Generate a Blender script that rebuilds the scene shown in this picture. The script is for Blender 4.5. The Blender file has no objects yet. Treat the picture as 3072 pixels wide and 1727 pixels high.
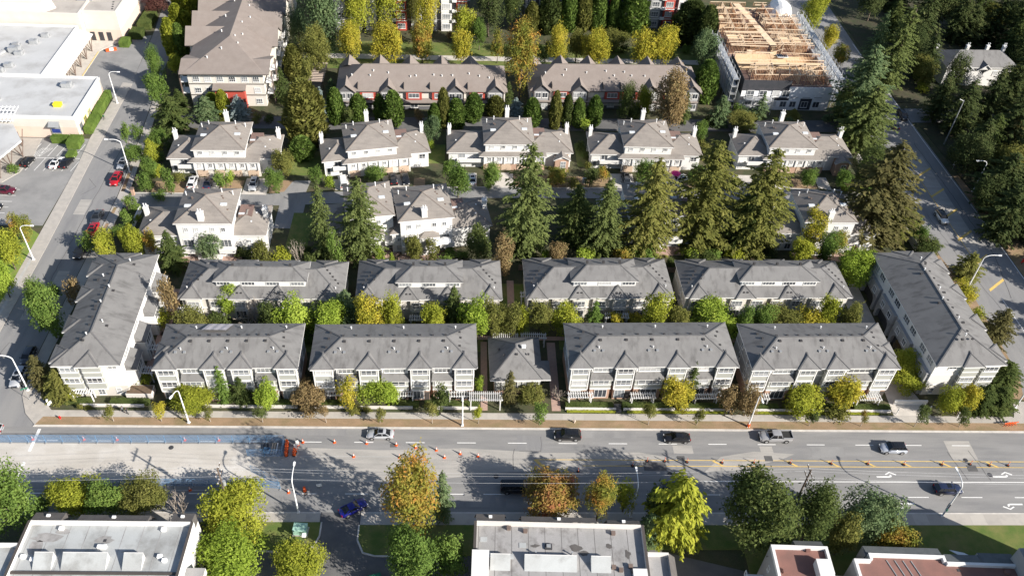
import bpy, bmesh, math, random
import numpy as np
from mathutils import Vector, Matrix

SC = bpy.context.scene
COL = SC.collection
rnd = random.Random(7)
PI = math.pi
R = math.radians

# ------------------------------------------------------------------ camera, sky, sun, exposure
CAM_H = 120.0
pitch, roll, yaw = 0.74849, 0.065067, 0.073154
fwd = Vector((math.sin(yaw)*math.cos(pitch), math.cos(yaw)*math.cos(pitch), -math.sin(pitch)))
rgt = Vector((math.cos(yaw), -math.sin(yaw), 0.0))
upv = rgt.cross(fwd)
r2 = math.cos(roll)*rgt + math.sin(roll)*upv
u2 = -math.sin(roll)*rgt + math.cos(roll)*upv
cam = bpy.data.cameras.new('camera')
cam.sensor_width = 36.0
cam.lens = 36.0*2595.4/3072.0
cam.clip_start = 1.0
cam.clip_end = 3000.0
camo = bpy.data.objects.new('camera', cam)
COL.objects.link(camo)
camo.matrix_world = Matrix(((r2.x, u2.x, -fwd.x, 0), (r2.y, u2.y, -fwd.y, 0), (r2.z, u2.z, -fwd.z, CAM_H), (0, 0, 0, 1)))
SC.camera = camo

SUN_EL = R(29.0)
SUN_TO = Vector((0.848, -0.530, 0)).normalized()          # horizontal direction towards the sun
world = bpy.data.worlds.new('World')
SC.world = world
world.use_nodes = True
wn = world.node_tree.nodes
bg = wn['Background']
sky = wn.new('ShaderNodeTexSky')
sky.sky_type = 'NISHITA'
sky.sun_disc = False
sky.sun_elevation = SUN_EL
sky.sun_rotation = math.atan2(SUN_TO.x, SUN_TO.y)
sky.air_density = 1.0
sky.dust_density = 1.0
bg.inputs['Strength'].default_value = 0.075
world.node_tree.links.new(sky.outputs[0], bg.inputs[0])
sl = bpy.data.lights.new('sun', 'SUN')
sl.energy = 4.9
sl.angle = R(0.5)
sl.color = (1.0, 0.94, 0.85)
so = bpy.data.objects.new('sun', sl)
COL.objects.link(so)
sd = Vector((SUN_TO.x*math.cos(SUN_EL), SUN_TO.y*math.cos(SUN_EL), math.sin(SUN_EL)))
so.rotation_euler = sd.to_track_quat('Z', 'Y').to_euler()
so.location = (60, 40, 150)
SC.view_settings.view_transform = 'Standard'
SC.view_settings.look = 'None'
SC.view_settings.gamma = 1.0
SC.view_settings.exposure = 0.97
SC.view_settings.use_curve_mapping = False
SC.cycles.max_bounces = 5
SC.cycles.diffuse_bounces = 3
SC.cycles.transparent_max_bounces = 12

# ------------------------------------------------------------------ materials
def _nodes(name):
    m = bpy.data.materials.new(name)
    m.use_nodes = True
    nt = m.node_tree
    return m, nt, nt.nodes, nt.links, nt.nodes['Principled BSDF']

def ramp(nd, stops):
    r = nd.new('ShaderNodeValToRGB')
    el = r.color_ramp.elements
    while len(el) < len(stops):
        el.new(0.5)
    for e, (p, c) in zip(el, stops):
        e.position = p
        e.color = (c[0], c[1], c[2], 1)
    return r

def mapping(nd, lk, scale, world_space=True):
    if world_space:
        g = nd.new('ShaderNodeNewGeometry')
        src = g.outputs['Position']
    else:
        g = nd.new('ShaderNodeTexCoord')
        src = g.outputs['Object']
    mp = nd.new('ShaderNodeMapping')
    mp.inputs['Scale'].default_value = scale
    lk.new(src, mp.inputs[0])
    return mp.outputs[0]

def noise(nd, lk, vec, scale, detail=4.0, rough=0.55):
    n = nd.new('ShaderNodeTexNoise')
    n.inputs['Scale'].default_value = scale
    n.inputs['Detail'].default_value = detail
    n.inputs['Roughness'].default_value = rough
    lk.new(vec, n.inputs['Vector'])
    return n.outputs[0]

def mixc(nd, lk, fac, a, b, mode='MIX'):
    m = nd.new('ShaderNodeMix')
    m.data_type = 'RGBA'
    m.blend_type = mode
    for sock, val in ((m.inputs[0], fac), (m.inputs[6], a), (m.inputs[7], b)):
        if isinstance(val, (int, float)):
            sock.default_value = val
        elif isinstance(val, (tuple, list)):
            sock.default_value = (val[0], val[1], val[2], 1)
        else:
            lk.new(val, sock)
    return m.outputs[2]

def mapr(nd, lk, v, a, b, c=0.0, d=1.0):
    m = nd.new('ShaderNodeMapRange')
    m.inputs[1].default_value = a
    m.inputs[2].default_value = b
    m.inputs[3].default_value = c
    m.inputs[4].default_value = d
    lk.new(v, m.inputs[0])
    return m.outputs[0]

def bump(nd, lk, bs, h, strength, dist=0.05):
    b = nd.new('ShaderNodeBump')
    b.inputs['Strength'].default_value = strength
    b.inputs['Distance'].default_value = dist
    lk.new(h, b.inputs['Height'])
    lk.new(b.outputs[0], bs.inputs['Normal'])

MATS = {}
def mat(name, c1, c2=None, scale=1.0, rough=0.8, stretch=(1, 1, 1), stain=None, stain_amt=0.0, stain_scale=0.3,
        lo=0.35, hi=0.65, bmp=0.0, metal=0.0, spec=0.3, stain_stretch=(1, 1, 1), fine=0.0):
    """A procedural surface: two tones of noise, an optional stain layer, optional fine relief."""
    m, nt, nd, lk, bs = _nodes(name)
    if c2 is None:
        c2 = tuple(x*0.85 for x in c1)
    v = mapping(nd, lk, stretch)
    n = noise(nd, lk, v, scale)
    col = mixc(nd, lk, mapr(nd, lk, n, lo, hi), c1, c2)
    if stain:
        v2 = mapping(nd, lk, stain_stretch)
        n2 = noise(nd, lk, v2, stain_scale, 6.0, 0.6)
        col = mixc(nd, lk, mapr(nd, lk, n2, 0.5, 0.72, 0.0, stain_amt), col, stain)
    if fine:
        v3 = mapping(nd, lk, (1, 1, 1))
        n3 = noise(nd, lk, v3, 9.0, 2.0)
        col = mixc(nd, lk, fine, col, mixc(nd, lk, n3, (0.0, 0.0, 0.0), (1, 1, 1)), 'OVERLAY')
    lk.new(col, bs.inputs['Base Color'])
    bs.inputs['Roughness'].default_value = rough
    bs.inputs['Metallic'].default_value = metal
    bs.inputs['Specular IOR Level'].default_value = spec
    if bmp:
        v4 = mapping(nd, lk, (1, 1, 1))
        bump(nd, lk, bs, noise(nd, lk, v4, 14.0, 3.0), bmp)
    MATS[name] = m
    return m

mat('asphalt', (0.20, 0.197, 0.195), (0.245, 0.24, 0.235), 0.35, 0.9, stretch=(0.25, 1.6, 1), stain=(0.155, 0.155, 0.16), stain_amt=0.7, stain_scale=0.5, stain_stretch=(0.2, 1.2, 1), fine=0.25)
mat('asphalt_street', (0.24, 0.235, 0.23), (0.205, 0.203, 0.205), 0.3, 0.9, stretch=(1.4, 0.2, 1), stain=(0.15, 0.15, 0.155), stain_amt=0.6, stain_scale=0.4, stain_stretch=(1.2, 0.25, 1), fine=0.25)
mat('asphalt_lot', (0.26, 0.255, 0.25), (0.22, 0.218, 0.215), 0.25, 0.9, stain=(0.16, 0.158, 0.16), stain_amt=0.7, stain_scale=0.2, fine=0.25)
mat('asphalt_dark', (0.10, 0.10, 0.105), (0.135, 0.132, 0.13), 0.4, 0.9, fine=0.25)
mat('asphalt_patch', (0.085, 0.083, 0.085), (0.11, 0.108, 0.105), 1.2, 0.9, fine=0.2)
mat('gravel', (0.47, 0.44, 0.40), (0.40, 0.372, 0.335), 0.35, 0.95, stretch=(0.35, 1.3, 1), stain=(0.54, 0.52, 0.49), stain_amt=0.9, stain_scale=0.15, bmp=0.4, fine=0.3)
mat('dust', (0.36, 0.34, 0.315), (0.29, 0.278, 0.26), 0.5, 0.95, stretch=(0.4, 1.6, 1), fine=0.25)
mat('concrete', (0.40, 0.37, 0.335), (0.345, 0.322, 0.295), 0.9, 0.9, stain=(0.30, 0.285, 0.27), stain_amt=0.5, stain_scale=0.5, fine=0.2)
mat('concrete_kerb', (0.55, 0.52, 0.48), (0.46, 0.435, 0.41), 0.8, 0.9, stain=(0.30, 0.285, 0.27), stain_amt=0.5, stain_scale=0.7, stretch=(1, 1, 1))
mat('concrete_drive', (0.52, 0.48, 0.43), (0.45, 0.42, 0.38), 0.8, 0.9, stain=(0.33, 0.30, 0.28), stain_amt=0.5, stain_scale=0.6)
m, nt, nd, lk, bs = _nodes('paving')
oi = nd.new('ShaderNodeObjectInfo')
vv = mapping(nd, lk, (1, 1, 1))
c_ = mixc(nd, lk, oi.outputs['Random'], (0.345, 0.32, 0.29), (0.42, 0.39, 0.352))
c_ = mixc(nd, lk, mapr(nd, lk, noise(nd, lk, vv, 0.6, 6.0), 0.5, 0.72, 0.0, 0.5), c_, (0.27, 0.255, 0.24))
lk.new(c_, bs.inputs['Base Color']); bs.inputs['Roughness'].default_value = 0.9
MATS['paving'] = m
mat('paver', (0.40, 0.27, 0.22), (0.33, 0.235, 0.20), 2.0, 0.9)
mat('grass', (0.085, 0.13, 0.028), (0.14, 0.155, 0.045), 0.5, 0.95, stain=(0.20, 0.16, 0.075), stain_amt=0.7, stain_scale=0.22, bmp=0.6, fine=0.5)
mat('grass_lime', (0.13, 0.21, 0.03), (0.18, 0.22, 0.05), 0.6, 0.95, stain=(0.22, 0.19, 0.08), stain_amt=0.5, stain_scale=0.3, bmp=0.6, fine=0.5)
mat('grass_dry', (0.30, 0.205, 0.128), (0.22, 0.158, 0.095), 0.6, 0.95, stretch=(0.5, 1, 1), stain=(0.15, 0.14, 0.06), stain_amt=0.85, stain_scale=0.18, bmp=0.6, fine=0.5)
mat('soil', (0.075, 0.07, 0.04), (0.05, 0.062, 0.028), 0.5, 0.95, stain=(0.11, 0.085, 0.05), stain_amt=0.7, stain_scale=0.3, bmp=0.6, fine=0.5)
mat('forest_floor', (0.05, 0.045, 0.03), (0.04, 0.05, 0.022), 0.4, 0.95, stain=(0.12, 0.095, 0.06), stain_amt=0.6, stain_scale=0.15, bmp=0.6, fine=0.5)
mat('bark_mulch', (0.14, 0.095, 0.065), (0.10, 0.075, 0.05), 1.5, 0.95, bmp=0.5, fine=0.4)
mat('roof_grey', (0.158, 0.154, 0.152), (0.182, 0.178, 0.175), 0.5, 0.92, stain=(0.082, 0.078, 0.077), stain_amt=0.75, stain_scale=0.8, stain_stretch=(1.1, 0.12, 1), fine=0.14)
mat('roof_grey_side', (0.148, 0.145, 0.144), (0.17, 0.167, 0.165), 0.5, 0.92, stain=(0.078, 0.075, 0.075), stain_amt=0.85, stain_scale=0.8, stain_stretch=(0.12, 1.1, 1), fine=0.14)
mat('roof_beige', (0.235, 0.212, 0.192), (0.20, 0.181, 0.165), 0.9, 0.92, stretch=(0.35, 2.2, 1), stain=(0.145, 0.13, 0.12), stain_amt=0.6, stain_scale=0.5, fine=0.25)
mat('roof_brown', (0.20, 0.17, 0.153), (0.222, 0.19, 0.172), 0.6, 0.92, stain=(0.19, 0.155, 0.138), stain_amt=0.5, stain_scale=0.4, fine=0.2)
mat('ridge_cap', (0.13, 0.128, 0.13), None, 2.0, 0.9)
mat('ridge_cap_beige', (0.21, 0.18, 0.16), None, 2.0, 0.9)
mat('roof_white', (0.45, 0.455, 0.46), (0.41, 0.413, 0.416), 0.2, 0.7, stain=(0.27, 0.262, 0.255), stain_amt=0.8, stain_scale=0.16, fine=0.12)
mat('roof_tan_flat', (0.42, 0.385, 0.35), (0.36, 0.33, 0.30), 0.2, 0.85, stain=(0.27, 0.24, 0.22), stain_amt=0.7, stain_scale=0.2, fine=0.15)
mat('roof_membrane', (0.37, 0.385, 0.39), (0.32, 0.33, 0.33), 0.3, 0.7, stain=(0.17, 0.168, 0.16), stain_amt=0.9, stain_scale=0.22, fine=0.15)
mat('roof_membrane_grey', (0.30, 0.292, 0.29), (0.26, 0.255, 0.25), 0.5, 0.8, stretch=(1.5, 0.4, 1), stain=(0.13, 0.122, 0.118), stain_amt=0.9, stain_scale=0.5, fine=0.18)
mat('roof_red', (0.225, 0.115, 0.095), (0.19, 0.10, 0.085), 0.5, 0.85, stain=(0.13, 0.085, 0.075), stain_amt=0.6, stain_scale=0.4, fine=0.15)
mat('roof_shingle_dark', (0.085, 0.078, 0.075), (0.105, 0.098, 0.094), 1.0, 0.92, fine=0.2)
mat('roof_shingle_slate', (0.125, 0.135, 0.14), (0.10, 0.11, 0.115), 1.0, 0.92, fine=0.2)
mat('wall_white', (0.64, 0.632, 0.62), (0.60, 0.592, 0.58), 0.4, 0.75, fine=0.05)
mat('wall_cream', (0.58, 0.55, 0.50), (0.54, 0.51, 0.465), 0.4, 0.8, fine=0.05)
mat('wall_stucco', (0.62, 0.585, 0.55), (0.58, 0.55, 0.52), 0.4, 0.85, fine=0.05)
mat('wall_pink', (0.62, 0.50, 0.42), (0.58, 0.47, 0.40), 0.4, 0.85)
mat('wall_sage', (0.36, 0.365, 0.335), (0.33, 0.335, 0.31), 6.0, 0.85, stretch=(0.1, 0.1, 1))
mat('wall_grey', (0.34, 0.34, 0.345), (0.30, 0.30, 0.305), 6.0, 0.85, stretch=(0.1, 0.1, 1))
mat('wall_dark', (0.105, 0.105, 0.115), (0.13, 0.13, 0.138), 6.0, 0.85, stretch=(0.1, 0.1, 1))
mat('wall_brick', (0.44, 0.29, 0.215), (0.37, 0.245, 0.185), 4.0, 0.9, stretch=(1, 1, 3), fine=0.2)
mat('wall_red', (0.42, 0.07, 0.05), (0.36, 0.062, 0.045), 3.0, 0.8)
mat('trim_white', (0.68, 0.675, 0.665), (0.64, 0.635, 0.625), 1.0, 0.6)
mat('trim_dark', (0.075, 0.065, 0.06), None, 1.0, 0.7)
mat('trim_brown', (0.17, 0.125, 0.105), None, 1.0, 0.7)
mat('garage_tan', (0.50, 0.385, 0.29), (0.46, 0.355, 0.27), 5.0, 0.7, stretch=(0.1, 0.1, 1))
mat('garage_dark', (0.05, 0.05, 0.055), None, 1.0, 0.8)
mat('deck_brown', (0.20, 0.13, 0.11), (0.17, 0.115, 0.10), 4.0, 0.85, stretch=(3, 0.2, 1))
mat('metal_galv', (0.50, 0.51, 0.52), (0.43, 0.44, 0.45), 3.0, 0.45, metal=0.5)
mat('metal_white', (0.75, 0.75, 0.75), (0.70, 0.70, 0.70), 2.0, 0.5)
mat('metal_grey', (0.35, 0.36, 0.37), (0.30, 0.305, 0.31), 2.0, 0.5, metal=0.3)
mat('metal_dark', (0.05, 0.05, 0.055), None, 2.0, 0.6)
mat('vent_dark', (0.05, 0.048, 0.05), None, 3.0, 0.8)
mat('skylight', (0.62, 0.64, 0.66), (0.55, 0.58, 0.60), 2.0, 0.2, spec=0.6)
mat('lumber', (0.68, 0.54, 0.39), (0.58, 0.44, 0.31), 1.2, 0.85)
mat('lumber_red', (0.42, 0.235, 0.13), (0.32, 0.18, 0.11), 0.8, 0.85)
mat('osb', (0.66, 0.50, 0.33), (0.60, 0.44, 0.28), 2.0, 0.85, fine=0.3)
mat('house_wrap', (0.72, 0.72, 0.74), (0.66, 0.66, 0.68), 0.6, 0.6)
mat('membrane_black', (0.035, 0.038, 0.045), (0.05, 0.05, 0.058), 1.0, 0.7)
mat('tarp_white', (0.80, 0.79, 0.78), (0.74, 0.735, 0.73), 0.8, 0.5, bmp=0.3)
mat('tarp_lilac', (0.47, 0.44, 0.46), (0.38, 0.355, 0.375), 1.6, 0.6, stretch=(1.2, 0.3, 1), bmp=0.3)
mat('paint_white', (0.72, 0.715, 0.70), (0.60, 0.595, 0.58), 2.5, 0.8, lo=0.45, hi=0.7)
mat('paint_faint', (0.42, 0.41, 0.395), (0.33, 0.325, 0.315), 2.5, 0.8)
mat('paint_yellow', (0.66, 0.45, 0.12), (0.50, 0.37, 0.16), 2.0, 0.8, lo=0.4, hi=0.7)
mat('orange_plastic', (0.80, 0.115, 0.02), (0.70, 0.10, 0.02), 3.0, 0.5)
mat('reflective_white', (0.80, 0.80, 0.78), None, 3.0, 0.4)
mat('red_plastic', (0.70, 0.02, 0.02), None, 3.0, 0.5)
mat('rubber', (0.03, 0.03, 0.03), None, 3.0, 0.9)
mat('sign_green', (0.02, 0.16, 0.09), None, 3.0, 0.5)
mat('sign_blue', (0.03, 0.05, 0.22), None, 3.0, 0.5)
mat('sign_yellow', (0.75, 0.62, 0.03), None, 3.0, 0.5)
mat('box_green', (0.33, 0.53, 0.43), (0.30, 0.49, 0.40), 1.0, 0.5)
mat('umbrella_pink', (0.65, 0.03, 0.20), None, 3.0, 0.7)
mat('wood_pole', (0.13, 0.10, 0.08), (0.10, 0.08, 0.065), 2.0, 0.9, stretch=(3, 3, 0.3))
mat('cable', (0.55, 0.55, 0.56), None, 2.0, 0.6)
mat('bark', (0.14, 0.11, 0.085), (0.10, 0.08, 0.065), 3.0, 0.95, stretch=(2, 2, 0.4))
mat('bark_pale', (0.38, 0.33, 0.28), (0.30, 0.255, 0.215), 3.0, 0.95, stretch=(2, 2, 0.4))
mat('wood_fence', (0.22, 0.165, 0.125), (0.18, 0.135, 0.10), 2.0, 0.9)
mat('skin', (0.42, 0.26, 0.18), None, 3.0, 0.6)
mat('cloth_dark', (0.03, 0.032, 0.04), None, 3.0, 0.9)
mat('cloth_grey', (0.16, 0.17, 0.19), None, 3.0, 0.9)
mat('cloth_hivis', (0.75, 0.30, 0.03), None, 3.0, 0.8)
mat('cloth_green', (0.06, 0.16, 0.09), None, 3.0, 0.9)
mat('hair', (0.02, 0.015, 0.012), None, 3.0, 0.8)
mat('pipe_black', (0.02, 0.022, 0.03), None, 3.0, 0.5)

def glassmat(name, c1, c2, rough):
    m, nt, nd, lk, bs = _nodes(name)
    oi = nd.new('ShaderNodeObjectInfo')
    r = ramp(nd, [(0.0, c1), (0.5, tuple((a+b)/2 for a, b in zip(c1, c2))), (0.72, c2), (1.0, (0.52, 0.52, 0.52))])
    lk.new(oi.outputs['Random'], r.inputs[0])
    lk.new(r.outputs[0], bs.inputs['Base Color'])
    bs.inputs['Roughness'].default_value = rough
    bs.inputs['Specular IOR Level'].default_value = 0.6
    MATS[name] = m
glassmat('glass', (0.03, 0.035, 0.045), (0.22, 0.235, 0.25), 0.08)
m, nt, nd, lk, bs = _nodes('car_glass')
bs.inputs['Base Color'].default_value = (0.012, 0.014, 0.017, 1)
bs.inputs['Roughness'].default_value = 0.05
MATS['car_glass'] = m
m, nt, nd, lk, bs = _nodes('car_paint')
oi = nd.new('ShaderNodeObjectInfo')
lk.new(oi.outputs['Color'], bs.inputs['Base Color'])
bs.inputs['Roughness'].default_value = 0.28
bs.inputs['Metallic'].default_value = 0.15
bs.inputs['Coat Weight'].default_value = 0.6
bs.inputs['Coat Roughness'].default_value = 0.06
MATS['car_paint'] = m
m, nt, nd, lk, bs = _nodes('rim')
bs.inputs['Base Color'].default_value = (0.5, 0.5, 0.51, 1)
bs.inputs['Roughness'].default_value = 0.3
bs.inputs['Metallic'].default_value = 0.7
MATS['rim'] = m
m, nt, nd, lk, bs = _nodes('lamp_clear')
bs.inputs['Base Color'].default_value = (0.6, 0.6, 0.6, 1)
bs.inputs['Roughness'].default_value = 0.1
MATS['lamp_clear'] = m
m, nt, nd, lk, bs = _nodes('lamp_red')
bs.inputs['Base Color'].default_value = (0.35, 0.01, 0.01, 1)
bs.inputs['Roughness'].default_value = 0.15
MATS['lamp_red'] = m
# blue mesh of the temporary fence: threads with open gaps
m, nt, nd, lk, bs = _nodes('blue_mesh')
bs.inputs['Base Color'].default_value = (0.20, 0.33, 0.52, 1)
bs.inputs['Alpha'].default_value = 0.22
bs.inputs['Roughness'].default_value = 0.7
MATS['blue_mesh'] = m
mat('blue_frame', (0.12, 0.26, 0.44), None, 3.0, 0.6)

def leafmat(name, cols, trans=0.35, patch=0.58):
    """Leaves: colour varies leaf by leaf (random per island) and by clump (object-space noise)."""
    m, nt, nd, lk, bs = _nodes(name)
    g = nd.new('ShaderNodeNewGeometry')
    tc = nd.new('ShaderNodeTexCoord')
    oi = nd.new('ShaderNodeObjectInfo')
    off = nd.new('ShaderNodeVectorMath')
    off.operation = 'ADD'
    lk.new(g.outputs['Position'], off.inputs[0])
    n = noise(nd, lk, off.outputs[0], 0.42 if patch < .7 else 0.33, 3.0)
    a = nd.new('ShaderNodeMath'); a.operation = 'MULTIPLY_ADD'
    lk.new(g.outputs['Random Per Island'], a.inputs[0])
    a.inputs[1].default_value = 1-patch
    lk.new(mapr(nd, lk, n, 0.3, 0.7, 0.0, patch), a.inputs[2])
    b = nd.new('ShaderNodeMath'); b.operation = 'MULTIPLY_ADD'
    lk.new(oi.outputs['Random'], b.inputs[0])
    b.inputs[1].default_value = 0.24
    b.inputs[2].default_value = -0.12
    c = nd.new('ShaderNodeMath'); c.operation = 'ADD'
    lk.new(a.outputs[0], c.inputs[0]); lk.new(b.outputs[0], c.inputs[1])
    k = len(cols)
    r = ramp(nd, [(i/(k-1), cc) for i, cc in enumerate(cols)])
    lk.new(c.outputs[0], r.inputs[0])
    df = nd.new('ShaderNodeBsdfDiffuse')
    tr = nd.new('ShaderNodeBsdfTranslucent')
    mx = nd.new('ShaderNodeMixShader')
    mx.inputs[0].default_value = trans
    lk.new(r.outputs[0], df.inputs[0]); lk.new(r.outputs[0], tr.inputs[0])
    lk.new(df.outputs[0], mx.inputs[1]); lk.new(tr.outputs[0], mx.inputs[2])
    lk.new(mx.outputs[0], nd['Material Output'].inputs[0])
    nd.remove(bs)
    MATS['leaf_'+name] = m
leafmat('g1', [(0.07, 0.115, 0.03), (0.11, 0.175, 0.04), (0.16, 0.235, 0.055), (0.215, 0.285, 0.07)])
leafmat('g2', [(0.046, 0.066, 0.024), (0.072, 0.10, 0.032), (0.11, 0.14, 0.044), (0.155, 0.178, 0.06)])
leafmat('g3', [(0.065, 0.10, 0.05), (0.10, 0.15, 0.07), (0.15, 0.205, 0.095), (0.20, 0.245, 0.12)])
leafmat('lime', [(0.14, 0.205, 0.03), (0.22, 0.30, 0.042), (0.30, 0.39, 0.06), (0.40, 0.47, 0.085)])
leafmat('yg', [(0.15, 0.18, 0.025), (0.245, 0.275, 0.037), (0.345, 0.365, 0.05), (0.44, 0.43, 0.065)])
leafmat('ye', [(0.20, 0.215, 0.03), (0.32, 0.305, 0.042), (0.46, 0.395, 0.055), (0.58, 0.47, 0.075)])
leafmat('or', [(0.12, 0.16, 0.035), (0.21, 0.22, 0.045), (0.34, 0.25, 0.055), (0.50, 0.19, 0.06)], patch=0.8)
leafmat('ro', [(0.14, 0.165, 0.035), (0.24, 0.22, 0.05), (0.36, 0.21, 0.075), (0.40, 0.115, 0.09)], patch=0.75)
leafmat('br', [(0.145, 0.115, 0.055), (0.22, 0.165, 0.08), (0.30, 0.215, 0.11), (0.28, 0.245, 0.11)])
leafmat('ol', [(0.095, 0.105, 0.032), (0.15, 0.16, 0.043), (0.205, 0.205, 0.058), (0.255, 0.245, 0.078)])
leafmat('od', [(0.075, 0.075, 0.035), (0.115, 0.11, 0.045), (0.16, 0.145, 0.06), (0.20, 0.175, 0.075)])
leafmat('fg', [(0.07, 0.092, 0.034), (0.108, 0.138, 0.046), (0.152, 0.186, 0.062), (0.20, 0.232, 0.082)])
leafmat('bs', [(0.12, 0.16, 0.155), (0.19, 0.24, 0.235), (0.27, 0.325, 0.315), (0.33, 0.385, 0.375)])
leafmat('pu', [(0.06, 0.026, 0.028), (0.095, 0.042, 0.038), (0.135, 0.065, 0.053), (0.175, 0.095, 0.07)])
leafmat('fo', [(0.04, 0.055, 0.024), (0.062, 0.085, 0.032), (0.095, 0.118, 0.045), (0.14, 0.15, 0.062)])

# ------------------------------------------------------------------ mesh helpers
class MB:
    def __init__(s):
        s.v = []; s.f = []; s.m = []
    def face(s, pts, m=0):
        i = len(s.v)
        s.v.extend(tuple(p) for p in pts)
        s.f.append(tuple(range(i, i+len(pts))))
        s.m.append(m)
    def box(s, x0, x1, y0, y1, z0, z1, m=0, top=None):
        i = len(s.v)
        s.v += [(x0, y0, z0), (x1, y0, z0), (x1, y1, z0), (x0, y1, z0), (x0, y0, z1), (x1, y0, z1), (x1, y1, z1), (x0, y1, z1)]
        s.f += [(i+3, i+2, i+1, i), (i+4, i+5, i+6, i+7), (i, i+1, i+5, i+4), (i+1, i+2, i+6, i+5), (i+2, i+3, i+7, i+6), (i+3, i, i+4, i+7)]
        s.m += [m, m if top is None else top, m, m, m, m]
    def bar(s, p0, p1, w, h=None, m=0):
        """A straight square bar between two points."""
        h = w if h is None else h
        p0 = Vector(p0); p1 = Vector(p1)
        d = (p1-p0).normalized()
        a = d.cross(Vector((0, 0, 1)))
        if a.length < 1e-4:
            a = Vector((1, 0, 0))
        a.normalize()
        b = a.cross(d).normalized()
        a *= w/2; b *= h/2
        i = len(s.v)
        for p in (p0, p1):
            s.v += [tuple(p-a-b), tuple(p+a-b), tuple(p+a+b), tuple(p-a+b)]
        s.f += [(i, i+1, i+2, i+3), (i+7, i+6, i+5, i+4), (i, i+4, i+5, i+1), (i+1, i+5, i+6, i+2), (i+2, i+6, i+7, i+3), (i+3, i+7, i+4, i)]
        s.m += [m]*6
    def tube(s, pts, rad, n=6, m=0, cap=True):
        pts = [Vector(p) for p in pts]
        if not isinstance(rad, (list, tuple)):
            rad = [rad]*len(pts)
        base = len(s.v)
        for k, p in enumerate(pts):
            d = (pts[min(k+1, len(pts)-1)] - pts[max(k-1, 0)]).normalized()
            a = d.cross(Vector((0, 0, 1)))
            if a.length < 1e-3:
                a = d.cross(Vector((0, 1, 0)))
            a.normalize(); b = d.cross(a).normalized()
            for j in range(n):
                t = 2*PI*j/n
                s.v.append(tuple(p + (a*math.cos(t) + b*math.sin(t))*rad[k]))
        for k in range(len(pts)-1):
            for j in range(n):
                q = base+k*n
                s.f.append((q+j, q+(j+1) % n, q+n+(j+1) % n, q+n+j)); s.m.append(m)
        if cap:
            s.f.append(tuple(base+j for j in range(n))[::-1]); s.m.append(m)
            q = base+(len(pts)-1)*n
            s.f.append(tuple(q+j for j in range(n))); s.m.append(m)
    def cyl(s, x, y, z0, z1, r, n=8, m=0, r1=None):
        s.tube([(x, y, z0), (x, y, z1)], [r, r if r1 is None else r1], n, m)
    def prism(s, poly, z0, z1, m=0, top=None):
        n = len(poly)
        s.face([(p[0], p[1], z1) for p in poly], m if top is None else top)
        s.face([(p[0], p[1], z0) for p in poly][::-1], m)
        for k in range(n):
            a = poly[k]; b = poly[(k+1) % n]
            s.face([(a[0], a[1], z0), (b[0], b[1], z0), (b[0], b[1], z1), (a[0], a[1], z1)], m)
    def mesh(s, name, mats, smooth=False):
        me = bpy.data.meshes.new(name)
        me.from_pydata(s.v, [], s.f)
        for mm in mats:
            me.materials.append(MATS[mm])
        if len(mats) > 1:
            me.polygons.foreach_set('material_index', s.m)
        if smooth:
            me.polygons.foreach_set('use_smooth', [True]*len(s.f))
        me.update()
        return me
    def build(s, name, mats, parent=None, loc=(0, 0, 0), rz=0.0, smooth=False):
        if isinstance(mats, str):
            mats = [mats]
        return link(name, s.mesh(name, mats, smooth), parent, loc, rz)

def link(name, me, parent=None, loc=(0, 0, 0), rz=0.0):
    o = bpy.data.objects.new(name, me)
    COL.objects.link(o)
    o.location = loc
    o.rotation_euler = (0, 0, rz)
    if parent:
        o.parent = parent
    return o

def tag(o, label, cat, group=None):
    o['label'] = label
    o['category'] = cat
    if group:
        o['group'] = group
    return o

def thing(name, label, cat, loc=(0, 0, 0), rz=0.0, group=None):
    o = link(name, None, None, loc, rz)
    o.empty_display_size = 0.5
    return tag(o, label, cat, group)

def struct(name, mb, mats, stuff=False):
    o = mb.build(name, mats)
    o['kind'] = 'stuff' if stuff else 'structure'
    return o

KIDS = {}
def copy_tree(root, loc, rz=0.0, label=None, group=None, scale=None):
    """A copy of a thing with copies of its parts and sub-parts (mesh data shared)."""
    r = root.copy()
    COL.objects.link(r)
    r.location = loc
    r.rotation_euler = (0, 0, rz)
    if scale:
        r.scale = scale
    if label:
        r['label'] = label
    if group:
        r['group'] = group
    if root.name not in KIDS:
        KIDS[root.name] = [(ch, list(ch.children)) for ch in root.children]
    out = []
    for ch, subs in KIDS[root.name]:
        c = ch.copy(); COL.objects.link(c); c.parent = r
        out.append(c)
        for g in subs:
            d = g.copy(); COL.objects.link(d); d.parent = c
            out.append(d)
    return r, out

# ------------------------------------------------------------------ the ground, roads, pavements
def sheet(name, polys, material, z):
    mb = MB()
    for p in polys:
        mb.face([(x, y, z) for x, y in p])
    return struct(name, mb, [material])
def rect(x0, x1, y0, y1):
    return [(x0, y0), (x1, y0), (x1, y1), (x0, y1)]
def slab(name, polys, material, z0, z1):
    mb = MB()
    for p in polys:
        mb.prism(p, z0, z1)
    return struct(name, mb, [material])

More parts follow.
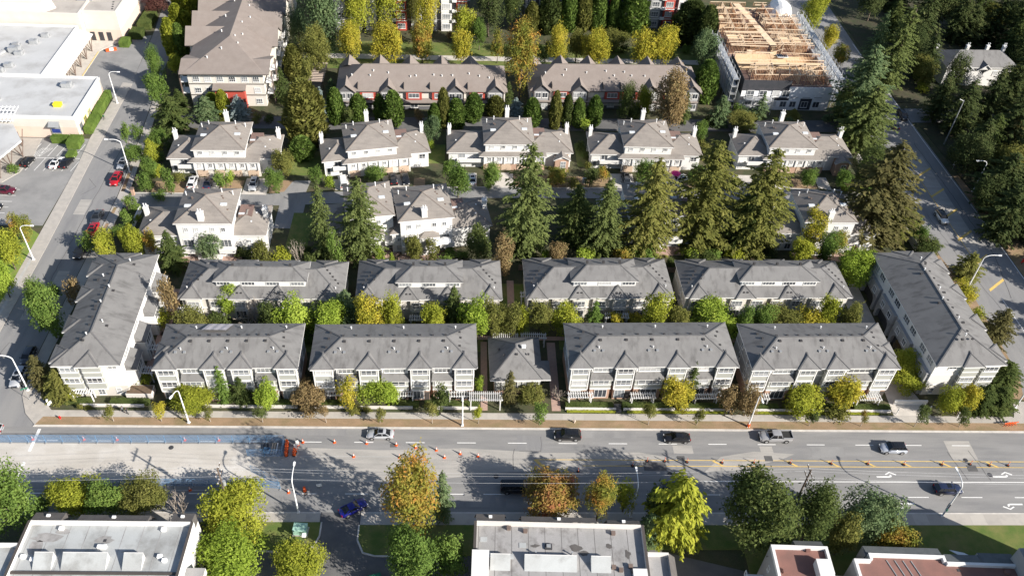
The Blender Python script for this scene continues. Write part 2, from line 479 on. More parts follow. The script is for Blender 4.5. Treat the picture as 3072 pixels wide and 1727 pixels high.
sheet('ground', [rect(-700, 700, -300, 900)], 'soil', -0.03)
sheet('main_road', [rect(-400, 400, 76.4, 92.85)], 'asphalt', 0.0)
WS_W = [(-86.2, 92.85), (-86.4, 115), (-86.7, 139), (-87.7, 173), (-88.2, 205), (-90.4, 236), (-92, 250), (-96, 300), (-96, 400)]
WS_E = [(-77.6, 157.5), (-78.5, 170), (-80.1, 190), (-81.6, 205), (-83, 236), (-84.6, 250), (-88, 300), (-88, 400)]
sheet('west_street', [WS_W + WS_E[::-1] + [(-77.6, 104), (-76.6, 99.5), (-74.6, 95.6), (-71.6, 92.85)]], 'asphalt_street', 0.004)
sheet('east_street', [[(104.2, 92.85), (122, 92.85), (120.2, 134), (119.9, 158), (118.8, 186), (118.2, 198), (117.0, 230), (116, 400), (101, 400), (102, 230), (104.2, 178)]], 'asphalt_street', 0.004)
sheet('side_road', [[(118.4, 203), (118.4, 196), (150, 198), (220, 204), (220, 211), (150, 205)]], 'asphalt_street', 0.0)
# construction surface in the middle of the main road
sheet('gravel_strip', [[(-400, 81.7), (-60, 81.8), (-36, 81.6), (-30, 82.6), (-33, 86.0), (-34, 89.5), (-60, 89.45), (-400, 89.4)]], 'gravel', 0.006)
sheet('dusty_strip', [[(-33.5, 82.2), (-18, 82.0), (-4, 82.6), (6, 84.0), (22, 85.0), (36, 87.0), (30, 88.2), (14, 88.0), (0, 88.9), (-14, 88.4), (-29, 88.9), (-33.5, 89.3)], [(40.5, 84.2), (46, 84.6), (54.5, 86.9), (57, 88.0), (50, 88.5), (44, 87.4)]], 'dust', 0.010)
# kerbs and pavements of the main road
slab('kerb_north', [[(-72.4, 92.85), (103, 92.85), (104.6, 94.2), (103.9, 94.4), (102.6, 93.2), (-72.2, 93.2)]], 'concrete_kerb', -0.05, 0.13)
slab('grass_verge', [[(-72.2, 93.2), (102.6, 93.2), (101.2, 94.95), (-71.4, 94.95)]], 'grass_dry', -0.05, 0.115)
slab('pavement_north', [[(-76.6, 99.5), (-74.6, 95.6), (-72.2, 93.2), (-71.4, 94.95), (101.2, 94.95), (102.6, 93.2), (104.2, 94.8), (104.2, 100), (101.5, 100), (100, 96.45), (-70.5, 96.35), (-73.4, 99.3), (-74.6, 103), (-76.9, 103)]], 'concrete', -0.05, 0.125)
slab('kerb_south', [rect(-400, -22.2, 76.15, 76.4), rect(-15.9, 400, 76.15, 76.4)], 'concrete_kerb', -0.05, 0.13)
slab('pavement_south', [rect(-400, -22.2, 74.6, 76.15), rect(-15.9, 400, 74.1, 76.15)], 'concrete', -0.05, 0.125)
slab('lawn_south', [rect(-37, -33, 60, 74.6), [(-33, 69.9), (-24.6, 69.4), (-22.6, 70.6), (-22.0, 72.2), (-22.0, 74.6), (-33, 74.6)], [(-15.9, 74.1), (-15.9, 71.5), (-14.9, 69.4), (-13.2, 68.9), (-8.5, 68.8), (1.5, 68.8), (1.5, 74.1)], rect(1.5, 44, 69.8, 74.1), rect(44, 200, 50, 74.1)], 'grass', -0.05, 0.11)
slab('kerb_drive', [[(-33, 69.65), (-24.5, 69.15), (-22.4, 70.4), (-21.75, 72.2), (-21.75, 74.6), (-22.0, 74.6), (-22.0, 72.2), (-22.6, 70.6), (-24.6, 69.4), (-33, 69.9)], [(-16.15, 74.1), (-16.15, 71.4), (-15.1, 69.2), (-13.2, 68.65), (-8.5, 68.55), (-8.5, 68.8), (-13.2, 68.9), (-14.9, 69.4), (-15.9, 71.5), (-15.9, 74.1)]], 'concrete_kerb', -0.05, 0.14)
sheet('drive_south', [[(-22.2, 76.4), (-22.2, 72), (-24, 69.3), (-34, 69.5), (-37, 60), (-37, 40), (44, 40), (44, 66), (30, 69.8), (-8, 68.7), (-14, 69), (-16, 72), (-15.9, 76.4)]], 'asphalt_dark', 0.002)
# west side of the west street
slab('pavement_west', [[(-86.2, 96), (-86.5, 139), (-87.5, 173), (-88.0, 205), (-90.6, 205.5), (-90.6, 179), (-89.8, 168), (-89.4, 143), (-89.0, 96)]], 'concrete', -0.05, 0.10)
slab('verge_west', [[(-89.0, 100), (-89.4, 143), (-92.6, 145.6), (-96, 144), (-120, 130), (-120, 100)]], 'grass_lime', -0.05, 0.11)
sheet('parking_lot', [[(-89.8, 146), (-89.8, 168), (-90.6, 179), (-107, 179), (-140, 179), (-140, 146)]], 'asphalt_lot', 0.003)
sheet('service_yard', [[(-90.6, 198), (-88.2, 205), (-90.3, 232), (-97.5, 229), (-107, 229), (-107, 198)]], 'asphalt_lot', 0.0)
slab('yard_pavement', [[(-103.6, 198.4), (-101.6, 198.4), (-101.6, 222), (-97.5, 227.8), (-106.5, 227.8), (-106.5, 198.4)]], 'concrete_drive', -0.05, 0.12)
slab('island_kerb', [[(-107, 160.8), (-104.0, 160.8), (-101.6, 164.9), (-100.9, 170.8), (-101.6, 178.6), (-107, 178.6)], rect(-130, -107, 160.8, 178.6)], 'concrete', -0.05, 0.12)
# east side of the west street
slab('pavement_west_street', [[(-77.4, 104), (-77.4, 157.5), (-78.3, 170), (-79.9, 190), (-81.4, 205), (-79.4, 205), (-78, 190), (-76.3, 170), (-75.2, 157.5), (-75.2, 104)]], 'concrete', -0.05, 0.11)
slab('verge_west_street', [rect(-77.0, -76.3, 138, 147), rect(-77.0, -76.3, 150.5, 152.6), [(-77.2, 158.4), (-76.4, 158.4), (-77.2, 168), (-77.9, 168)]], 'grass_dry', 0.0, 0.125)
# the block with the townhouses
slab('garden_ground', [[(-75.2, 103), (-73.4, 99.3), (-70.5, 96.45), (100, 96.45), (101.5, 100), (103.6, 104), (103.6, 215), (98.6, 260), (-80, 260), (-79.2, 205), (-77.9, 190), (-76.2, 170), (-75.1, 157.5)]], 'soil', -0.05, 0.06)
lane_n = [(-75.1, 157.9), (-63, 158.1), (-45.8, 158.6), (-20, 160.9), (-1.5, 162.7), (20, 163.1), (78, 164.9), (95, 163.7)]
lane_s = [(-75.1, 152.8), (-60, 153.6), (-40.5, 154.6), (-22, 156.4), (-2, 158.6), (20, 159.4), (78, 160.4), (95, 160.0)]
sheet('lane', [lane_n + lane_s[::-1]], 'asphalt_street', 0.068)
sheet('lane_branch', [[(-41.5, 157), (-36.6, 158.4), (-36, 164), (-39.5, 164), (-42.8, 160.8)]], 'asphalt_street', 0.074)
sheet('lane_spur', [rect(-41.6, -36.0, 146.5, 155.5)], 'asphalt_street', 0.080)
slab('lane_kerb', [[(x, y) for x, y in lane_n[:3]] + [(x, y+0.22) for x, y in lane_n[:3][::-1]], [(x, y) for x, y in lane_n[3:]] + [(x, y+0.22) for x, y in lane_n[3:][::-1]]], 'concrete_kerb', 0.0, 0.16)
slab('driveway', [rect(-62.5, -56.2, 158.25, 164.4), rect(-50.6, -45.2, 158.3, 164.4), [(-30, 160.6), (-26.5, 160.9), (-27.4, 165.2), (-31, 164.6)], [(-18.8, 161.4), (-13.2, 162.1), (-14.6, 167.4), (-20, 166.4)], rect(-0.8, 2.2, 163.1, 168.4), rect(5.8, 10.8, 163.2, 168.8), rect(34, 39.5, 163.8, 169.4), rect(47, 50.8, 164.2, 169.6), rect(64, 68.5, 164.7, 170), rect(73, 77, 164.9, 170.2), rect(84, 87, 164.9, 169.8)], 'concrete_drive', -0.02, 0.10)
slab('front_lawn', [rect(-70.6, -63.0, 158.35, 162.5), rect(-55.8, -51.0, 158.35, 163.5), [(-44.8, 158.9), (-41.4, 159.6), (-40.0, 163.8), (-44.8, 164)], rect(-12.4, -9.8, 162.6, 166), rect(10.9, 33.5, 163.6, 168), rect(51.3, 63.4, 164.7, 168), rect(68.8, 72.5, 165.1, 168), rect(77.4, 83.6, 165.2, 169)], 'grass_dry', -0.02, 0.09)
slab('back_lawn', [rect(-42.5, -33, 166, 176), rect(-38, -33.5, 133, 152), rect(-9.5, -5.5, 172, 180), rect(26.5, 29, 172, 182), [(-48, 216), (68, 218), (68, 234), (-48, 232)]], 'grass', -0.02, 0.085)
slab('park_path', [[(-48, 221.5), (66, 224), (66, 226.6), (-48, 224.2)]], 'concrete_drive', -0.02, 0.10)
sheet('rear_lane', [[(-75, 184.5), (-45, 185.5), (-30, 185.6), (100, 190.5), (100, 196), (-30, 191.6), (-45, 191), (-75, 190.6)], [(-46, 191), (-38.5, 191.4), (-40, 222), (-46, 222)]], 'asphalt_dark', 0.068)
slab('courtyard_lawn', [rect(-55, -26, 110.5, 117.5), rect(-22, 3.5, 111, 117.6), rect(5.5, 12.5, 111.4, 130), rect(18, 46, 111.8, 118.6), rect(49, 76, 112.2, 119)], 'grass', -0.02, 0.08)
slab('courtyard_path', [rect(-57, 78, 114.2, 115.2), rect(-57.5, -55.6, 99, 127), rect(3.0, 4.2, 97, 113.6), rect(15.6, 17.2, 97, 113.6), rect(8.4, 9.8, 115.2, 131)], 'paver', -0.02, 0.095)
sheet('entry_drive', [[(77.6, 96.4), (84.6, 96.4), (83.6, 101), (82.6, 104), (82.2, 132), (77.9, 132), (77.9, 104)]], 'concrete_drive', 0.072)
slab('forest_floor', [[(120.9, 96), (122.2, 161), (120.9, 181), (120, 194), (220, 200), (420, 210), (420, 96)], [(118.2, 206), (220, 214), (420, 220), (420, 500), (117, 500)]], 'forest_floor', -0.05, 0.08)
slab('verge_east_street', [[(103.8, 100.5), (105.6, 106), (106.2, 128), (103.9, 142), (104.0, 178), (101.6, 178), (101.4, 142), (102, 128), (101, 101)], [(120.2, 134), (124.8, 141), (124.8, 148), (122.4, 158), (121.0, 172), (119.6, 172)]], 'grass_dry', -0.05, 0.10)

# ------------------------------------------------------------------ painted markings
mk = MB()
def dash(x, y, l=3.2, w=0.14):
    mk.box(x-l/2, x+l/2, y-w/2, y+w/2, 0.011, 0.015)
for k in range(-5, 14):
    dash(-25.5+8.68*k, 90.0)
for x in (-83.5, -75, -66.5, -58.5, -50, -41.7, -33.5, -25.2, -17.0, -10.0, -1.5, 5.2, 14, 23, 31.8, 40.5, 50, 59.0, 66.6, 75.6, 84.8, 94, 103):
    dash(x, 79.8 if x < 45 else 79.4, 3.6)
mk.box(40, 112, 82.33, 82.47, 0.011, 0.015)
mk.box(-71.35, -70.85, 87.8, 92.4, 0.011, 0.015)
struct('lane_markings', mk, ['paint_white'])
mk = MB()
mk.box(-28.6, -6, 87.0, 87.12, 0.013, 0.017)
mk.box(-72, -38, 80.36, 80.47, 0.011, 0.015)
mk.box(-88.5, -87.9, 100, 136, 0.106, 0.108)
struct('faded_line', mk, ['paint_faint'])
mk = MB()
mk.box(12, 112, 86.55, 86.68, 0.015, 0.019)
mk.box(20, 112, 85.35, 85.48, 0.015, 0.019)
for x0 in (42.2, 55.0, 62.2, 68.6, 74.9, 81.9, 90.2, 98):
    mk.prism([(x0, 86.5), (x0+0.5, 86.5), (x0+2.0, 85.5), (x0+1.5, 85.5)], 0.015, 0.021)
mk.prism([(11.8, 86.6), (12.5, 86.6), (14.7, 84.1), (14.0, 84.1)], 0.015, 0.021)
struct('yellow_markings', mk, ['paint_yellow'])
def arrow(x, y, flip):
    """A painted turn arrow: stem, bend and head."""
    mb = MB(); s = -1 if flip else 1
    def P(pts):
        mb.prism([(x+s*a, y+s*b) for a, b in pts], 0.011, 0.016)
    P([(-1.9, -0.32), (0.3, -0.32), (0.3, -0.05), (-1.9, -0.05)])
    P([(0.3, -0.32), (0.75, -0.15), (0.75, 0.25), (0.48, 0.25), (0.48, 0.05), (0.3, -0.05)])
    P([(-0.15, 0.2), (0.6, 0.62), (0.6, 0.85), (-0.3, 0.35)])
    P([(0.6, 0.62), (1.55, 0.12), (1.7, 0.32), (0.6, 0.85)])
    struct('turn_arrow', mb, ['paint_white'])
for a in ((47.4, 83.8, False), (71.8, 83.6, False), (92.2, 83.7, False), (72.6, 78.0, True), (91.0, 77.9, True)):
    arrow(*a)
# east street paint
mk = MB()
for (x0, y0), (x1, y1) in zip([(122, 92.85), (120.0, 134), (119.5, 158), (118.3, 186)], [(120.0, 134), (119.5, 158), (118.3, 186), (116.6, 240)]):
    mk.prism([(x0-0.16, y0), (x0, y0), (x1, y1), (x1-0.16, y1)], 0.013, 0.017)
mk.prism([(112.6, 110), (112.75, 110), (112.2, 128), (112.05, 128)], 0.013, 0.017)
for x0, y0, w, l in ((112.9, 114.6, 0.35, 2.0), (112.2, 116.6, 1.0, 0.4), (107.7, 107.2, 0.3, 1.5), (108.3, 107.2, 0.3, 1.5), (107.6, 104.6, 1.4, 0.35)):
    mk.box(x0, x0+w, y0, y0+l, 0.013, 0.017)
struct('edge_line', mk, ['paint_white'])
mk = MB()
for y0 in (171, 162.5, 154.5, 146.5, 138, 130):
    mk.prism([(110.6, y0), (110.6, y0+0.7), (115.2, y0+4.2), (115.2, y0+3.5)], 0.013, 0.018)
mk.prism([(110.4, 176), (110.55, 176), (111.5, 140), (111.35, 140)], 0.013, 0.018)
struct('yellow_hatch', mk, ['paint_yellow'])
mk = MB()
mk.prism([(110.9, 178), (115.0, 180), (114.9, 146), (112.4, 140), (111.2, 140)], 0.006, 0.009)
struct('pale_median', mk, ['dust'])
# asphalt patches and covers
for i, (x0, x1, y0, y1) in enumerate(((30.4, 34.2, 84.5, 86.2), (36.4, 37.7, 86.5, 87.5), (51.5, 52.9, 86.5, 87.6), (86.5, 88.2, 84.6, 85.85), (-12.3, -11.2, 89.0, 89.7))):
    mb = MB(); mb.box(x0, x1, y0, y1, 0.004, 0.022); struct('asphalt_patch', mb, ['asphalt_patch'])
for x, y in ((34.6, 83.9), (89.9, 83.9), (-48.5, 88.7), (86.9, 86.9), (5.5, 83.2)):
    mb = MB(); mb.cyl(x, y, 0.004, 0.025, 0.42, 16); struct('manhole_cover', mb, ['metal_dark'])
# seams and cracks sealed with tar: thin wandering strips
def crack(pts, w, name='tar_seam'):
    mb = MB(); q = random.Random(len(pts)*7+int(pts[0][0]))
    out = []
    for (x0, y0), (x1, y1) in zip(pts[:-1], pts[1:]):
        n = max(2, int(math.hypot(x1-x0, y1-y0)/1.2))
        for k in range(n):
            t = k/n
            out.append((x0+(x1-x0)*t+q.uniform(-.12, .12), y0+(y1-y0)*t+q.uniform(-.12, .12)))
    out.append(pts[-1])
    for a, b in zip(out[:-1], out[1:]):
        d = Vector((b[0]-a[0], b[1]-a[1], 0)).normalized()
        nrm = Vector((-d.y, d.x, 0))*w/2
        mb.face([(a[0]-nrm.x, a[1]-nrm.y, 0.0115), (b[0]-nrm.x, b[1]-nrm.y, 0.0115), (b[0]+nrm.x, b[1]+nrm.y, 0.0115), (a[0]+nrm.x, a[1]+nrm.y, 0.0115)])
    struct(name, mb, ['asphalt_patch'])
crack([(-82.0, 176), (-82.2, 150), (-82.2, 120)], 0.10)
crack([(-84.5, 131), (-82.5, 128), (-84.8, 124), (-83.6, 119)], 0.09)
crack([(-85.6, 163), (-83.2, 160), (-85.4, 157)], 0.09)
crack([(-84.8, 186), (-82.0, 181), (-84.2, 177)], 0.09)
crack([(-83.5, 112), (-85, 107), (-83.4, 103), (-84, 97)], 0.09)
crack([(8.6, 88.9), (8.4, 84.5)], 0.10)
crack([(9.5, 88.4), (13.2, 88.3), (13.3, 91.4)], 0.07)
crack([(84.4, 88.6), (85.6, 82.9)], 0.10)
crack([(88.3, 88.9), (89.6, 82.8)], 0.10)
crack([(115.2, 186), (116.4, 160), (116.8, 142), (114.2, 128)], 0.14)
crack([(107.0, 156), (108.6, 138), (110.6, 124)], 0.10)
# expansion joints across the north pavement
def slabs(parent, x0, x1, y0, y1, step, zt):
    b = MB(); b.box(0.02, step-0.02, 0, y1-y0, zt-0.05, zt); me = b.mesh('paving_slab', ['paving'])
    k = 0
    while x0+(k+1)*step <= x1:
        link('paving_slab', me, parent, (x0+k*step, y0, 0)); k += 1
slabs(bpy.data.objects['pavement_north'], -70, 100, 95.02, 96.3, 1.9, 0.131)
slabs(bpy.data.objects['pavement_south'], -70, -22.4, 74.66, 76.1, 2.4, 0.131)
slabs(bpy.data.objects['pavement_south'], -15.6, 112, 74.16, 76.1, 2.4, 0.131)
# parking bay lines of the shopping centre
mb = MB()
for x in (-102.9, -100.8, -98.8, -96.8, -94.7, -92.7, -90.7):
    mb.prism([(x, 165.7), (x+0.11, 165.7), (x+0.9, 170.6), (x+0.79, 170.6)], 0.006, 0.010)
    mb.prism([(x+1.0, 171.4), (x+1.11, 171.4), (x+1.9, 176.6), (x+1.79, 176.6)], 0.006, 0.010)
mb.box(-102.2, -90.2, 170.7, 170.82, 0.006, 0.010)
for y in (148, 150, 152.0, 154.05, 156.2, 158.4):
    mb.box(-106, -99.2, y, y+0.11, 0.006, 0.010)
for k in range(5):
    mb.prism([(-101.9+k*0.55, 171.2), (-101.8+k*0.55, 171.2), (-99.9+k*0.55, 174.8), (-100.0+k*0.55, 174.8)], 0.006, 0.010)
struct('parking_line', mb, ['paint_white'])
mb = MB()
mb.box(-101.9, -101.7, 199, 221.5, 0.12, 0.17)
struct('yellow_kerb', mb, ['paint_yellow'])

# repairs in slightly different asphalt, one sheet each
for x0, x1, y0, y1, mm in ((9.2, 13.6, 88.6, 91.6, 'asphalt_street'), (-60, -46, 77.0, 79.4, 'asphalt_street'), (58, 71, 77.0, 79.1, 'asphalt_lot'), (16, 30, 91.2, 92.7, 'asphalt_lot'), (84.6, 89.2, 86.9, 91.0, 'dust'), (51.2, 53.4, 87.8, 89.6, 'dust'), (96, 112, 83, 85.2, 'asphalt_lot'), (-44, -20, 91.4, 92.8, 'asphalt_street'), (60, 66, 87.4, 89.6, 'asphalt_lot'), (-3, 7, 77.4, 79.5, 'asphalt_street'), (36, 39.4, 88.0, 89.7, 'dust')):
    mb = MB(); mb.box(x0, x1, y0, y1, 0.0, 0.0075); struct('road_repair', mb, [mm])
for x0, y0, w in ((-84, 118, 3.2), (-81.6, 127, 2.2), (-84.9, 150, 2.4), (-82, 176, 1.8)):
    mb = MB(); mb.box(x0, x0+w, y0, y0+w*2.2, 0.0, 0.009); struct('road_repair', mb, ['dust'])

# ------------------------------------------------------------------ building parts
FACE = {'S': 0.0, 'E': PI/2, 'N': PI, 'W': -PI/2}
WCACHE = {}
def window(parent, x, y, z, w, h, face='S', cols=2, rows=1, frame='trim_white', name='window', sill=True):
    """A framed window standing proud of its wall: frame bars, sill, and a separate pane set back in the frame."""
    key = (round(w, 2), round(h, 2), cols, rows, frame, name, sill)
    if key not in WCACHE:
        b = 0.09
        mb = MB()
        mb.box(-w/2, w/2, -0.09, 0.02, 0, b); mb.box(-w/2, w/2, -0.09, 0.02, h-b, h)
        mb.box(-w/2, -w/2+b, -0.088, 0.018, b, h-b); mb.box(w/2-b, w/2, -0.088, 0.018, b, h-b)
        for c in range(1, cols):
            xx = -w/2+w*c/cols
            mb.box(xx-0.035, xx+0.035, -0.075, 0.01, b, h-b)
        for r in range(1, rows):
            zz = h*r/rows if rows != 2 else h*0.36
            mb.box(-w/2+b, w/2-b, -0.07, 0.005, zz-0.03, zz+0.03)
        if sill:
            mb.box(-w/2-0.05, w/2+0.05, -0.15, 0.0, -0.08, -0.002)
        p = MB()
        p.box(-w/2+b*0.7, w/2-b*0.7, -0.045, 0.0, b*0.7, h-b*0.7)
        WCACHE[key] = (mb.mesh(name, [frame]), p.mesh('pane', ['glass']))
    f, p = WCACHE[key]
    o = link(name, f, parent, (x, y, z), FACE[face] if isinstance(face, str) else face)
    link('pane', p, o)
    return o

BOXC = {}
def unit(parent, name, material, x, y, z, sx, sy, sz, rz=0.0):
    """A small box part; alike ones share mesh data."""
    key = (name, material, round(sx, 2), round(sy, 2), round(sz, 2))
    if key not in BOXC:
        mb = MB(); mb.box(-sx/2, sx/2, -sy/2, sy/2, 0, sz)
        mb.box(-sx/2*1.08, sx/2*1.08, -sy/2*1.08, sy/2*1.08, sz*0.8, sz*1.02)
        BOXC[key] = mb.mesh(name, [material])
    return link(name, BOXC[key], parent, (x, y, z), rz)
def pipe(parent, name, material, x, y, z, r, h):
    key = (name, material, r, h)
    if key not in BOXC:
        mb = MB(); mb.cyl(0, 0, 0, h, r, 8); mb.cyl(0, 0, h*0.88, h, r*1.5, 8)
        BOXC[key] = mb.mesh(name, [material])
    return link(name, BOXC[key], parent, (x, y, z))

def hip(mb, x0, x1, y0, y1, z, slope, m=0, fas=1, t=0.24, mside=None):
    """Closed hip roof with fascia and soffit; returns ridge and hip lines for caps."""
    ms = m if mside is None else mside
    W, D = x1-x0, y1-y0
    if W >= D:
        h = slope*D/2; yc = (y0+y1)/2
        a, b = (x0+D/2, yc, z+h), (x1-D/2, yc, z+h)
    else:
        h = slope*W/2; xc = (x0+x1)/2
        a, b = (xc, y0+W/2, z+h), (xc, y1-W/2, z+h)
    c = [(x0, y0, z), (x1, y0, z), (x1, y1, z), (x0, y1, z)]
    if W >= D:
        mb.face([c[0], c[1], b, a], m); mb.face([c[2], c[3], a, b], m)
        mb.face([c[1], c[2], b], ms); mb.face([c[3], c[0], a], ms)
        lines = [(c[0], a), (c[3], a), (c[1], b), (c[2], b), (a, b)]
    else:
        mb.face([c[0], c[1], a], m); mb.face([c[2], c[3], b], m)
        mb.face([c[1], c[2], b, a], ms); mb.face([c[3], c[0], a, b], ms)
        lines = [(c[0], a), (c[1], a), (c[3], b), (c[2], b), (a, b)]
    for k in range(4):
        p, q = c[k], c[(k+1) % 4]
        mb.face([(p[0], p[1], z-t), (q[0], q[1], z-t), q, p], fas)
    mb.face([(p[0], p[1], z-t) for p in c[::-1]], fas)
    return lines, h
def caps(lines, material, parent):
    mb = MB()
    for a, b in lines:
        if (Vector(a)-Vector(b)).length > 0.2:
            mb.bar((a[0], a[1], a[2]+0.01), (b[0], b[1], b[2]+0.01), 0.24, 0.09)
    return mb.build('ridge_cap', [material], parent)
def gablet(mb, u, w, e, proj, z, slope, side='S', s2=None, m=0, fas=1, lines=None, rise=None):
    """Small hipped roof projecting from a main slope. u along the eave, e the eave line position, side which way it faces."""
    h = (rise if rise else w/2*(s2 or 0.62)*0.86*slope/0.415)
    run = proj + w*0.50
    back = h/slope
    def T(a, v, zz):                      # v: distance inward from the eave (negative: outward)
        if side == 'S': return (a, e+v, zz)
        if side == 'N': return (a, e-v, zz)
        if side == 'W': return (e+v, a, zz)
        return (e-v, a, zz)
    A, B = T(u-w/2, -proj, z+0.03), T(u+w/2, -proj, z+0.03)
    P = T(u, -proj+run, z+h+0.03); Q = T(u, back+0.1, z+h+0.03)
    A2, B2 = T(u-w/2, 0.05, z+0.03), T(u+w/2, 0.05, z+0.03)
    mb.face([A, B, P], m); mb.face([A2, A, P, Q], m); mb.face([B, B2, Q, P], m)
    A3, B3 = T(u-w/2, -proj, z-0.22), T(u+w/2, -proj, z-0.22)
    A4, B4 = T(u-w/2, 0.05, z-0.22), T(u+w/2, 0.05, z-0.22)
    mb.face([A3, B3, B, A], fas); mb.face([A4, A3, A, A2], fas); mb.face([B3, B4, B2, B], fas); mb.face([A4, B4, B3, A3], fas)
    if lines is not None:
        lines += [(A, P), (B, P), (P, Q)]
def gable(mb, u, w, e, proj, z, rise, back, side='S', m=0, wall=2, fas=1, oh=0.35):
    """Open gable: two slopes with a triangular wall at the front."""
    def T(a, v, zz):
        if side == 'S': return (a, e+v, zz)
        if side == 'N': return (a, e-v, zz)
        if side == 'W': return (e+v, a, zz)
        return (e-v, a, zz)
    A, B, P = T(u-w/2-oh, -proj-oh, z-oh*rise/(w/2)), T(u+w/2+oh, -proj-oh, z-oh*rise/(w/2)), T(u, -proj-oh, z+rise)
    A2, B2, Q = T(u-w/2-oh, back*0.0+0.3, z-oh*rise/(w/2)), T(u+w/2+oh, 0.3, z-oh*rise/(w/2)), T(u, back, z+rise)
    mb.face([A2, A, P, Q], m); mb.face([B, B2, Q, P], m)
    d = 0.2
    for a, b in ((A, P), (P, B)):
        mb.face([(a[0], a[1], a[2]-d), (b[0], b[1], b[2]-d), b, a], fas)
    for a, b in ((A2, A), (B, B2)):
        mb.face([(a[0], a[1], a[2]-d), (b[0], b[1], b[2]-d), b, a], fas)
    mb.face([T(u-w/2, -proj, z-0.1), T(u+w/2, -proj, z-0.1), T(u, -proj, z+rise-0.12)], wall)

def vents(parent, pts, material='vent_dark', s=0.34, h=0.22):
    for x, y, z in pts:
        unit(parent, 'roof_vent', material, x, y, z-0.05, s, s, h)

# ------------------------------------------------------------------ grey-roofed townhouse rows
def roof_z(D, z, slope, y):
    return z+slope*(D/2-abs(y))
def facade_bay(root, xc, w, yf, kind, base_z=2.75, eave=8.8):
    """One bay of a street front, three storeys: tan brick below, sage siding and white windows above."""
    mb = MB()                       # 0 white, 1 sage, 2 brick, 3 roof
    if kind == 'gable':
        mb.box(xc-w/2, xc+w/2, yf-0.9, yf+0.1, base_z, eave-0.2, 1)
        mb.box(xc-w/2+0.05, xc+w/2-0.05, yf-0.82, yf+0.1, 0, base_z, 2)
        for z0, z1 in ((base_z-0.06, base_z+0.22), (3.75, 3.95), (5.35, 5.6), (6.75, 6.95), (8.3, 8.62)):
            mb.box(xc-w/2-0.03, xc+w/2+0.03, yf-0.96, yf+0.05, z0, z1, 0)
        for s in (-1, 1):
            mb.box(xc+s*w/2-0.10, xc+s*w/2+0.10, yf-0.98, yf-0.7, base_z+0.22, eave-0.2, 0)
        mb.build('bay', ['trim_white', 'wall_sage', 'wall_brick'], root)
        window(root, xc, yf-0.9, 3.98, w*0.84, 1.32, 'S', 3, 2)
        window(root, xc, yf-0.9, 6.98, w*0.84, 1.25, 'S', 3, 2)
        window(root, xc-w*0.12, yf-0.83, 0.5, w*0.6, 2.1, 'S', 3, 1, name='french_window', sill=False)
        unit(root, 'door', 'trim_dark', xc+w*0.34, yf-0.80, 0.1, 0.85, 0.1, 2.15)
    else:
        mb.box(xc-w/2, xc+w/2, yf-0.75, yf+0.1, base_z, 5.3, 1)
        mb.box(xc-w/2+0.05, xc+w/2-0.05, yf-0.68, yf+0.1, 0, base_z, 2)
        mb.box(xc-w/2, xc+w/2, yf-0.15, yf+0.1, 5.3, eave-0.25, 0)
        for z0, z1 in ((base_z-0.06, base_z+0.22), (3.8, 3.98), (5.15, 5.34)):
            mb.box(xc-w/2-0.03, xc+w/2+0.03, yf-0.81, yf+0.05, z0, z1, 0)
        # sloping skirt roof between the storeys
        mb.face([(xc-w/2-0.2, yf-1.0, 5.32), (xc+w/2+0.2, yf-1.0, 5.32), (xc+w/2, yf-0.14, 6.55), (xc-w/2, yf-0.14, 6.55)], 3)
        for s in (-1, 1):
            mb.face([(xc+s*(w/2+0.2), yf-1.0, 5.32), (xc+s*w/2, yf-0.14, 6.55), (xc+s*(w/2+0.2), yf-0.1, 5.32)], 3)
        mb.face([(xc-w/2-0.2, yf-1.0, 5.2), (xc+w/2+0.2, yf-1.0, 5.2), (xc+w/2+0.2, yf-1.0, 5.33), (xc-w/2-0.2, yf-1.0, 5.33)], 0)
        mb.build('bay', ['trim_white', 'wall_sage', 'wall_brick', 'roof_grey'], root)
        window(root, xc, yf-0.75, 4.0, w*0.78, 1.15, 'S', 3, 2)
        window(root, xc, yf-0.15, 6.75, w*0.84, 1.55, 'S', 4, 2)
        window(root, xc+w*0.05, yf-0.69, 0.5, w*0.62, 2.1, 'S', 3, 1, name='french_window', sill=False)

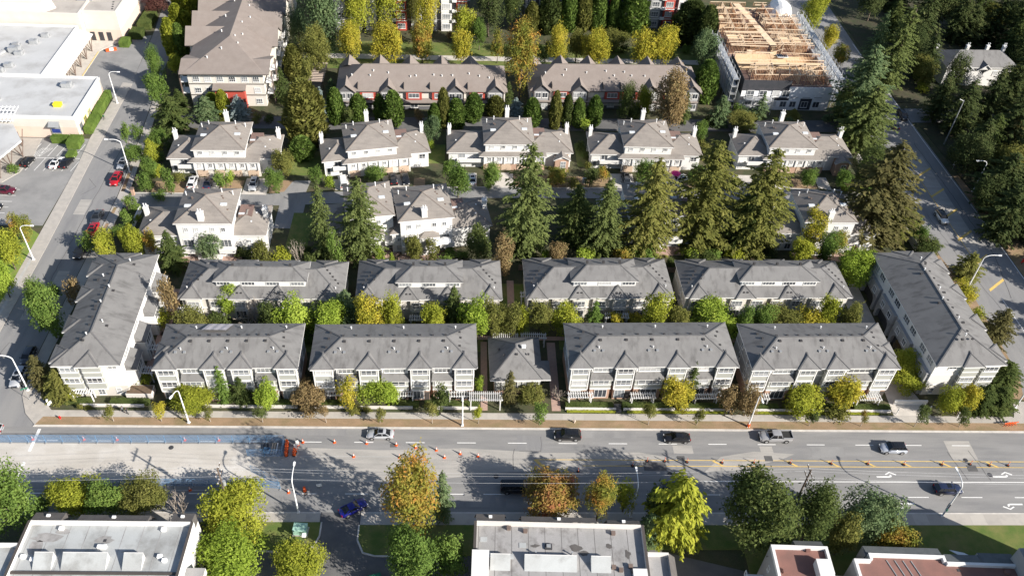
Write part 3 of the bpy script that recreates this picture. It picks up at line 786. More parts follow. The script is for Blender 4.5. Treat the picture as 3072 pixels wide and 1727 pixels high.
def front_row(label, cx, cy, W, D, rz, fr, extra=None):
    """Three-storey street-front row: walls, bays, hip roof with hipped gablets, vents."""
    root = thing('townhouse_row', label, 'townhouse', (cx, cy, 0.05), rz, 'grey roofed townhouses facing the main road')
    z, slope = 8.8, 0.415
    mb = MB(); oh = 0.55
    mb.box(-W/2+oh, W/2-oh, -D/2+oh+0.75, D/2-oh, 0, z-0.1, 0)
    mb.box(-W/2+oh-0.02, W/2-oh+0.02, -D/2+oh+0.72, D/2-oh+0.02, 0, 2.7, 1)
    for zz in (2.75, 5.45, 8.3):
        mb.box(-W/2+oh-0.05, W/2-oh+0.05, -D/2+oh+0.70, D/2-oh+0.05, zz, zz+0.2, 2)
    mb.build('wall', ['wall_grey', 'wall_brick', 'trim_white'], root)
    rf = MB(); lines, h = hip(rf, -W/2, W/2, -D/2, D/2, z, slope, 0, 1, mside=2)
    gx = [-W/2+W*f for f in fr]
    for i, g in enumerate(gx):
        gablet(rf, g, 4.1, -D/2, 0.25, z, slope, 'S', 0.66, lines=lines)
    if extra:
        for sd, u in extra:
            gablet(rf, u, 3.6, W/2 if sd == 'E' else -W/2, 0.2, z, slope, sd, 0.6, lines=lines)
    roof = rf.build('roof', ['roof_grey', 'trim_white', 'roof_grey_side'], root)
    caps(lines, 'ridge_cap', roof)
    yf = -D/2+1.05
    for i, g in enumerate(gx):
        facade_bay(root, g, 3.15, yf, 'gable')
        if i < len(gx)-1:
            a, b = g, gx[i+1]
            if b-a > 6.4:
                facade_bay(root, (a+b)/2, b-a-3.15-1.1, yf, 'mid')
    for s in (-1, 1):
        for yy in (-D*0.22, D*0.15):
            for zz in (3.6, 6.5):
                window(root, s*(W/2-oh), yy, zz, 1.1, 1.4, 'E' if s > 0 else 'W', 2, 2)
    q = random.Random(int(cx*10))
    for k in range(9):
        x = -W/2+5.5+(W-11)*k/8
        unit(roof, 'roof_vent', 'vent_dark', x, 0.5+q.uniform(-.05, .05), roof_z(D, z, slope, 0.5)-0.06, 0.32, 0.32, 0.2)
    for k in range(5):
        unit(roof, 'roof_vent', 'vent_dark', -W/2+5.8+(W-11.6)*k/4, -0.75, roof_z(D, z, slope, 0.75)-0.06, 0.42, 0.42, 0.24)
    for k in range(3):
        x = -W*0.32+W*0.32*k
        for dx in (-0.8, 0.7):
            unit(roof, 'roof_vent', 'metal_grey', x+dx, -2.6, roof_z(D, z, slope, 2.6)-0.06, 0.4, 0.4, 0.26)
        pipe(roof, 'vent_pipe', 'metal_white', x, -2.1, roof_z(D, z, slope, 2.1)-0.06, 0.09, 0.5)
        pipe(roof, 'vent_pipe', 'metal_white', x+1.4, 3.4, roof_z(D, z, slope, 3.4)-0.06, 0.1, 0.55)
    for s in (-1, 1):
        for yy in (-1.4, 0.6, 1.9):
            xx = s*(W/2-2.4-q.uniform(0, .8))
            unit(roof, 'roof_vent', 'vent_dark', xx, yy, z+slope*(W/2-abs(xx))-0.06, 0.34, 0.34, 0.2)
    return root, roof
front_row('grey hip roofed townhouse row with a pale tarp on its roof', -40.3, 103.75, 24.1, 10.5, R(1.5), (.085, .41, .60, .915), [('W', -1.0)])
front_row('grey hip roofed townhouse row west of the little clubhouse', -12.15, 104.15, 28.6, 10.6, R(1.5), (.08, .35, .655, .92))
front_row('grey hip roofed townhouse row east of the little clubhouse', 32.95, 105.2, 30.0, 10.8, R(1.5), (.07, .334, .641, .93))
front_row('grey hip roofed townhouse row next to the gated entry drive', 63.5, 105.4, 26.9, 11.2, R(1.5), (.07, .383, .576, .92), [('E', -1.2)])
tp = MB()
for k in range(6):
    x0, x1 = -45.4+k*0.7, -45.4+(k+1)*0.7
    tp.face([(x0, 105.6, 10.72+0.05*(k % 2)), (x1, 105.6, 10.77-0.05*(k % 2)), (x1+0.5, 108.4, 9.38-0.05*(k % 2)), (x0+0.5, 108.4, 9.33+0.05*(k % 2))])
tag(tp.build('tarp', ['tarp_lilac']), 'pale creased tarp laid on the back slope of a grey roof', 'tarp')

def rear_row(label, cx, cy, W, D, rz, c0, c1, gab):
    """Two-storey courtyard row with a raised window strip (clerestory) along the roof."""
    root = thing('townhouse_row', label, 'townhouse', (cx, cy, 0.05), rz, 'grey roofed courtyard townhouses')
    z, slope, oh = 6.0, 0.52, 0.5
    mb = MB()
    mb.box(-W/2+oh, W/2-oh, -D/2+oh+0.3, D/2-oh, 0, z-0.1, 0)
    for zz in (2.7, 5.5):
        mb.box(-W/2+oh-0.05, W/2-oh+0.05, -D/2+oh+0.25, D/2-oh+0.05, zz, zz+0.22, 1)
    mb.build('wall', ['wall_cream', 'trim_white'], root)
    rf = MB(); lines, h = hip(rf, -W/2, W/2, -D/2, D/2, z, slope, 0, 1, mside=2)
    for g in gab:
        gablet(rf, -W/2+g*W, 4.0, -D/2, 0.25, z, slope, 'S', 0.66, lines=lines)
    for g in (.13, .36, .62, .86):
        gablet(rf, -W/2+g*W, 4.2, D/2, 0.35, z, slope, 'N', 0.5, lines=lines, rise=1.25)
    roof = rf.build('roof', ['roof_grey', 'trim_white', 'roof_grey_side'], root)
    caps(lines, 'ridge_cap', roof)
    # clerestory
    X0, X1 = -W/2+c0*W, -W/2+c1*W
    y0, y1 = -D/2+1.9, D/2-3.4
    cz = 8.5
    cl = MB()
    cl.box(X0+0.5, X1-0.5, y0+0.3, y1, 6.4, cz-0.05, 0)
    cl.build('clerestory', ['trim_white'], root)
    cr = MB(); l2, h2 = hip(cr, X0, X1, y0+0.05, y1+0.6, cz, 0.42, 0, 1, 0.16, mside=2)
    cro = cr.build('clerestory_roof', ['roof_grey', 'trim_white', 'roof_grey_side'], root)
    caps(l2, 'ridge_cap', cro)
    nwin = max(3, int((X1-X0)/3.8))
    for k in range(nwin):
        window(root, X0+1.9+(X1-X0-3.8)*k/(nwin-1), y0+0.3, 7.38, 2.5, 0.85, 'S', 4, 1, sill=False)
    yw = -D/2+oh+0.3
    n = int(W/4.1)
    for k in range(n):
        x = -W/2+2.6+(W-5.2)*k/(n-1)
        b = MB(); b.box(x-1.35, x+1.35, yw-0.45, yw+0.05, 0.3, 5.3, 0)
        b.box(x-1.45, x+1.45, yw-0.5, yw+0.05, 2.65, 2.95, 1)
        b.build('bay', ['wall_cream', 'trim_white'], root)
        window(root, x, yw-0.45, 3.35, 2.2, 1.5, 'S', 3, 2)
        window(root, x, yw-0.45, 0.55, 2.0, 1.9, 'S', 3, 1, name='french_window', sill=False)
    for s in (-1, 1):
        for zz in (1.0, 3.5):
            window(root, s*(W/2-oh), -D*0.1, zz, 1.1, 1.4, 'E' if s > 0 else 'W', 2, 2)
    q = random.Random(int(cx*10))
    for s in (-1, 1):
        for k in range(6):
            xx = s*(W/2-1.3-0.55*k); yy = -1.8+0.62*k if s > 0 else -2.0+0.8*(k % 4)
            zz = z+slope*min(W/2-abs(xx), D/2-abs(yy))
            unit(roof, 'roof_vent', 'vent_dark', xx, yy, zz-0.06, 0.34, 0.34, 0.2)
        pipe(roof, 'vent_pipe', 'metal_white', s*(W/2-1.6), -3.4, z+slope*1.6-0.06, 0.09, 0.5)
    for k in range(3):
        x = X0+3.4+(X1-X0-6.8)*k/2
        unit(cro, 'roof_vent', 'vent_dark', x, y1-2.1, cz+0.5*(min((y1+0.6-y0)/2, y1-2.1-y0))-0.35, 0.4, 0.4, 0.5)
    for g in gab[1:-1]:
        for dx in (-0.35, 0.35):
            unit(roof, 'roof_vent', 'vent_dark', -W/2+g*W+dx, -D/2+0.75, z+0.62, 0.3, 0.3, 0.16)
    return root
rear_row('long grey courtyard row with a white window strip, beside the brown plum tree', -38.35, 123.7, 30.7, 10.6, R(0.8), .21, .78, (.085, .37, .60, .915))
rear_row('grey courtyard row with a white window strip, behind the row west of the clubhouse', -7.0, 124.4, 27.9, 11.2, R(1.5), .27, .73, (.085, .36, .63, .92))
rear_row('grey courtyard row with a white window strip, below the tallest olive firs', 25.9, 125.6, 29.0, 11.4, R(1.5), .30, .755, (.08, .36, .62, .90))
rear_row('grey courtyard row with a white window strip, beside the block by the east street', 59.2, 126.2, 33.6, 11.0, R(1.2), .32, .80, (.09, .36, .62, .90))

def end_block(label, cx, cy, W, D, rz, side):
    """Three-storey end block, ridge running away from the main road. side: which long side faces the courtyard."""
    root = thing('townhouse_block', label, 'townhouse', (cx, cy, 0.05), rz)
    z, slope, oh = 8.8, 0.42, 0.55
    mb = MB()
    mb.box(-W/2+oh, W/2-oh, -D/2+oh+0.4, D/2-oh, 0, z-0.1, 0)
    mb.box(-W/2+oh-0.03, W/2-oh+0.03, -D/2+oh+0.37, D/2-oh+0.03, 0, 2.5, 1)
    for zz in (2.6, 5.4, 8.3):
        mb.box(-W/2+oh-0.06, W/2-oh+0.06, -D/2+oh+0.34, D/2-oh+0.06, zz, zz+0.22, 2)
    mb.build('wall', ['wall_white', 'wall_cream', 'trim_white'], root)
    rf = MB(); lines, h = hip(rf, -W/2, W/2, -D/2, D/2, z, slope, 0, 1, mside=2)
    gablet(rf, W*0.02 if side == 'E' else W*0.02, 4.0, -D/2, 0.35, z, slope, 'S', 0.62, lines=lines)
    street = 'W' if side == 'E' else 'E'
    es = -W/2 if street == 'W' else W/2
    for u in (-D*0.40, -D*0.15, D*0.12, D*0.36):
        gablet(rf, u, 4.2, es, 0.5, z, slope, street, 0.55, lines=lines)
    gablet(rf, 0, 4.6, D/2, 0.4, z, slope, 'N', 0.5, lines=lines)
    roof = rf.build('roof', ['roof_grey', 'trim_white', 'roof_grey_side'], root)
    caps(lines, 'ridge_cap', roof)
    # south front: two bays
    yf = -D/2+oh+0.4
    for i, xc in enumerate((-W*0.29, W*0.04) if side == 'E' else (W*0.04, W*0.32)):
        b = MB(); w = 3.0
        b.box(xc-w/2, xc+w/2, yf-0.7, yf+0.05, 2.5, z-0.25, 1)
        for z0, z1 in ((2.45, 2.7), (4.05, 4.25), (5.5, 5.7), (6.75, 6.95), (8.25, 8.5)):
            b.box(xc-w/2-0.04, xc+w/2+0.04, yf-0.76, yf+0.05, z0, z1, 0)
        b.build('bay', ['trim_white', 'wall_sage'], root)
        window(root, xc, yf-0.7, 4.27, w*0.84, 1.2, 'S', 3, 2)
        if (i == 0) == (side == 'E'):
            window(root, xc, yf-0.7, 7.0, w*0.84, 1.2, 'S', 3, 2)
        window(root, xc, yf, 0.4, 1.2, 1.8, 'S', 2, 2)
    xw = W*0.33 if side == 'E' else -W*0.2
    window(root, xw, yf, 7.0, 1.5, 1.2, 'S', 2, 2)
    window(root, W*0.3 if side == 'E' else -W*0.33, yf, 0.6, 0.9, 1.5, 'S', 1, 2)
    # courtyard side
    cxs = (W/2-oh) if side == 'E' else (-W/2+oh)
    fc = side
    sg = 1 if side == 'E' else -1
    n = 4
    for k in range(n):
        yc = -D/2+4.4+(D-8.8)*k/(n-1)
        b = MB()
        if side == 'E':
            b.box(cxs-0.05, cxs+1.5, yc-2.0, yc+2.0, 0, 5.2, 0)
            b.face([(cxs+1.8, yc-2.3, 5.15), (cxs+1.8, yc+2.3, 5.15), (cxs, yc+2.0, 6.5), (cxs, yc-2.0, 6.5)], 1)
            b.face([(cxs+1.8, yc-2.3, 5.15), (cxs, yc-2.0, 6.5), (cxs, yc-2.3, 5.15)], 1)
            b.face([(cxs+1.8, yc+2.3, 5.15), (cxs, yc+2.0, 6.5), (cxs, yc+2.3, 5.15)], 1)
            b.box(cxs-0.02, cxs+1.8, yc-2.3, yc+2.3, 5.02, 5.14, 2)
            b.build('bay', ['wall_white', 'roof_grey_side', 'trim_white'], root)
            window(root, cxs+1.5, yc, 3.2, 2.6, 1.4, 'E', 3, 2)
            window(root, cxs, yc, 6.75, 2.6, 1.3, 'E', 3, 2)
            window(root, cxs+1.5, yc, 0.5, 2.4, 1.9, 'E', 3, 1, sill=False)
        else:
            # arched garage bay below, window strip above
            b.box(cxs-0.7, cxs+0.05, yc-3.2, yc+3.2, 2.9, 5.6, 0)
            for k2 in range(7):
                a0, a1 = PI*k2/7, PI*(k2+1)/7
                b.face([(cxs-0.7, yc-2.5*math.cos(a0), 1.6+1.7*math.sin(a0)), (cxs-0.7, yc-2.5*math.cos(a1), 1.6+1.7*math.sin(a1)), (cxs-0.7, yc-3.2*math.cos(a1), 3.3), (cxs-0.7, yc-3.2*math.cos(a0), 3.3)], 0)
            for s2 in (-1, 1):
                b.box(cxs-0.7, cxs, yc+s2*2.85-0.35, yc+s2*2.85+0.35, 0, 3.2, 0)
            b.build('garage_arch', ['wall_grey'], root)
            g = MB(); g.box(cxs-0.06, cxs+0.02, yc-2.45, yc+2.45, 0.02, 2.9); g.build('garage_door', ['garage_dark'], root)
            for dy in (-1.5, 1.5):
                window(root, cxs, yc+dy, 6.6, 2.2, 1.5, 'W', 3, 2)
                window(root, cxs-0.7, yc+dy, 3.6, 1.4, 1.3, 'W', 2, 2)
    q = random.Random(int(cx*10))
    for k in range(12):
        yy = -D*0.36+D*0.72*k/11
        unit(roof, 'roof_vent', 'vent_dark', es*0.16/1.0+(0.35 if street == 'W' else -0.35)*0, yy, z+slope*(W/2-abs(es*0.16))-0.06, 0.32, 0.32, 0.2)
    for k in range(6):
        yy = -D*0.34+D*0.66*k/5+q.uniform(-.8, .8)
        xx = q.uniform(0.8, 3.2)*(1 if k % 2 else -1)
        unit(roof, 'roof_vent', 'vent_dark', xx, yy, z+slope*(W/2-abs(xx))-0.06, 0.4, 0.4, 0.24)
        pipe(roof, 'vent_pipe', 'metal_white', xx+0.8*(1 if xx < 0 else -1), yy+0.7, z+slope*(W/2-abs(xx+0.8*(1 if xx < 0 else -1)))-0.06, 0.1, 0.6)
    return root
end_block('long grey roofed end block at the corner of the west street', -63.75, 112.9, 11.3, 28.4, R(2.2), 'E')
end_block('long dark roofed end block with arched garages at the east street', 89.75, 116.3, 13.2, 31.0, R(2.4), 'W')

# ------------------------------------------------------------------ the small clubhouse
root = thing('clubhouse', 'small grey hip roofed clubhouse between the middle townhouse rows', 'clubhouse', (9.6, 105.6, 0.05), R(1.5))
mb = MB(); mb.box(-4.3, 3.8, -4.6, 4.5, 0, 4.2, 0); mb.box(-4.35, 3.85, -4.65, 4.5, 0, 0.9, 1); mb.box(-4.4, 3.9, -4.7, 4.55, 3.2, 3.4, 2)
mb.build('wall', ['wall_sage', 'wall_brick', 'trim_white'], root)
rf = MB(); lines, h = hip(rf, -5.2, 4.2, -5.1, 5.1, 4.3, 0.72, mside=2)
l2, h2 = hip(rf, -5.15, 5.6, -5.2, -0.6, 4.26, 0.55, mside=2)
roof = rf.build('roof', ['roof_grey', 'trim_white', 'roof_grey_side'], root); caps(lines, 'ridge_cap', roof)
for k in range(4):
    window(root, -3.2+2.0*k, -4.6, 3.45, 1.5, 0.65, 'S', 3, 1, sill=False)
for k in range(9):
    mb = MB(); mb.box(-4.0+k*0.93, -3.9+k*0.93, -4.75, -4.62, 0.9, 3.2); mb.build('batten', ['trim_white'], root)
unit(roof, 'roof_vent', 'metal_white', 0.9, -0.2, 7.35, 0.7, 0.5, 0.5)
vents(roof, [(-2.6, -1.0, 6.2), (-3.4, 0.9, 5.6), (-0.4, -1.5, 6.95), (1.7, -1.2, 6.6)])

# ------------------------------------------------------------------ white houses with beige hip roofs
def chimney(parent, x, y, z0, z1, w=0.95, d=0.8):
    mb = MB()
    mb.box(x-w/2, x+w/2, y-d/2, y+d/2, z0, z1-0.25, 0)
    mb.box(x-w/2-0.08, x+w/2+0.08, y-d/2-0.08, y+d/2+0.08, z1-0.25, z1, 0)
    o = mb.build('chimney', ['wall_white'], parent)
    for dx in (-0.25, 0.25):
        pipe(o, 'flue', 'metal_white', x+dx, y, z1, 0.09, 0.75)
    return o
def beige_house(label, cx, cy, rz, left, right, mode='front', entry=None, eave=7.1, we=4.35, hw=6.0, hd=5.9, brick_left=False):
    root = thing('white_house', label, 'house', (cx, cy, 0.05), rz, 'white houses with beige hip roofs')
    slope = 0.46
    mb = MB()
    mb.box(-hw+0.45, hw-0.45, -hd+0.32, hd-0.4, 0, eave-0.1, 0)
    mb.box(-left+0.5, -hw+0.55, -4.7, 3.9, 0, we-0.1, 0)
    mb.box(hw-0.55, right-0.5, -4.7, 4.3, 0, we-0.1, 0)
    mb.build('wall', ['wall_white'], root)
    rf = MB(); lines, h = hip(rf, -hw, hw, -hd, hd, eave, slope)
    roof = rf.build('roof', ['roof_beige', 'trim_white'], root)
    caps(lines, 'ridge_cap_beige', roof)
    wr = MB(); l1, _ = hip(wr, -left, -hw+2.6, -5.2, 4.4, we, 0.5)
    wing_l = wr.build('wing_roof', ['roof_beige', 'trim_white'], root); caps(l1[:2], 'ridge_cap_beige', wing_l)
    wr = MB(); l2, _ = hip(wr, hw-2.6, right, -5.2, 4.8, we, 0.5)
    wing = wr.build('wing_roof', ['roof_beige', 'trim_white'], root); caps(l2[2:4], 'ridge_cap_beige', wing)
    # sunk roof deck with a skylight in the right wing
    dk = MB(); dk.box(hw+0.15, hw+2.9, -1.2, 2.4, we+0.2, we+2.05, 1, 0)
    dko = dk.build('roof_deck', ['deck_brown', 'trim_brown'], root)
    unit(dko, 'skylight', 'skylight', hw+0.8, -0.7, we+2.02, 1.1, 0.5, 0.15)
    # main roof furniture
    sk = MB(); zz = eave+slope*2.4
    sk.box(hw-2.9, hw-1.6, -1.6, -0.9, zz+0.05, zz+0.35); sk.build('skylight', ['skylight'], roof)
    sk = MB(); sk.box(-hw+1.7, -hw+3.0, -2.0, -1.3, zz+0.0, zz+0.3); sk.build('skylight', ['skylight'], roof)
    for x, y in ((-hw+1.0, 2.9), (-hw+2.7, 2.9), (hw-3.2, 2.6), (hw-1.2, 3.0)):
        pipe(roof, 'vent_pipe', 'metal_white', x, y, eave+slope*min(hw-abs(x), hd-abs(y))-0.1, 0.1, 1.05)
    for x, y in ((-hw+2.6, 1.2), (-hw+2.9, 0.6), (hw-3.0, 1.3), (hw-2.7, 0.8), (-0.3, 0.9), (hw-1.4, -2.2)):
        unit(roof, 'roof_vent', 'trim_brown', x, y, eave+slope*min(hw-abs(x), hd-abs(y))-0.08, 0.3, 0.3, 0.22)
    for x, y in ((right-3.2, -2.4), (right-2.6, 0.6), (-left+2.2, -1.6)):
        unit(wing if x > 0 else wing_l, 'roof_vent', 'metal_white', x, y, we+0.5*min(right-x if x > 0 else left+x, 5.2-abs(y))-0.08, 0.28, 0.28, 0.2)
    if mode == 'front':
        # projecting middle storey with skirt roof over a row of garage doors
        mb = MB(); x0, x1 = -hw+0.1, hw+2.6
        mb.box(x0, x1, -hd-0.45, -hd+0.4, 2.05, we, 0)
        n = 7
        for k in range(n):
            xx = x0+0.15+(x1-x0-0.3)*k/(n-1)
            mb.box(xx-0.16, xx+0.16, -hd-0.68, -hd-0.4, 2.05, we-0.02, 0)
        mb.build('front_bay', ['wall_white'], root)
        sr = MB()
        sr.face([(x0-1.2, -hd-0.85, we-0.02), (x1+0.3, -hd-0.85, we-0.02), (x1, -hd+0.32, we+0.55), (x0, -hd+0.32, we+0.55)], 0)
        sr.face([(x0-1.2, -hd-0.85, we-0.02), (x0, -hd+0.32, we+0.55), (x0-1.2, -hd+0.9, we-0.02)], 0)
        sr.face([(x1+0.3, -hd-0.85, we-0.02), (x1, -hd+0.32, we+0.55), (x1+0.3, -hd+0.9, we-0.02)], 0)
        sr.box(x0-1.2, x1+0.3, -hd-0.87, -hd-0.75, we-0.18, we-0.03, 1)
        sr.build('skirt_roof', ['roof_beige', 'trim_white'], root)
        for k in range(n-1):
            xx = x0+0.15+(x1-x0-0.3)*(k+0.5)/(n-1)
            window(root, xx, -hd-0.45, 2.75, 0.85, 1.05, 'S', 2, 2)
        gl = MB(); gl.box(x0, x1, -hd-0.1, -hd+0.4, 0, 2.05, 0); gl.build('garage_wall', ['wall_brick' if entry else 'wall_cream'], root)
        for k in range(4):
            xx = x0+1.6+(x1-x0-3.2)*k/3
            g = MB(); g.box(xx-1.2, xx+1.2, -hd-0.18, -hd-0.08, 0.03, 1.95)
            for r_ in range(4):
                g.box(xx-1.12, xx+1.12, -hd-0.2, -hd-0.1, 0.08+r_*0.46, 0.5+r_*0.46)
            g.build('garage_door', ['garage_tan'], root)
        for k in range(4):
            window(root, -hw+1.9+k*(2*hw-3.8)/3, -hd+0.32, 5.7, 1.05, 0.95, 'S', 3, 2)
        # left wing balcony
        b = MB(); b.box(-left+2.4, -hw+0.2, -6.1, -4.7, 2.2, 2.45, 0); b.box(-left+2.4, -hw+0.2, -6.12, -6.02, 2.45, 3.25, 0)
        b.build('balcony', ['wall_white'], root)
        window(root, -left+3.6, -4.7, 2.5, 1.6, 1.4, 'S', 2, 1)
        window(root, right-2.0, -4.7, 2.4, 1.5, 1.3, 'S', 2, 2)
        window(root, -left+1.4, -4.7, 0.4, 0.9, 1.9, 'S', 1, 1, sill=False)
        if entry:
            e = MB(); x = entry
            e.box(x-1.6, x+1.6, -6.9, -4.6, 0, 3.7, 0)
            e.build('entry_porch', ['wall_brick'], root)
            er = MB(); gable(er, x, 3.4, -6.6, 0.25, 3.75, 0.9, 3.0, 'S', 0, 2, 1)
            er.build('entry_roof', ['roof_beige', 'trim_white', 'wall_white'], root)
            window(root, x+0.3, -6.9, 0.5, 1.3, 2.6, 'S', 2, 3, sill=False)
        chimney(root, 0.1, hd+0.1, 0, eave+2.5)
        chimney(root, right-0.9, 2.9, 0, we+2.6, 0.8, 1.1)
        chimney(root, -left+0.7, 2.4, 0, we+2.5, 0.8, 0.9)
    else:
        # garden side: rear bays, sliding doors, a chimney standing on the slope
        chimney(root, -0.3, -hd+0.9, eave-0.8, eave+2.3, 1.15, 0.9)
        chimney(root, right-0.8, 0.5, 0, we+2.6, 0.9, 1.0)
        chimney(root, -left+0.8, 1.2, 0, we+2.5, 0.8, 0.9)
        b = MB(); b.box(-2.3, 2.4, -hd-0.7, -hd+0.55, 0, eave-4.0, 0); b.build('rear_bay', ['wall_white'], root)
        sr = MB(); hip(sr, -1.7, 2.6, -hd-1.1, -hd+1.6, eave-4.0, 0.55); sr.build('bay_roof', ['roof_beige', 'trim_white'], root)
        bl = MB(); bl.box(-hw+0.6, -2.4, -hd-1.5, -hd+0.5, 2.4, 2.65, 0); bl.box(-hw+0.6, -2.4, -hd-1.5, -hd-1.4, 2.65, 3.5, 0)
        bl.build('balcony', ['wall_white'], root); bl = MB()
        bl.box(2.5, hw-0.2, -hd-1.5, -hd+0.5, 2.4, 2.65, 0); bl.box(2.5, hw-0.2, -hd-1.5, -hd-1.4, 2.65, 3.5, 0)
        bl.build('balcony', ['wall_white'], root)
        for x in (-3.6, 3.7):
            window(root, x, -hd+0.32, 2.7, 2.2, 2.0, 'S', 3, 1, sill=False)
            window(root, x, -hd+0.32, eave-2.3, 0.9, 1.1, 'S', 2, 2)
        window(root, -1.6, -hd+0.32, eave-2.3, 0.9, 1.1, 'S', 2, 2)
        window(root, 1.6, -hd+0.32, eave-2.3, 0.9, 1.1, 'S', 2, 2)
        window(root, -0.9, -hd-0.7, 0.5, 1.3, 1.8, 'S', 2, 1); window(root, 1.1, -hd-0.7, 2.9, 1.5, 1.6, 'S', 2, 1)
        for x in (-hw+1.8, hw-1.6):
            window(root, x, -hd+0.32, 0.3, 1.8, 1.9, 'S', 2, 1, sill=False)
        tr = MB(); tr.box(-hw-.5, hw+.5, -hd-2.6, -hd+.3, 0, .12); tr.build('terrace', ['paver'], root)
        for x in (right-3.8, right-1.8, -left+2.0, -left+4.2):
            window(root, x, -4.7, 3.0 if we > 4.6 else 2.2, 0.9, 0.9, 'S', 2, 2)
            window(root, x, -4.7, 0.5, 1.4, 1.6, 'S', 2, 1)
    return root
beige_house('white house with beige hip roof nearest the west street, garages on the lane', -56.3, 170.95, R(2), 12.0, 13.0, 'front')
beige_house('white beige roofed house set askew, behind the great twin spruces', -23.0, 172.7, R(12), 11.6, 13.6, 'front')
beige_house('white beige roofed house with a brick porch, behind the lone pointed cedar', 9.5, 176.0, R(2), 14.6, 15.4, 'front', entry=12.6)
beige_house('white beige roofed house with a pink parasol on its forecourt', 42.6, 176.4, R(0.5), 13.6, 13.6, 'front')
beige_house('white beige roofed house with a brick porch, nearest the east street', 77.6, 177.4, R(1), 12.8, 15.6, 'front', entry=12.9)
beige_house('white house seen from its garden side, nearest the west street', -52.8, 142.4, R(2), 13.8, 11.9, 'rear', eave=9.0, we=5.4, hw=5.8)
beige_house('white house seen from its garden side, with white parasols on its terrace', -9.2, 145.0, R(10), 7.6, 14.0, 'rear', eave=9.0, we=5.4, hw=5.8)
beige_house('white house half hidden behind the great twin spruces', -20.6, 145.4, R(10), 11.0, 6.2, 'rear', eave=9.1, we=5.4, hw=5.0)
beige_house('white house almost hidden behind the tall olive firs', 40.0, 148.2, R(1), 11.5, 12.0, 'rear', eave=8.8, we=5.2, hw=6.2)
beige_house('white house in the shade of the fir by the east street', 77.0, 147.0, R(1), 11.5, 12.0, 'rear', eave=8.8, we=5.2, hw=5.8)

# ------------------------------------------------------------------ brown-roofed terraces further back
def brown_terrace(label, cx, cy, L, rz, gx, reds, rear):
    root = thing('terrace', label, 'townhouse', (cx, cy, 0.05), rz, 'brown roofed terraces with red bays')
    D, z, ridge = 13.6, 5.6, 9.6
    s = (ridge-z)/(D/2)
    mb = MB(); mb.box(-L/2+0.6, L/2-0.6, -D/2+0.7, D/2-0.6, 0, z-0.05, 0); mb.box(-L/2+0.55, L/2-0.55, -D/2+0.65, D/2-0.55, 0, 1.0, 1)
    mb.build('wall', ['wall_cream', 'wall_dark'], root)
    rf = MB(); lines, h = hip(rf, -L/2, L/2, -D/2, D/2, z, s)
    for g in gx:
        gable(rf, g, 4.4, -D/2+0.4, 0.6, z+0.1, 2.0, 4.0, 'S', 0, 2, 1)
    for g in rear:
        gable(rf, g, 5.0, D/2, 0.3, z, 2.7, 5.0, 'N', 0, 2, 1)
    roof = rf.build('roof', ['roof_brown', 'trim_dark', 'wall_dark'], root)
    caps(lines[-1:], 'ridge_cap_beige', roof)
    pr = MB()
    pr.face([(-L/2+0.8, -D/2-0.7, 2.75), (L/2-0.8, -D/2-0.7, 2.75), (L/2-0.8, -D/2+0.75, 3.35), (-L/2+0.8, -D/2+0.75, 3.35)], 0)
    pr.box(-L/2+0.8, L/2-0.8, -D/2-0.72, -D/2-0.6, 2.55, 2.74, 1)
    pr.build('porch_roof', ['roof_brown', 'trim_dark'], root)
    for g in gx:
        b = MB(); b.box(g-2.1, g+2.1, -D/2-0.2, -D/2+0.8, 0, z+0.05, 0); b.box(g-2.15, g-1.9, -D/2-0.28, -D/2-0.15, 0, z, 1); b.box(g+1.9, g+2.15, -D/2-0.28, -D/2-0.15, 0, z, 1)
        b.build('bay', ['wall_grey', 'trim_dark'], root)
        for zz in (0.6, 3.7):
            for dx in (-0.9, 0.9):
                window(root, g+dx, -D/2-0.2, zz, 1.5, 1.5, 'S', 2, 1)
    for g in reds:
        b = MB(); b.box(g-2.0, g+2.0, -D/2+0.1, -D/2+0.8, 3.2, z-0.1, 0); b.build('red_bay', ['wall_red'], root)
        window(root, g, -D/2+0.1, 3.75, 2.7, 1.35, 'S', 3, 1)
        window(root, g, -D/2+0.65, 0.6, 1.9, 1.5, 'S', 2, 1)
        f = MB(); f.box(g-2.6, g-2.45, -D/2+0.5, -D/2+3.2, z+0.2, z+1.4); f.build('party_wall', ['trim_dark'], roof)
        pipe(roof, 'vent_pipe', 'metal_white', g+0.6, -D*0.22, z+s*(D/2-D*0.22)-0.05, 0.12, 0.5)
    q = random.Random(int(cx))
    for k in range(8):
        x = -L/2+4+(L-8)*k/7+q.uniform(-1, 1); y = -q.uniform(1.5, 3.6)
        pipe(roof, 'vent_pipe', 'metal_white', x, y, z+s*(D/2+y)-0.05, 0.12, 0.5)
brown_terrace('brown roofed terrace with red bays beside the slatted ramp', -12.0, 202.2, 43.5, R(2.5), (-19.2, -8.6, 8.4, 18.6), (-13.8, -2.2, 4.4, 14.0), (-19, -11, -3.2, 5, 12.6))
brown_terrace('brown roofed terrace with red bays beside the building site', 38.2, 205.0, 45.5, R(2), (-19.6, -9.6, 9.0, 20.0), (-14.4, -1.0, 3.6, 14.6), (-21, -13.5, -6, 2.0, 10.2, 18.5))

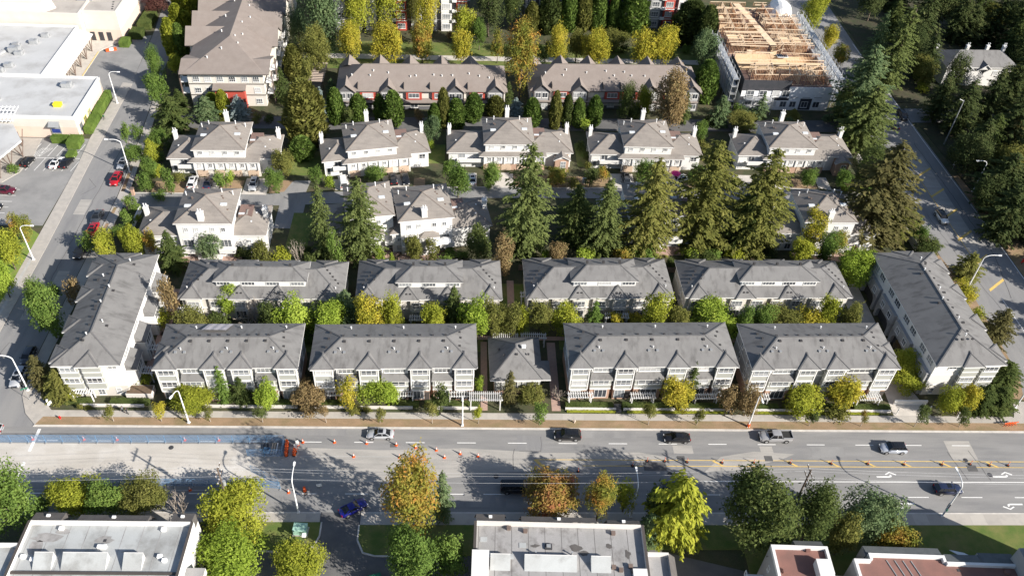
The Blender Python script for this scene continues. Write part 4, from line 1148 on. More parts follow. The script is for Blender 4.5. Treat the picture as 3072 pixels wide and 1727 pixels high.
# long building with stepped brown roofs
root = thing('apartment_building', 'long three storey block with stepped brown roofs and a red entrance', 'building', (-60.6, 194.8, 0.05), R(2.5))
mb = MB(); mb.box(-9.2, 9.2, 0.6, 64, 0, 9.6, 0)
for y in (18, 27, 36, 46, 56):
    mb.box(-11.2, 10.4, y-3.1, y+3.1, 0, 9.6, 0)
for zz in (3.1, 6.2):
    mb.box(-9.3, 9.3, 0.5, 14, zz, zz+0.2, 1)
mb.build('wall', ['wall_cream', 'trim_dark'], root)
rf = MB(); pk, bk = (0.4, 11.2, 14.0), (0.4, 70, 14.0)
rf.face([(-10, -0.6, 9.7), (10, -0.6, 9.7), pk], 0); rf.face([(-10, 70, 9.7), (-10, -0.6, 9.7), pk, bk], 0); rf.face([(10, -0.6, 9.7), (10, 70, 9.7), bk, pk], 0)
rf.face([(-10, -0.6, 9.5), (10, -0.6, 9.5), (10, 70, 9.5), (-10, 70, 9.5)], 1); rf.face([(-10, -0.6, 9.5), (10, -0.6, 9.5), (10, -0.6, 9.72), (-10, -0.6, 9.72)], 1)
roof = rf.build('roof', ['roof_brown', 'trim_dark'], root)
def cross_roof(x0, x1, y0, yr, y1, z0, zr):
    c = MB()
    c.face([(x0, y0, z0), (x1, y0, z0), (x1, yr, zr), (x0, yr, zr)], 0); c.face([(x1, y1, z0), (x0, y1, z0), (x0, yr, zr), (x1, yr, zr)], 0)
    for xx in (x0, x1):
        c.face([(xx+(.35 if xx < 0 else -.35), y0, z0-.05), (xx+(.35 if xx < 0 else -.35), y1, z0-.05), (xx+(.35 if xx < 0 else -.35), yr, zr-.05)], 2)
        for a_, b_ in (((xx, y0, z0), (xx, yr, zr)), ((xx, yr, zr), (xx, y1, z0))):
            c.face([(a_[0], a_[1], a_[2]-.22), (b_[0], b_[1], b_[2]-.22), b_, a_], 1)
    c.face([(x0, y0, z0-.2), (x1, y0, z0-.2), (x1, y0, z0), (x0, y0, z0)], 1)
    return c.build('cross_roof', ['roof_brown', 'trim_dark', 'wall_cream'], root)
cross_roof(-10.8, 11.0, -0.7, 4.3, 9.0, 9.66, 11.25)
for y in (18.4, 27.2, 36.0, 45, 55):
    cross_roof(-12.2, 11.4, y-4.3, y, y+4.3, 9.6, 12.9)
for x, y in ((-1.2, 7), (2.6, 9), (-4.4, 4.2), (1.5, 12), (3.0, 14), (-2.5, 15.5), (2.0, 20), (3.4, 24), (-3.0, 24.5), (2.4, 30), (-2.0, 33)):
    pipe(roof, 'vent_pipe', 'metal_white', x, y, 9.7+min(0.42*(10-abs(x)), 0.36*(y+0.6))-0.1, 0.13, 0.7)
for x in (-7.2, -4.4, -1.4, 1.6, 4.6, 7.4):
    for zz in (0.7, 3.8, 6.9):
        if not (zz < 5 and -3 < x < 5):
            window(root, x, 0.6, zz, 1.6, 1.5, 'S', 3, 2, frame='trim_white')
b = MB(); b.box(-2.8, 4.4, -1.0, 0.7, 0, 5.6, 0); b.build('entrance', ['wall_red'], root)
b = MB(); b.face([(-3.3, -1.6, 5.7), (4.9, -1.6, 5.7), (4.9, 0.7, 6.5), (-3.3, 0.7, 6.5)], 0); b.box(-3.3, 4.9, -1.62, -1.5, 5.5, 5.69, 1); b.build('entrance_roof', ['roof_brown', 'trim_dark'], root)
window(root, -0.9, -1.0, 2.6, 2.0, 1.9, 'S', 2, 2); window(root, 3.0, -1.0, 0.3, 1.6, 2.6, 'S', 2, 1, sill=False)
for s, xs in ((-1, -10.6), (1, 10.4)):
    for k, y in enumerate((3, 9.5, 17, 22, 27)):
        for zz in (3.0, 6.1):
            b = MB(); b.box(xs-0.9, xs+0.9, y-1.4, y+1.4, zz, zz+0.18); 
            for yy in np.linspace(-1.4, 1.4, 8):
                b.box(xs+s*0.86-0.03, xs+s*0.86+0.03, y+yy-0.03, y+yy+0.03, zz+0.18, zz+1.1)
            b.box(xs+s*0.86-0.04, xs+s*0.86+0.04, y-1.4, y+1.4, zz+1.06, zz+1.14)
            b.build('balcony', ['metal_white'], root)
    for y in (3, 9.5):
        p_ = MB(); p_.box(xs+s*0.7, xs+s*0.95, y-1.5, y-1.25, 0, 9.4); p_.build('balcony_post', ['trim_brown'], root)

# apartment blocks behind the autumn trees
def red_apartment(label, cx, cy, L, rz, reds):
    root = thing('apartment_building', label, 'building', (cx, cy, 0.05), rz)
    mb = MB(); mb.box(-L/2, L/2, 0, 16, 0, 12.2, 0)
    for zz in (3.0, 6.1, 9.2, 12.0):
        mb.box(-L/2-0.06, L/2+0.06, -0.06, 16.06, zz, zz+0.22, 1)
    mb.build('wall', ['wall_dark', 'trim_white'], root)
    n = int(L/4.2)
    for k in range(n):
        x = -L/2+2.4+(L-4.8)*k/(n-1)
        red = k in reds
        b = MB(); b.box(x-1.55, x+1.55, -1.0, 0.05, 0, 11.8, 0)
        for zz in (3.0, 6.1, 9.2):
            b.box(x-1.6, x+1.6, -1.05, 0.05, zz-0.05, zz+0.22, 1)
        b.build('bay', ['wall_red' if red else ('wall_grey' if k % 3 == 0 else 'wall_white'), 'trim_white'], root)
        for zz in (0.7, 3.8, 6.9, 9.9):
            window(root, x, -1.0, zz, 2.2, 1.6, 'S', 3, 2)
        if k % 2:
            for zz in (3.0, 6.1, 9.2):
                b = MB(); b.box(x+1.6, x+2.9, -1.6, 0.02, zz, zz+0.16); b.box(x+1.6, x+2.9, -1.6, -1.52, zz+0.16, zz+1.0)
                b.build('balcony', ['metal_white'], root)
    rf = MB(); hip(rf, -L/2-0.7, L/2+0.7, -1.3, 17, 12.3, 0.4); rf.build('roof', ['roof_brown', 'trim_dark'], root)
red_apartment('dark apartment block with red bays behind the yellow trees', -20.0, 240.5, 40, R(2), (4, 8))
red_apartment('apartment block with red bays behind the row of poplars', 41.0, 246.5, 51, R(2), (6, 10))

# ------------------------------------------------------------------ building site: timber frame going up
root = thing('timber_frame_building', 'unfinished timber framed building with open stud walls and no roof', 'building site', (84.2, 200.6, 0.05), R(1.0))
q = random.Random(3)
BW, BD, TZ = 24.5, 46.0, 9.4
mb = MB(); mb.box(-BW/2, BW/2, 0, BD, 0, 6.6, 0); mb.build('lower_walls', ['house_wrap'], root)
mb = MB(); mb.box(-BW/2-0.06, BW/2*0.05, -0.06, 0.0, 5.7, 8.8, 0); mb.box(-BW/2-0.07, -BW/2, 0, BD*0.3, 4.2, 9.0, 0); mb.box(4.2, 7.4, -0.06, 0.0, 0.2, 3.6, 0); mb.box(-BW/2-0.02, 1.0, -0.05, 0.0, 2.9, 3.8, 0); mb.build('membrane', ['membrane_black'], root)
mb = MB(); mb.box(-BW/2+0.02, BW/2-0.02, 0.02, BD-0.02, 6.6, 6.72); mb.build('floor_deck', ['deck_brown'], root)
for k, x in enumerate((-9.8, -6.4, -3.0, -0.2, 2.4, 5.6, 8.8)):
    window(root, x, 0.0 if x > 0 else -0.07, 4.0, 2.0, 1.8, 'S', 2, 1, frame='trim_white' if x < 0 else 'trim_dark')
    window(root, x, 0.0, 0.9, 1.8, 1.8, 'S', 2, 1, frame='trim_white')
mb = MB(); mb.box(0.4, BW/2, -0.1, 0.0, 3.6, 7.0); mb.build('wrap_panel', ['house_wrap'], root)
def stud_wall(x0, y0, x1, y1, h=3.0, z=6.72, step=0.42, m='lumber', name='stud_wall'):
    b = MB(); L = math.hypot(x1-x0, y1-y0); n = max(2, int(L/step))
    ux, uy = (x1-x0)/L, (y1-y0)/L
    for k in range(n+1):
        x, y = x0+ux*L*k/n, y0+uy*L*k/n
        b.box(x-0.05, x+0.05, y-0.05, y+0.05, z, z+h, 1)
    b.bar((x0, y0, z+h), (x1, y1, z+h), 0.16, 0.12, 0); b.bar((x0, y0, z+0.06), (x1, y1, z+0.06), 0.14, 0.1, 0)
    return b.build(name, ['lumber', m], root)
for y in (1.4, 4.0, 6.4, 9.2, 13.2, 18.2, 21.2, 24.6, 27.4, 30.6, 33.4, 36.8, 40.6, 44.5):
    segs = [(-BW/2+0.3, -1.2), (1.4, BW/2-0.5)] if y > 8 else [(-BW/2+3.0, -3.0), (-2.4, 4.0), (4.6, BW/2-1.0)]
    for a, b_ in segs:
        stud_wall(a, y+q.uniform(-.3, .3), b_, y+q.uniform(-.3, .3), m='lumber_red' if q.random() < .6 else 'lumber')
for x in (-8.5, -5.2, 3.6, 6.6, 9.6):
    for y0, y1 in ((1.6, 6.6), (18, 24.4), (27.4, 36.8), (36.8, 44.5)):
        if q.random() < .85:
            xx = x+q.uniform(-.6, .6)
            stud_wall(xx, y0, xx, y1, m='lumber_red' if q.random() < .5 else 'lumber')
for x0, x1, y0, y1, z in ((-11.5, 10.6, 9.6, 13.0, 6.9), (-12.0, 11.4, 7.6, 8.6, 9.3), (-5.5, -2.6, 10.2, 12.4, 7.9), (-4.0, 2.2, 9.7, 10.5, 8.2), (2.6, 9.4, 20.8, 23.6, 9.2), (-11.6, -7, 21, 24.4, 9.2), (-11.8, -9.8, 33.4, 36.6, 9.1)):
    b = MB(); b.box(x0, x1, y0, y1, z, z+0.06); b.build('osb_sheet', ['osb'], root)
for x0, x1, y, z0, z1 in ((-11.6, -1.5, 13.2, 6.8, 9.3), (-1.4, 10.6, 13.15, 6.8, 8.7), (-11.6, 10.6, 9.0, 6.8, 9.2), (-12.0, -9.0, 30.6, 6.8, 9.2)):
    b = MB(); b.box(x0, x1, y, y+0.06, z0, z1); b.build('osb_panel', ['osb'], root)
# corridor strip of light sheathing with slats, going diagonally back
b = MB()
b.prism([(-0.8, 18.2), (1.2, 18.2), (-0.6, 30), (-2.6, 30)], 9.42, 9.5); b.prism([(-2.8, 31.6), (-0.9, 31.6), (-3.2, 44), (-5.2, 44)], 9.42, 9.5)
for k in range(22):
    t = k/21; y = 18.6+25*t
    b.bar((-0.7-4.0*t, y, 9.55), (1.1-4.0*t, y, 9.55), 0.12, 0.06)
b.build('corridor_deck', ['lumber'], root)
for k in range(11):
    y = 14+2.9*k+q.uniform(-.5, .5); x0 = q.choice((-BW/2+.3, -BW/2+.3, -6, 1.5)); x1 = q.choice((BW/2-.5, BW/2-.5, -1.5, 6))
    if x1 > x0+2:
        b = MB(); b.bar((x0, y, 9.5+q.uniform(-.1, .3)), (x1, y+q.uniform(-.5, .5), 9.5+q.uniform(-.1, .3)), 0.2, 0.2); b.build('beam', ['lumber'], root)
for k in range(9):
    x0, y0 = q.uniform(-10, 8), q.choice((14.0, 18.5, 21.4, 24.8, 30.8, 33.6, 37.0, 40.8)); L = q.uniform(1.8, 4.5); z1 = 6.8+q.uniform(1.2, 2.5)
    b = MB(); b.box(x0, min(x0+L, BW/2-.4), y0, y0+.06, 6.75, z1); b.build('osb_panel', ['osb'], root)
for k in range(6):
    x0, y0 = q.uniform(-10, 8), q.uniform(16, 42)
    b = MB(); b.face([(x0, y0, 9.4), (x0+3, y0, 9.5), (x0+2.6, y0+2.2, 8.2), (x0-.2, y0+2.2, 8.1)]); b.build('roof_sheet', ['osb'], root)
for k in range(22):
    x0, y0 = q.uniform(-11, 10), q.uniform(14, 44); a_ = q.uniform(-.5, .5)
    b = MB(); b.bar((x0, y0, 6.8+q.uniform(0, 2.6)), (x0+2.6*math.cos(a_), y0+2.6*math.sin(a_), 6.8+q.uniform(0, 2.6)), .14, .1); b.build('loose_timber', ['lumber'], root)
for k in range(7):
    x0, y0 = q.uniform(-10, 9), q.uniform(15, 43)
    b = MB(); b.box(x0, x0+q.uniform(1, 2.4), y0, y0+q.uniform(.8, 1.8), 6.73, 7.0+q.random()); b.build('covered_stack', [q.choice(['membrane_black', 'house_wrap', 'tarp_lilac'])], root)
for k in range(5):
    x = -9+4.6*k
    b = MB(); b.bar((x, 2, 9.5), (x+1.6, 8, 9.5), 0.18, 0.18); b.build('beam', ['lumber'], root)
for k in range(14):
    x, y = q.uniform(-10, 10), q.uniform(15, 44)
    b = MB(); b.box(x-0.8, x+0.8, y-0.25, y+0.25, 6.72, 7.3+q.random()); b.build('timber_bundle', [q.choice(['lumber', 'lumber_red', 'osb'])], root)
# window lying flat and ladder-like frame
b = MB()
for k in range(5):
    b.box(0.2+k*0.55, 0.55+k*0.55, 12.6, 14.0, 8.9, 9.0, 1)
b.box(0.0, 3.0, 12.3, 14.3, 8.82, 8.9, 0); b.build('window_unit', ['trim_white', 'car_glass'], root)
# east edge: dark torn membrane walls
for k in range(9):
    y = 2+k*4.6
    b = MB(); b.box(BW/2-1.2, BW/2-0.3, y, y+2.6, 6.72, 8.2+0.8*q.random(), 0)
    b.build('parapet', ['wall_grey'], root)
tb = MB(); N = 9
for i in range(N):
    for j in range(N):
        def pz(a, c):
            r_ = math.hypot(a-0.5, c-0.5)*2
            return 7.0+4.4*math.sqrt(max(0.0, 1-min(r_, 1)**2.2))+0.25*math.sin(a*11+c*7)
        pts = [((i+a)/N, (j+c)/N) for a, c in ((0, 0), (1, 0), (1, 1), (0, 1))]
        tb.face([(88.6+a*7.6, 237.5+c*11, pz(a, c)) for a, c in pts])
tag(tb.build('tarpaulin', ['tarp_white'], smooth=True), 'bulging white tarpaulin over the open timber frame', 'tarpaulin')
# scaffolds
def scaffold(label, x0, y0, x1, y1, h, bays, w=1.6):
    t = thing('scaffold', label, 'scaffold', (0, 0, 0), 0, 'scaffolds round the building site')
    L = math.hypot(x1-x0, y1-y0); ux, uy = (x1-x0)/L, (y1-y0)/L; nx, ny = -uy, ux
    lev = [2.2*k for k in range(1, int(h/2.2)+1)]
    for k in range(bays+1):
        b = MB()
        for s in (0, w):
            b.tube([(x0+ux*L*k/bays+nx*s, y0+uy*L*k/bays+ny*s, 0.0), (x0+ux*L*k/bays+nx*s, y0+uy*L*k/bays+ny*s, h+0.9)], 0.09, 5)
        for z in lev:
            b.tube([(x0+ux*L*k/bays, y0+uy*L*k/bays, z), (x0+ux*L*k/bays+nx*w, y0+uy*L*k/bays+ny*w, z)], 0.05, 5)
        b.build('upright', ['metal_galv'], t)
    for z in lev:
        b = MB()
        for s in (0, w):
            b.tube([(x0+nx*s, y0+ny*s, z+0.9), (x1+nx*s, y1+ny*s, z+0.9)], 0.05, 5)
        for k in range(bays):
            if k % 2 == 0:
                b.tube([(x0+ux*L*k/bays, y0+uy*L*k/bays, z-2.2), (x0+ux*L*(k+1)/bays, y0+uy*L*(k+1)/bays, z)], 0.05, 5)
        b.build('brace', ['metal_galv'], t)
        p_ = MB()
        p_.face([(x0, y0, z), (x1, y1, z), (x1+nx*w, y1+ny*w, z), (x0+nx*w, y0+ny*w, z)])
        p_.build('plank_deck', ['metal_galv'], t)
scaffold('galvanised scaffold along the shaded side of the timber frame', 70.6, 200.5, 70.0, 226, 9.0, 9)
scaffold('galvanised scaffold along the side of the timber frame by the road', 99.4, 202, 98.6, 240, 9.0, 13, 1.8)
scaffold('low galvanised scaffold in front of the shaded lower wall', 72.4, 197.6, 80.0, 197.8, 4.4, 3, 1.4)

# ------------------------------------------------------------------ shopping centre
def flat_block(root, name, x0, x1, y0, y1, z, wall, roof, par=0.5, cap='trim_white', pw=0.3, low=None):
    mb = MB(); mb.box(x0, x1, y0, y1, 0, z-0.02, 0)
    if low:
        mb.box(x0-0.03, x1+0.03, y0-0.03, y1+0.03, 0, low[0], 1)
    mb.build('wall', [wall, low[1] if low else wall], root)
    mb = MB(); mb.box(x0+pw, x1-pw, y0+pw, y1-pw, z-0.02, z+0.02); o = mb.build('roof', [roof], root)
    mb = MB()
    mb.box(x0-0.04, x1+0.04, y0-0.04, y0+pw, z-0.3, z+par); mb.box(x0-0.04, x1+0.04, y1-pw, y1+0.04, z-0.3, z+par)
    mb.box(x0-0.04, x0+pw, y0+pw, y1-pw, z-0.3, z+par); mb.box(x1-pw, x1+0.04, y0+pw, y1-pw, z-0.3, z+par)
    mb.build('parapet', [cap], root)
    return o
def rooftop_unit(root, x, y, z, s=1.0, mats='metal_galv'):
    mb = MB(); mb.box(-0.9*s, 0.9*s, -0.6*s, 0.6*s, 0.15, 0.95*s, 0); mb.box(0.2*s, 0.75*s, -0.4*s, 0.4*s, 0.95*s, 1.05*s, 1); mb.box(-1.3*s, -0.9*s, -0.3*s, 0.3*s, 0.2, 0.6*s, 0)
    mb.box(-0.95*s, 0.95*s, -0.65*s, 0.65*s, 0, 0.15, 1)
    o = mb.build('rooftop_unit', [mats, 'metal_grey'], root, (x, y, z))
    pipe(o, 'duct', 'metal_galv', 1.1*s, 0.5*s, 0, 0.1, 0.5*s)
    return o
root = thing('shop_building', 'low white flat roofed shop with a long clipped hedge at its wall', 'shop', (0, 0, 0.0))
rf = flat_block(root, 'shop', -134, -92.8, 179.2, 198.0, 5.4, 'wall_cream', 'roof_white', low=(3.0, 'wall_pink'))
for x, y, s in ((-99.2, 193.6, 1.25), (-113.6, 186.6, 1.0), (-117.5, 194.4, 1.2)):
    rooftop_unit(root, x, y, 5.4, s)
unit(root, 'yellow_cover', 'sign_yellow', -98.3, 184.6, 5.45, 1.7, 1.3, 0.8)
b = MB(); b.box(-98.9, -96.6, 178.95, 179.25, 0.0, 3.9, 0); b.box(-98.7, -96.8, 178.9, 178.96, 1.6, 2.6, 1); b.box(-98.8, -96.7, 178.85, 178.95, 0.5, 1.2, 2); b.face([(-99.0, 178.0, 3.6), (-96.5, 178.0, 3.6), (-96.5, 179.2, 4.5), (-99.0, 179.2, 4.5)], 0)
b.build('shop_entrance', ['metal_grey', 'sign_blue', 'sign_yellow'], root)
for y in (184.4, 187.4, 181.4):
    window(root, -92.8, y, 0.9, 1.6, 2.0, 'E', 2, 1, frame='sign_yellow' if y > 183 else 'metal_grey')
root = thing('shop_building', 'middle flat roofed shop block with a sloping canopy over the service yard', 'shop', (0, 0, 0.0))
flat_block(root, 'shop', -150, -107.0, 198.3, 225.0, 5.4, 'wall_cream', 'roof_white', 0.45)
for x, y, s in ((-113.4, 219.0, 1.0), (-115.0, 215.2, 1.1), (-119.0, 213.6, 0.9), (-123.4, 209.4, 1.1), (-124.5, 206.4, 1.1), (-118.0, 210.4, 1.5), (-116.6, 209.0, 1.0), (-116.6, 202.6, 1.1), (-118.0, 199.9, 1.1)):
    rooftop_unit(root, x, y, 5.4, s)
b = MB(); b.tube([(-120.6, 209.8, 5.7), (-122.0, 205.6, 5.7)], 0.7, 8); b.build('duct', ['metal_grey'], root)
b = MB(); b.face([(-107.3, 198.4, 5.2), (-103.4, 198.4, 3.7), (-103.4, 224.6, 3.7), (-107.3, 224.6, 5.2)], 0); b.box(-103.5, -103.35, 198.4, 224.6, 3.5, 3.72, 1); b.build('canopy', ['wall_stucco', 'trim_white'], root)
for k in range(6):
    y = 199.5+k*4.4
    b = MB(); b.bar((-103.5, y, 3.6), (-103.5, y, 0.1), 0.22); b.bar((-103.5, y, 0.4), (-103.5, y+2.0, 3.5), 0.14); b.bar((-103.5, y, 0.4), (-103.5, y-2.0, 3.5), 0.14)
    b.build('canopy_post', ['trim_brown'], root)
root = thing('shop_building', 'tall cream hall with a tan flat roof beside the purple plum', 'shop', (0, 0, 0.0))
flat_block(root, 'hall', -106.3, -97.0, 228.0, 275.0, 8.6, 'wall_cream', 'roof_tan_flat', 0.25, 'wall_cream', low=(3.4, 'wall_pink'))
flat_block(root, 'hall_west', -150, -106.4, 226.0, 275.0, 8.62, 'wall_cream', 'roof_tan_flat', 0.25, 'wall_cream')
b = MB()
for x in (-104.9, -102.6, -100.4):
    b.box(x-0.6, x+0.6, 227.85, 228.05, 0, 2.6)
b.build('service_door', ['garage_dark'], root)
b = MB(); b.box(-130, -115.8, 226.4, 232, 8.6, 11.2, 0); b.face([(-115.8, 226.4, 8.6), (-113.2, 229.2, 8.7), (-115.8, 232, 8.6), (-115.8, 232, 11.2), (-115.8, 226.4, 11.2)], 0); b.build('clerestory', ['wall_stucco'], root)
for x, y, s in ((-107.3, 235.5, 2.2), (-111.0, 236.8, 1.2), (-114.5, 238.4, 1.4), (-102.0, 240, 1.0)):
    rooftop_unit(root, x, y, 8.62, s)
b = MB()
for k in range(4):
    b.box(-98.6-0.3*k, -98.2-0.3*k, 229.6+1.4*k, 230.0+1.4*k, 8.6, 8.75)
b.build('roof_drain', ['metal_dark'], root)
root = thing('canopy', 'white covered walkway with brown truss posts at the car park', 'canopy', (0, 0, 0.0))
b = MB()
b.face([(-140, 160, 4.6), (-105.2, 160, 4.6), (-102.6, 171.8, 4.0), (-107.0, 178.6, 4.0), (-140, 178.6, 4.6)], 0)
b.face([(-105.2, 160, 4.6), (-105.2, 160, 4.2), (-102.6, 171.8, 3.6), (-102.6, 171.8, 4.0)], 1)
b.build('canopy_roof', ['roof_white', 'trim_white'], root)
for x, y in ((-103.0, 170.8), (-103.9, 166.6), (-104.8, 162.4), (-104.8, 175.2)):
    b = MB(); b.bar((x, y, 0.1), (x, y, 4.0), 0.2); b.bar((x, y, 0.5), (x+0.4, y+1.8, 3.7), 0.13); b.bar((x, y, 0.5), (x-0.4, y-1.8, 3.8), 0.13); b.build('post', ['trim_brown'], root)
b = MB()
for k in range(5):
    b.bar((-111+k*0.9, 178.4, 4.6), (-109.5+k*0.9, 181.6, 7.0), 0.12); b.bar((-111, 178.6+k*0.7, 4.8+k*0.5), (-106.6, 178.6+k*0.7, 4.8+k*0.5), 0.12)
b.build('roof_truss', ['metal_white'], root)

# ------------------------------------------------------------------ flat-roofed buildings south of the road
root = thing('flat_roof_building', 'white flat roofed building beside the green utility box', 'building', (-50, 62, 0.0), R(-0.6))
def bldg_B(root, xs, z, roofm, par_m, x0, x1, yb, steps, hoods, slopes, wallm='wall_white'):
    """Stepped flat roof with a dark mansard towards the road and lean-to hoods along the near edge."""
    mb = MB(); mb.box(x0, x1, -30, yb, 0, z, 0); mb.build('wall', [wallm], root)
    mb = MB(); mb.box(x0+0.3, x1-0.3, -29.7, yb-0.3, z, z+0.04); o = mb.build('roof', [roofm], root)
    mb = MB(); p = 0.35; h = 0.75
    mb.box(x0-0.05, x0+p, -30, yb, z-0.1, z+h, 0, 1); mb.box(x1-p, x1+0.05, -30, yb, z-0.1, z+h, 0, 1); mb.box(x0+p, x1-p, yb-p, yb+0.05, z-0.1, z+h-0.04, 0)
    mb.build('parapet', [par_m, 'trim_dark'], root)
    for a, b_, d in steps:
        m_ = MB()
        m_.box(a, b_, yb+0.02, yb+d, 0, z-1.6, 1)
        m_.face([(a, yb+0.06, z+h+0.12), (b_, yb+0.06, z+h+0.12), (b_, yb+d, z+0.35), (a, yb+d, z+0.35)], 0)
        m_.face([(a, yb+d, z+0.35), (b_, yb+d, z+0.35), (b_+0.3, yb+d+0.6, z-1.6), (a-0.3, yb+d+0.6, z-1.6)], 0)
        for xx in (a, b_):
            m_.face([(xx, yb+0.06, z+h+0.12), (xx, yb+d, z+0.35), (xx, yb+d, z-1.6), (xx, yb+0.06, z-1.6)], 0)
        m_.build('mansard', [slopes, wallm], root)
        unit(root, 'roof_vent', 'metal_white', (a+b_)/2, yb+d*0.5, z+0.5, 0.45, 0.35, 0.4)
    return o
B1W = 23.0
rf = bldg_B(root, None, 8.6, 'roof_membrane', 'wall_white', -11.4, 11.6, 7.0, ((-11.0, -6.8, 1.5), (-4.6, 5.2, 1.2), (8.4, 11.4, 1.6)), None, 'roof_shingle_dark')
mb = MB(); mb.box(-15.5, -11.45, -30, 3.4, 0, 8.6, 0); mb.box(-15.2, -11.5, -29.7, 3.1, 8.6, 8.64, 1); mb.box(-15.55, -11.5, 3.1, 3.45, 8.5, 9.3, 0); mb.box(-15.55, -15.2, -30, 3.1, 8.5, 9.3, 0)
mb.build('side_wing', ['wall_white', 'roof_membrane'], root)
mb = MB()
for a, b_ in ((-8.4, -5.9), (-4.6, 1.4), (3.6, 6.2)):
    mb.face([(a, 1.8, 9.9), (b_, 1.8, 9.9), (b_, -0.6, 8.5), (a, -0.6, 8.5)], 1); mb.box(a, b_, 1.72, 1.8, 8.6, 9.9, 0)
    for xx in (a, b_):
        mb.face([(xx, 1.8, 9.88), (xx, -0.6, 8.48), (xx, 1.8, 8.5)], 0)
mb.box(-11.4, 11.6, -0.9, -0.55, 8.5, 8.9, 2)
mb.build('hood', ['wall_white', 'roof_membrane', 'trim_dark'], root)
mb = MB(); mb.box(11.65, 14.2, -30, 1.2, 0, 6.8, 0); mb.box(11.65, 14.2, -30, 1.2, 6.8, 6.9, 1); mb.build('stair_wing', ['wall_white', 'roof_membrane_grey'], root)
for x, y in ((-6.6, 6.0), (7.6, 6.0), (-0.4, 3.2), (0.2, 3.2), (-10.2, 1.6), (8.2, 1.8), (9.0, 1.2), (-8.8, 1.2)):
    unit(rf, 'roof_vent', 'metal_white', x, y, 8.62, 0.6, 0.5, 0.45)
unit(rf, 'roof_drain', 'metal_dark', -0.1, 4.3, 8.63, 0.4, 0.4, 0.05)
for k in range(9):
    b = MB(); b.box(-10.6+k*2.55, -10.52+k*2.55, -8, 6.6, 8.645, 8.655); b.build('membrane_seam', ['roof_membrane_grey'], rf)
for x, y, rx, ry in ((-8.0, 4.6, 2.6, .9), (-9.2, 3.0, 1.2, 1.4), (-0.2, 4.4, 1.5, .8), (-6.4, 5.6, 1.3, .6), (4.0, 2.6, 1.6, .25)):
    b = MB(); q2 = random.Random(int(x*10)); b.face([(x+rx*math.cos(t)*q2.uniform(.6, 1), y+ry*math.sin(t)*q2.uniform(.6, 1), 8.658) for t in np.linspace(0, 6.0, 14)]); b.build('dirt_patch', ['roof_membrane_grey'], rf)

root = thing('flat_roof_building', 'flat roofed building with a grey patched roof and brown mansard', 'building', (15, 61, 0.0), R(-1.6))
rf = bldg_B(root, None, 8.8, 'roof_membrane_grey', 'wall_stucco', -13.4, 11.3, 7.6, ((-13.2, -9.0, 1.4), (-6.6, 4.4, 1.2), (6.0, 10.8, 0.9)), None, 'roof_shingle_dark', 'wall_stucco')
mb = MB(); mb.box(11.35, 14.6, -30, 3.2, 0, 8.8, 0); mb.box(11.35, 14.2, -29.8, 2.9, 8.8, 8.84, 1); mb.face([(14.3, -30, 9.5), (14.3, 3.2, 9.5), (15.8, 4.0, 7.0), (15.8, -30, 7.0)], 2); mb.box(11.4, 14.4, 2.9, 3.25, 8.7, 9.5, 0)
mb.build('side_wing', ['wall_stucco', 'roof_membrane_grey', 'roof_shingle_dark'], root)
mb = MB()
for a, b_ in ((-11.0, -8.2), (-6.2, 1.2), (3.2, 6.0)):
    mb.face([(a, 2.2, 10.0), (b_, 2.2, 10.0), (b_, -0.2, 8.6), (a, -0.2, 8.6)], 1); mb.box(a, b_, 2.12, 2.2, 8.8, 10.0, 0)
    for xx in (a, b_):
        mb.face([(xx, 2.2, 9.98), (xx, -0.2, 8.58), (xx, 2.2, 8.6)], 0)
mb.build('hood', ['wall_white', 'roof_membrane'], root)
mb = MB(); mb.box(-13.6, -11.2, -30, 2.6, 8.82, 10.2, 0); mb.build('stair_head', ['wall_white'], root)
mb = MB(); mb.box(9.0, 11.0, -30, 0.6, 8.82, 9.6, 0); mb.build('stair_head', ['wall_white'], root)
for x, y in ((-8.4, 6.8), (-6.0, 6.4), (6.8, 6.4), (6.4, 1.0), (7.4, 0.6), (8.8, 1.2), (9.2, 0.4), (-10.0, 1.6)):
    unit(rf, 'roof_vent', 'trim_brown', x, y, 8.82, 0.55, 0.5, 0.5)
for x, y in ((-12.0, 5.0), (-11.4, 2.6), (-8.2, 2.4), (-6.4, 4.2)):
    b = MB(); b.box(x-0.5, x+0.5, y-0.4, y+0.4, 8.84, 8.9); b.build('roof_patch', ['roof_membrane'], rf)
b = MB(); b.box(-3.2, -2.2, 3.6, 4.5, 8.84, 9.1, 0); b.box(-3.0, -2.4, 3.8, 4.3, 9.1, 9.25, 1); b.build('roof_hatch', ['metal_dark', 'metal_grey'], rf)
for k in range(10):
    b = MB(); b.box(-12.8+k*2.4, -12.74+k*2.4, -8, 7.2, 8.842, 8.85); b.build('membrane_seam', ['roof_shingle_dark'], rf)
for x, y, rx, ry in ((1.2, 4.0, 1.3, .7), (2.4, 3.2, .9, .5), (6.0, 4.4, .7, .5), (-4.6, 4.2, .8, .3), (8.6, 3.2, .6, .9)):
    b = MB(); q2 = random.Random(int(x*10)); b.face([(x+rx*math.cos(t)*q2.uniform(.5, 1), y+ry*math.sin(t)*q2.uniform(.5, 1), 8.856) for t in np.linspace(0, 6.0, 12)]); b.build('dirt_patch', ['roof_shingle_dark'], rf)
for x, y in ((-4.6, 2.9), (0.6, 2.9)):
    pipe(rf, 'vent_pipe', 'metal_galv', x, y, 8.8, 0.1, 0.8)

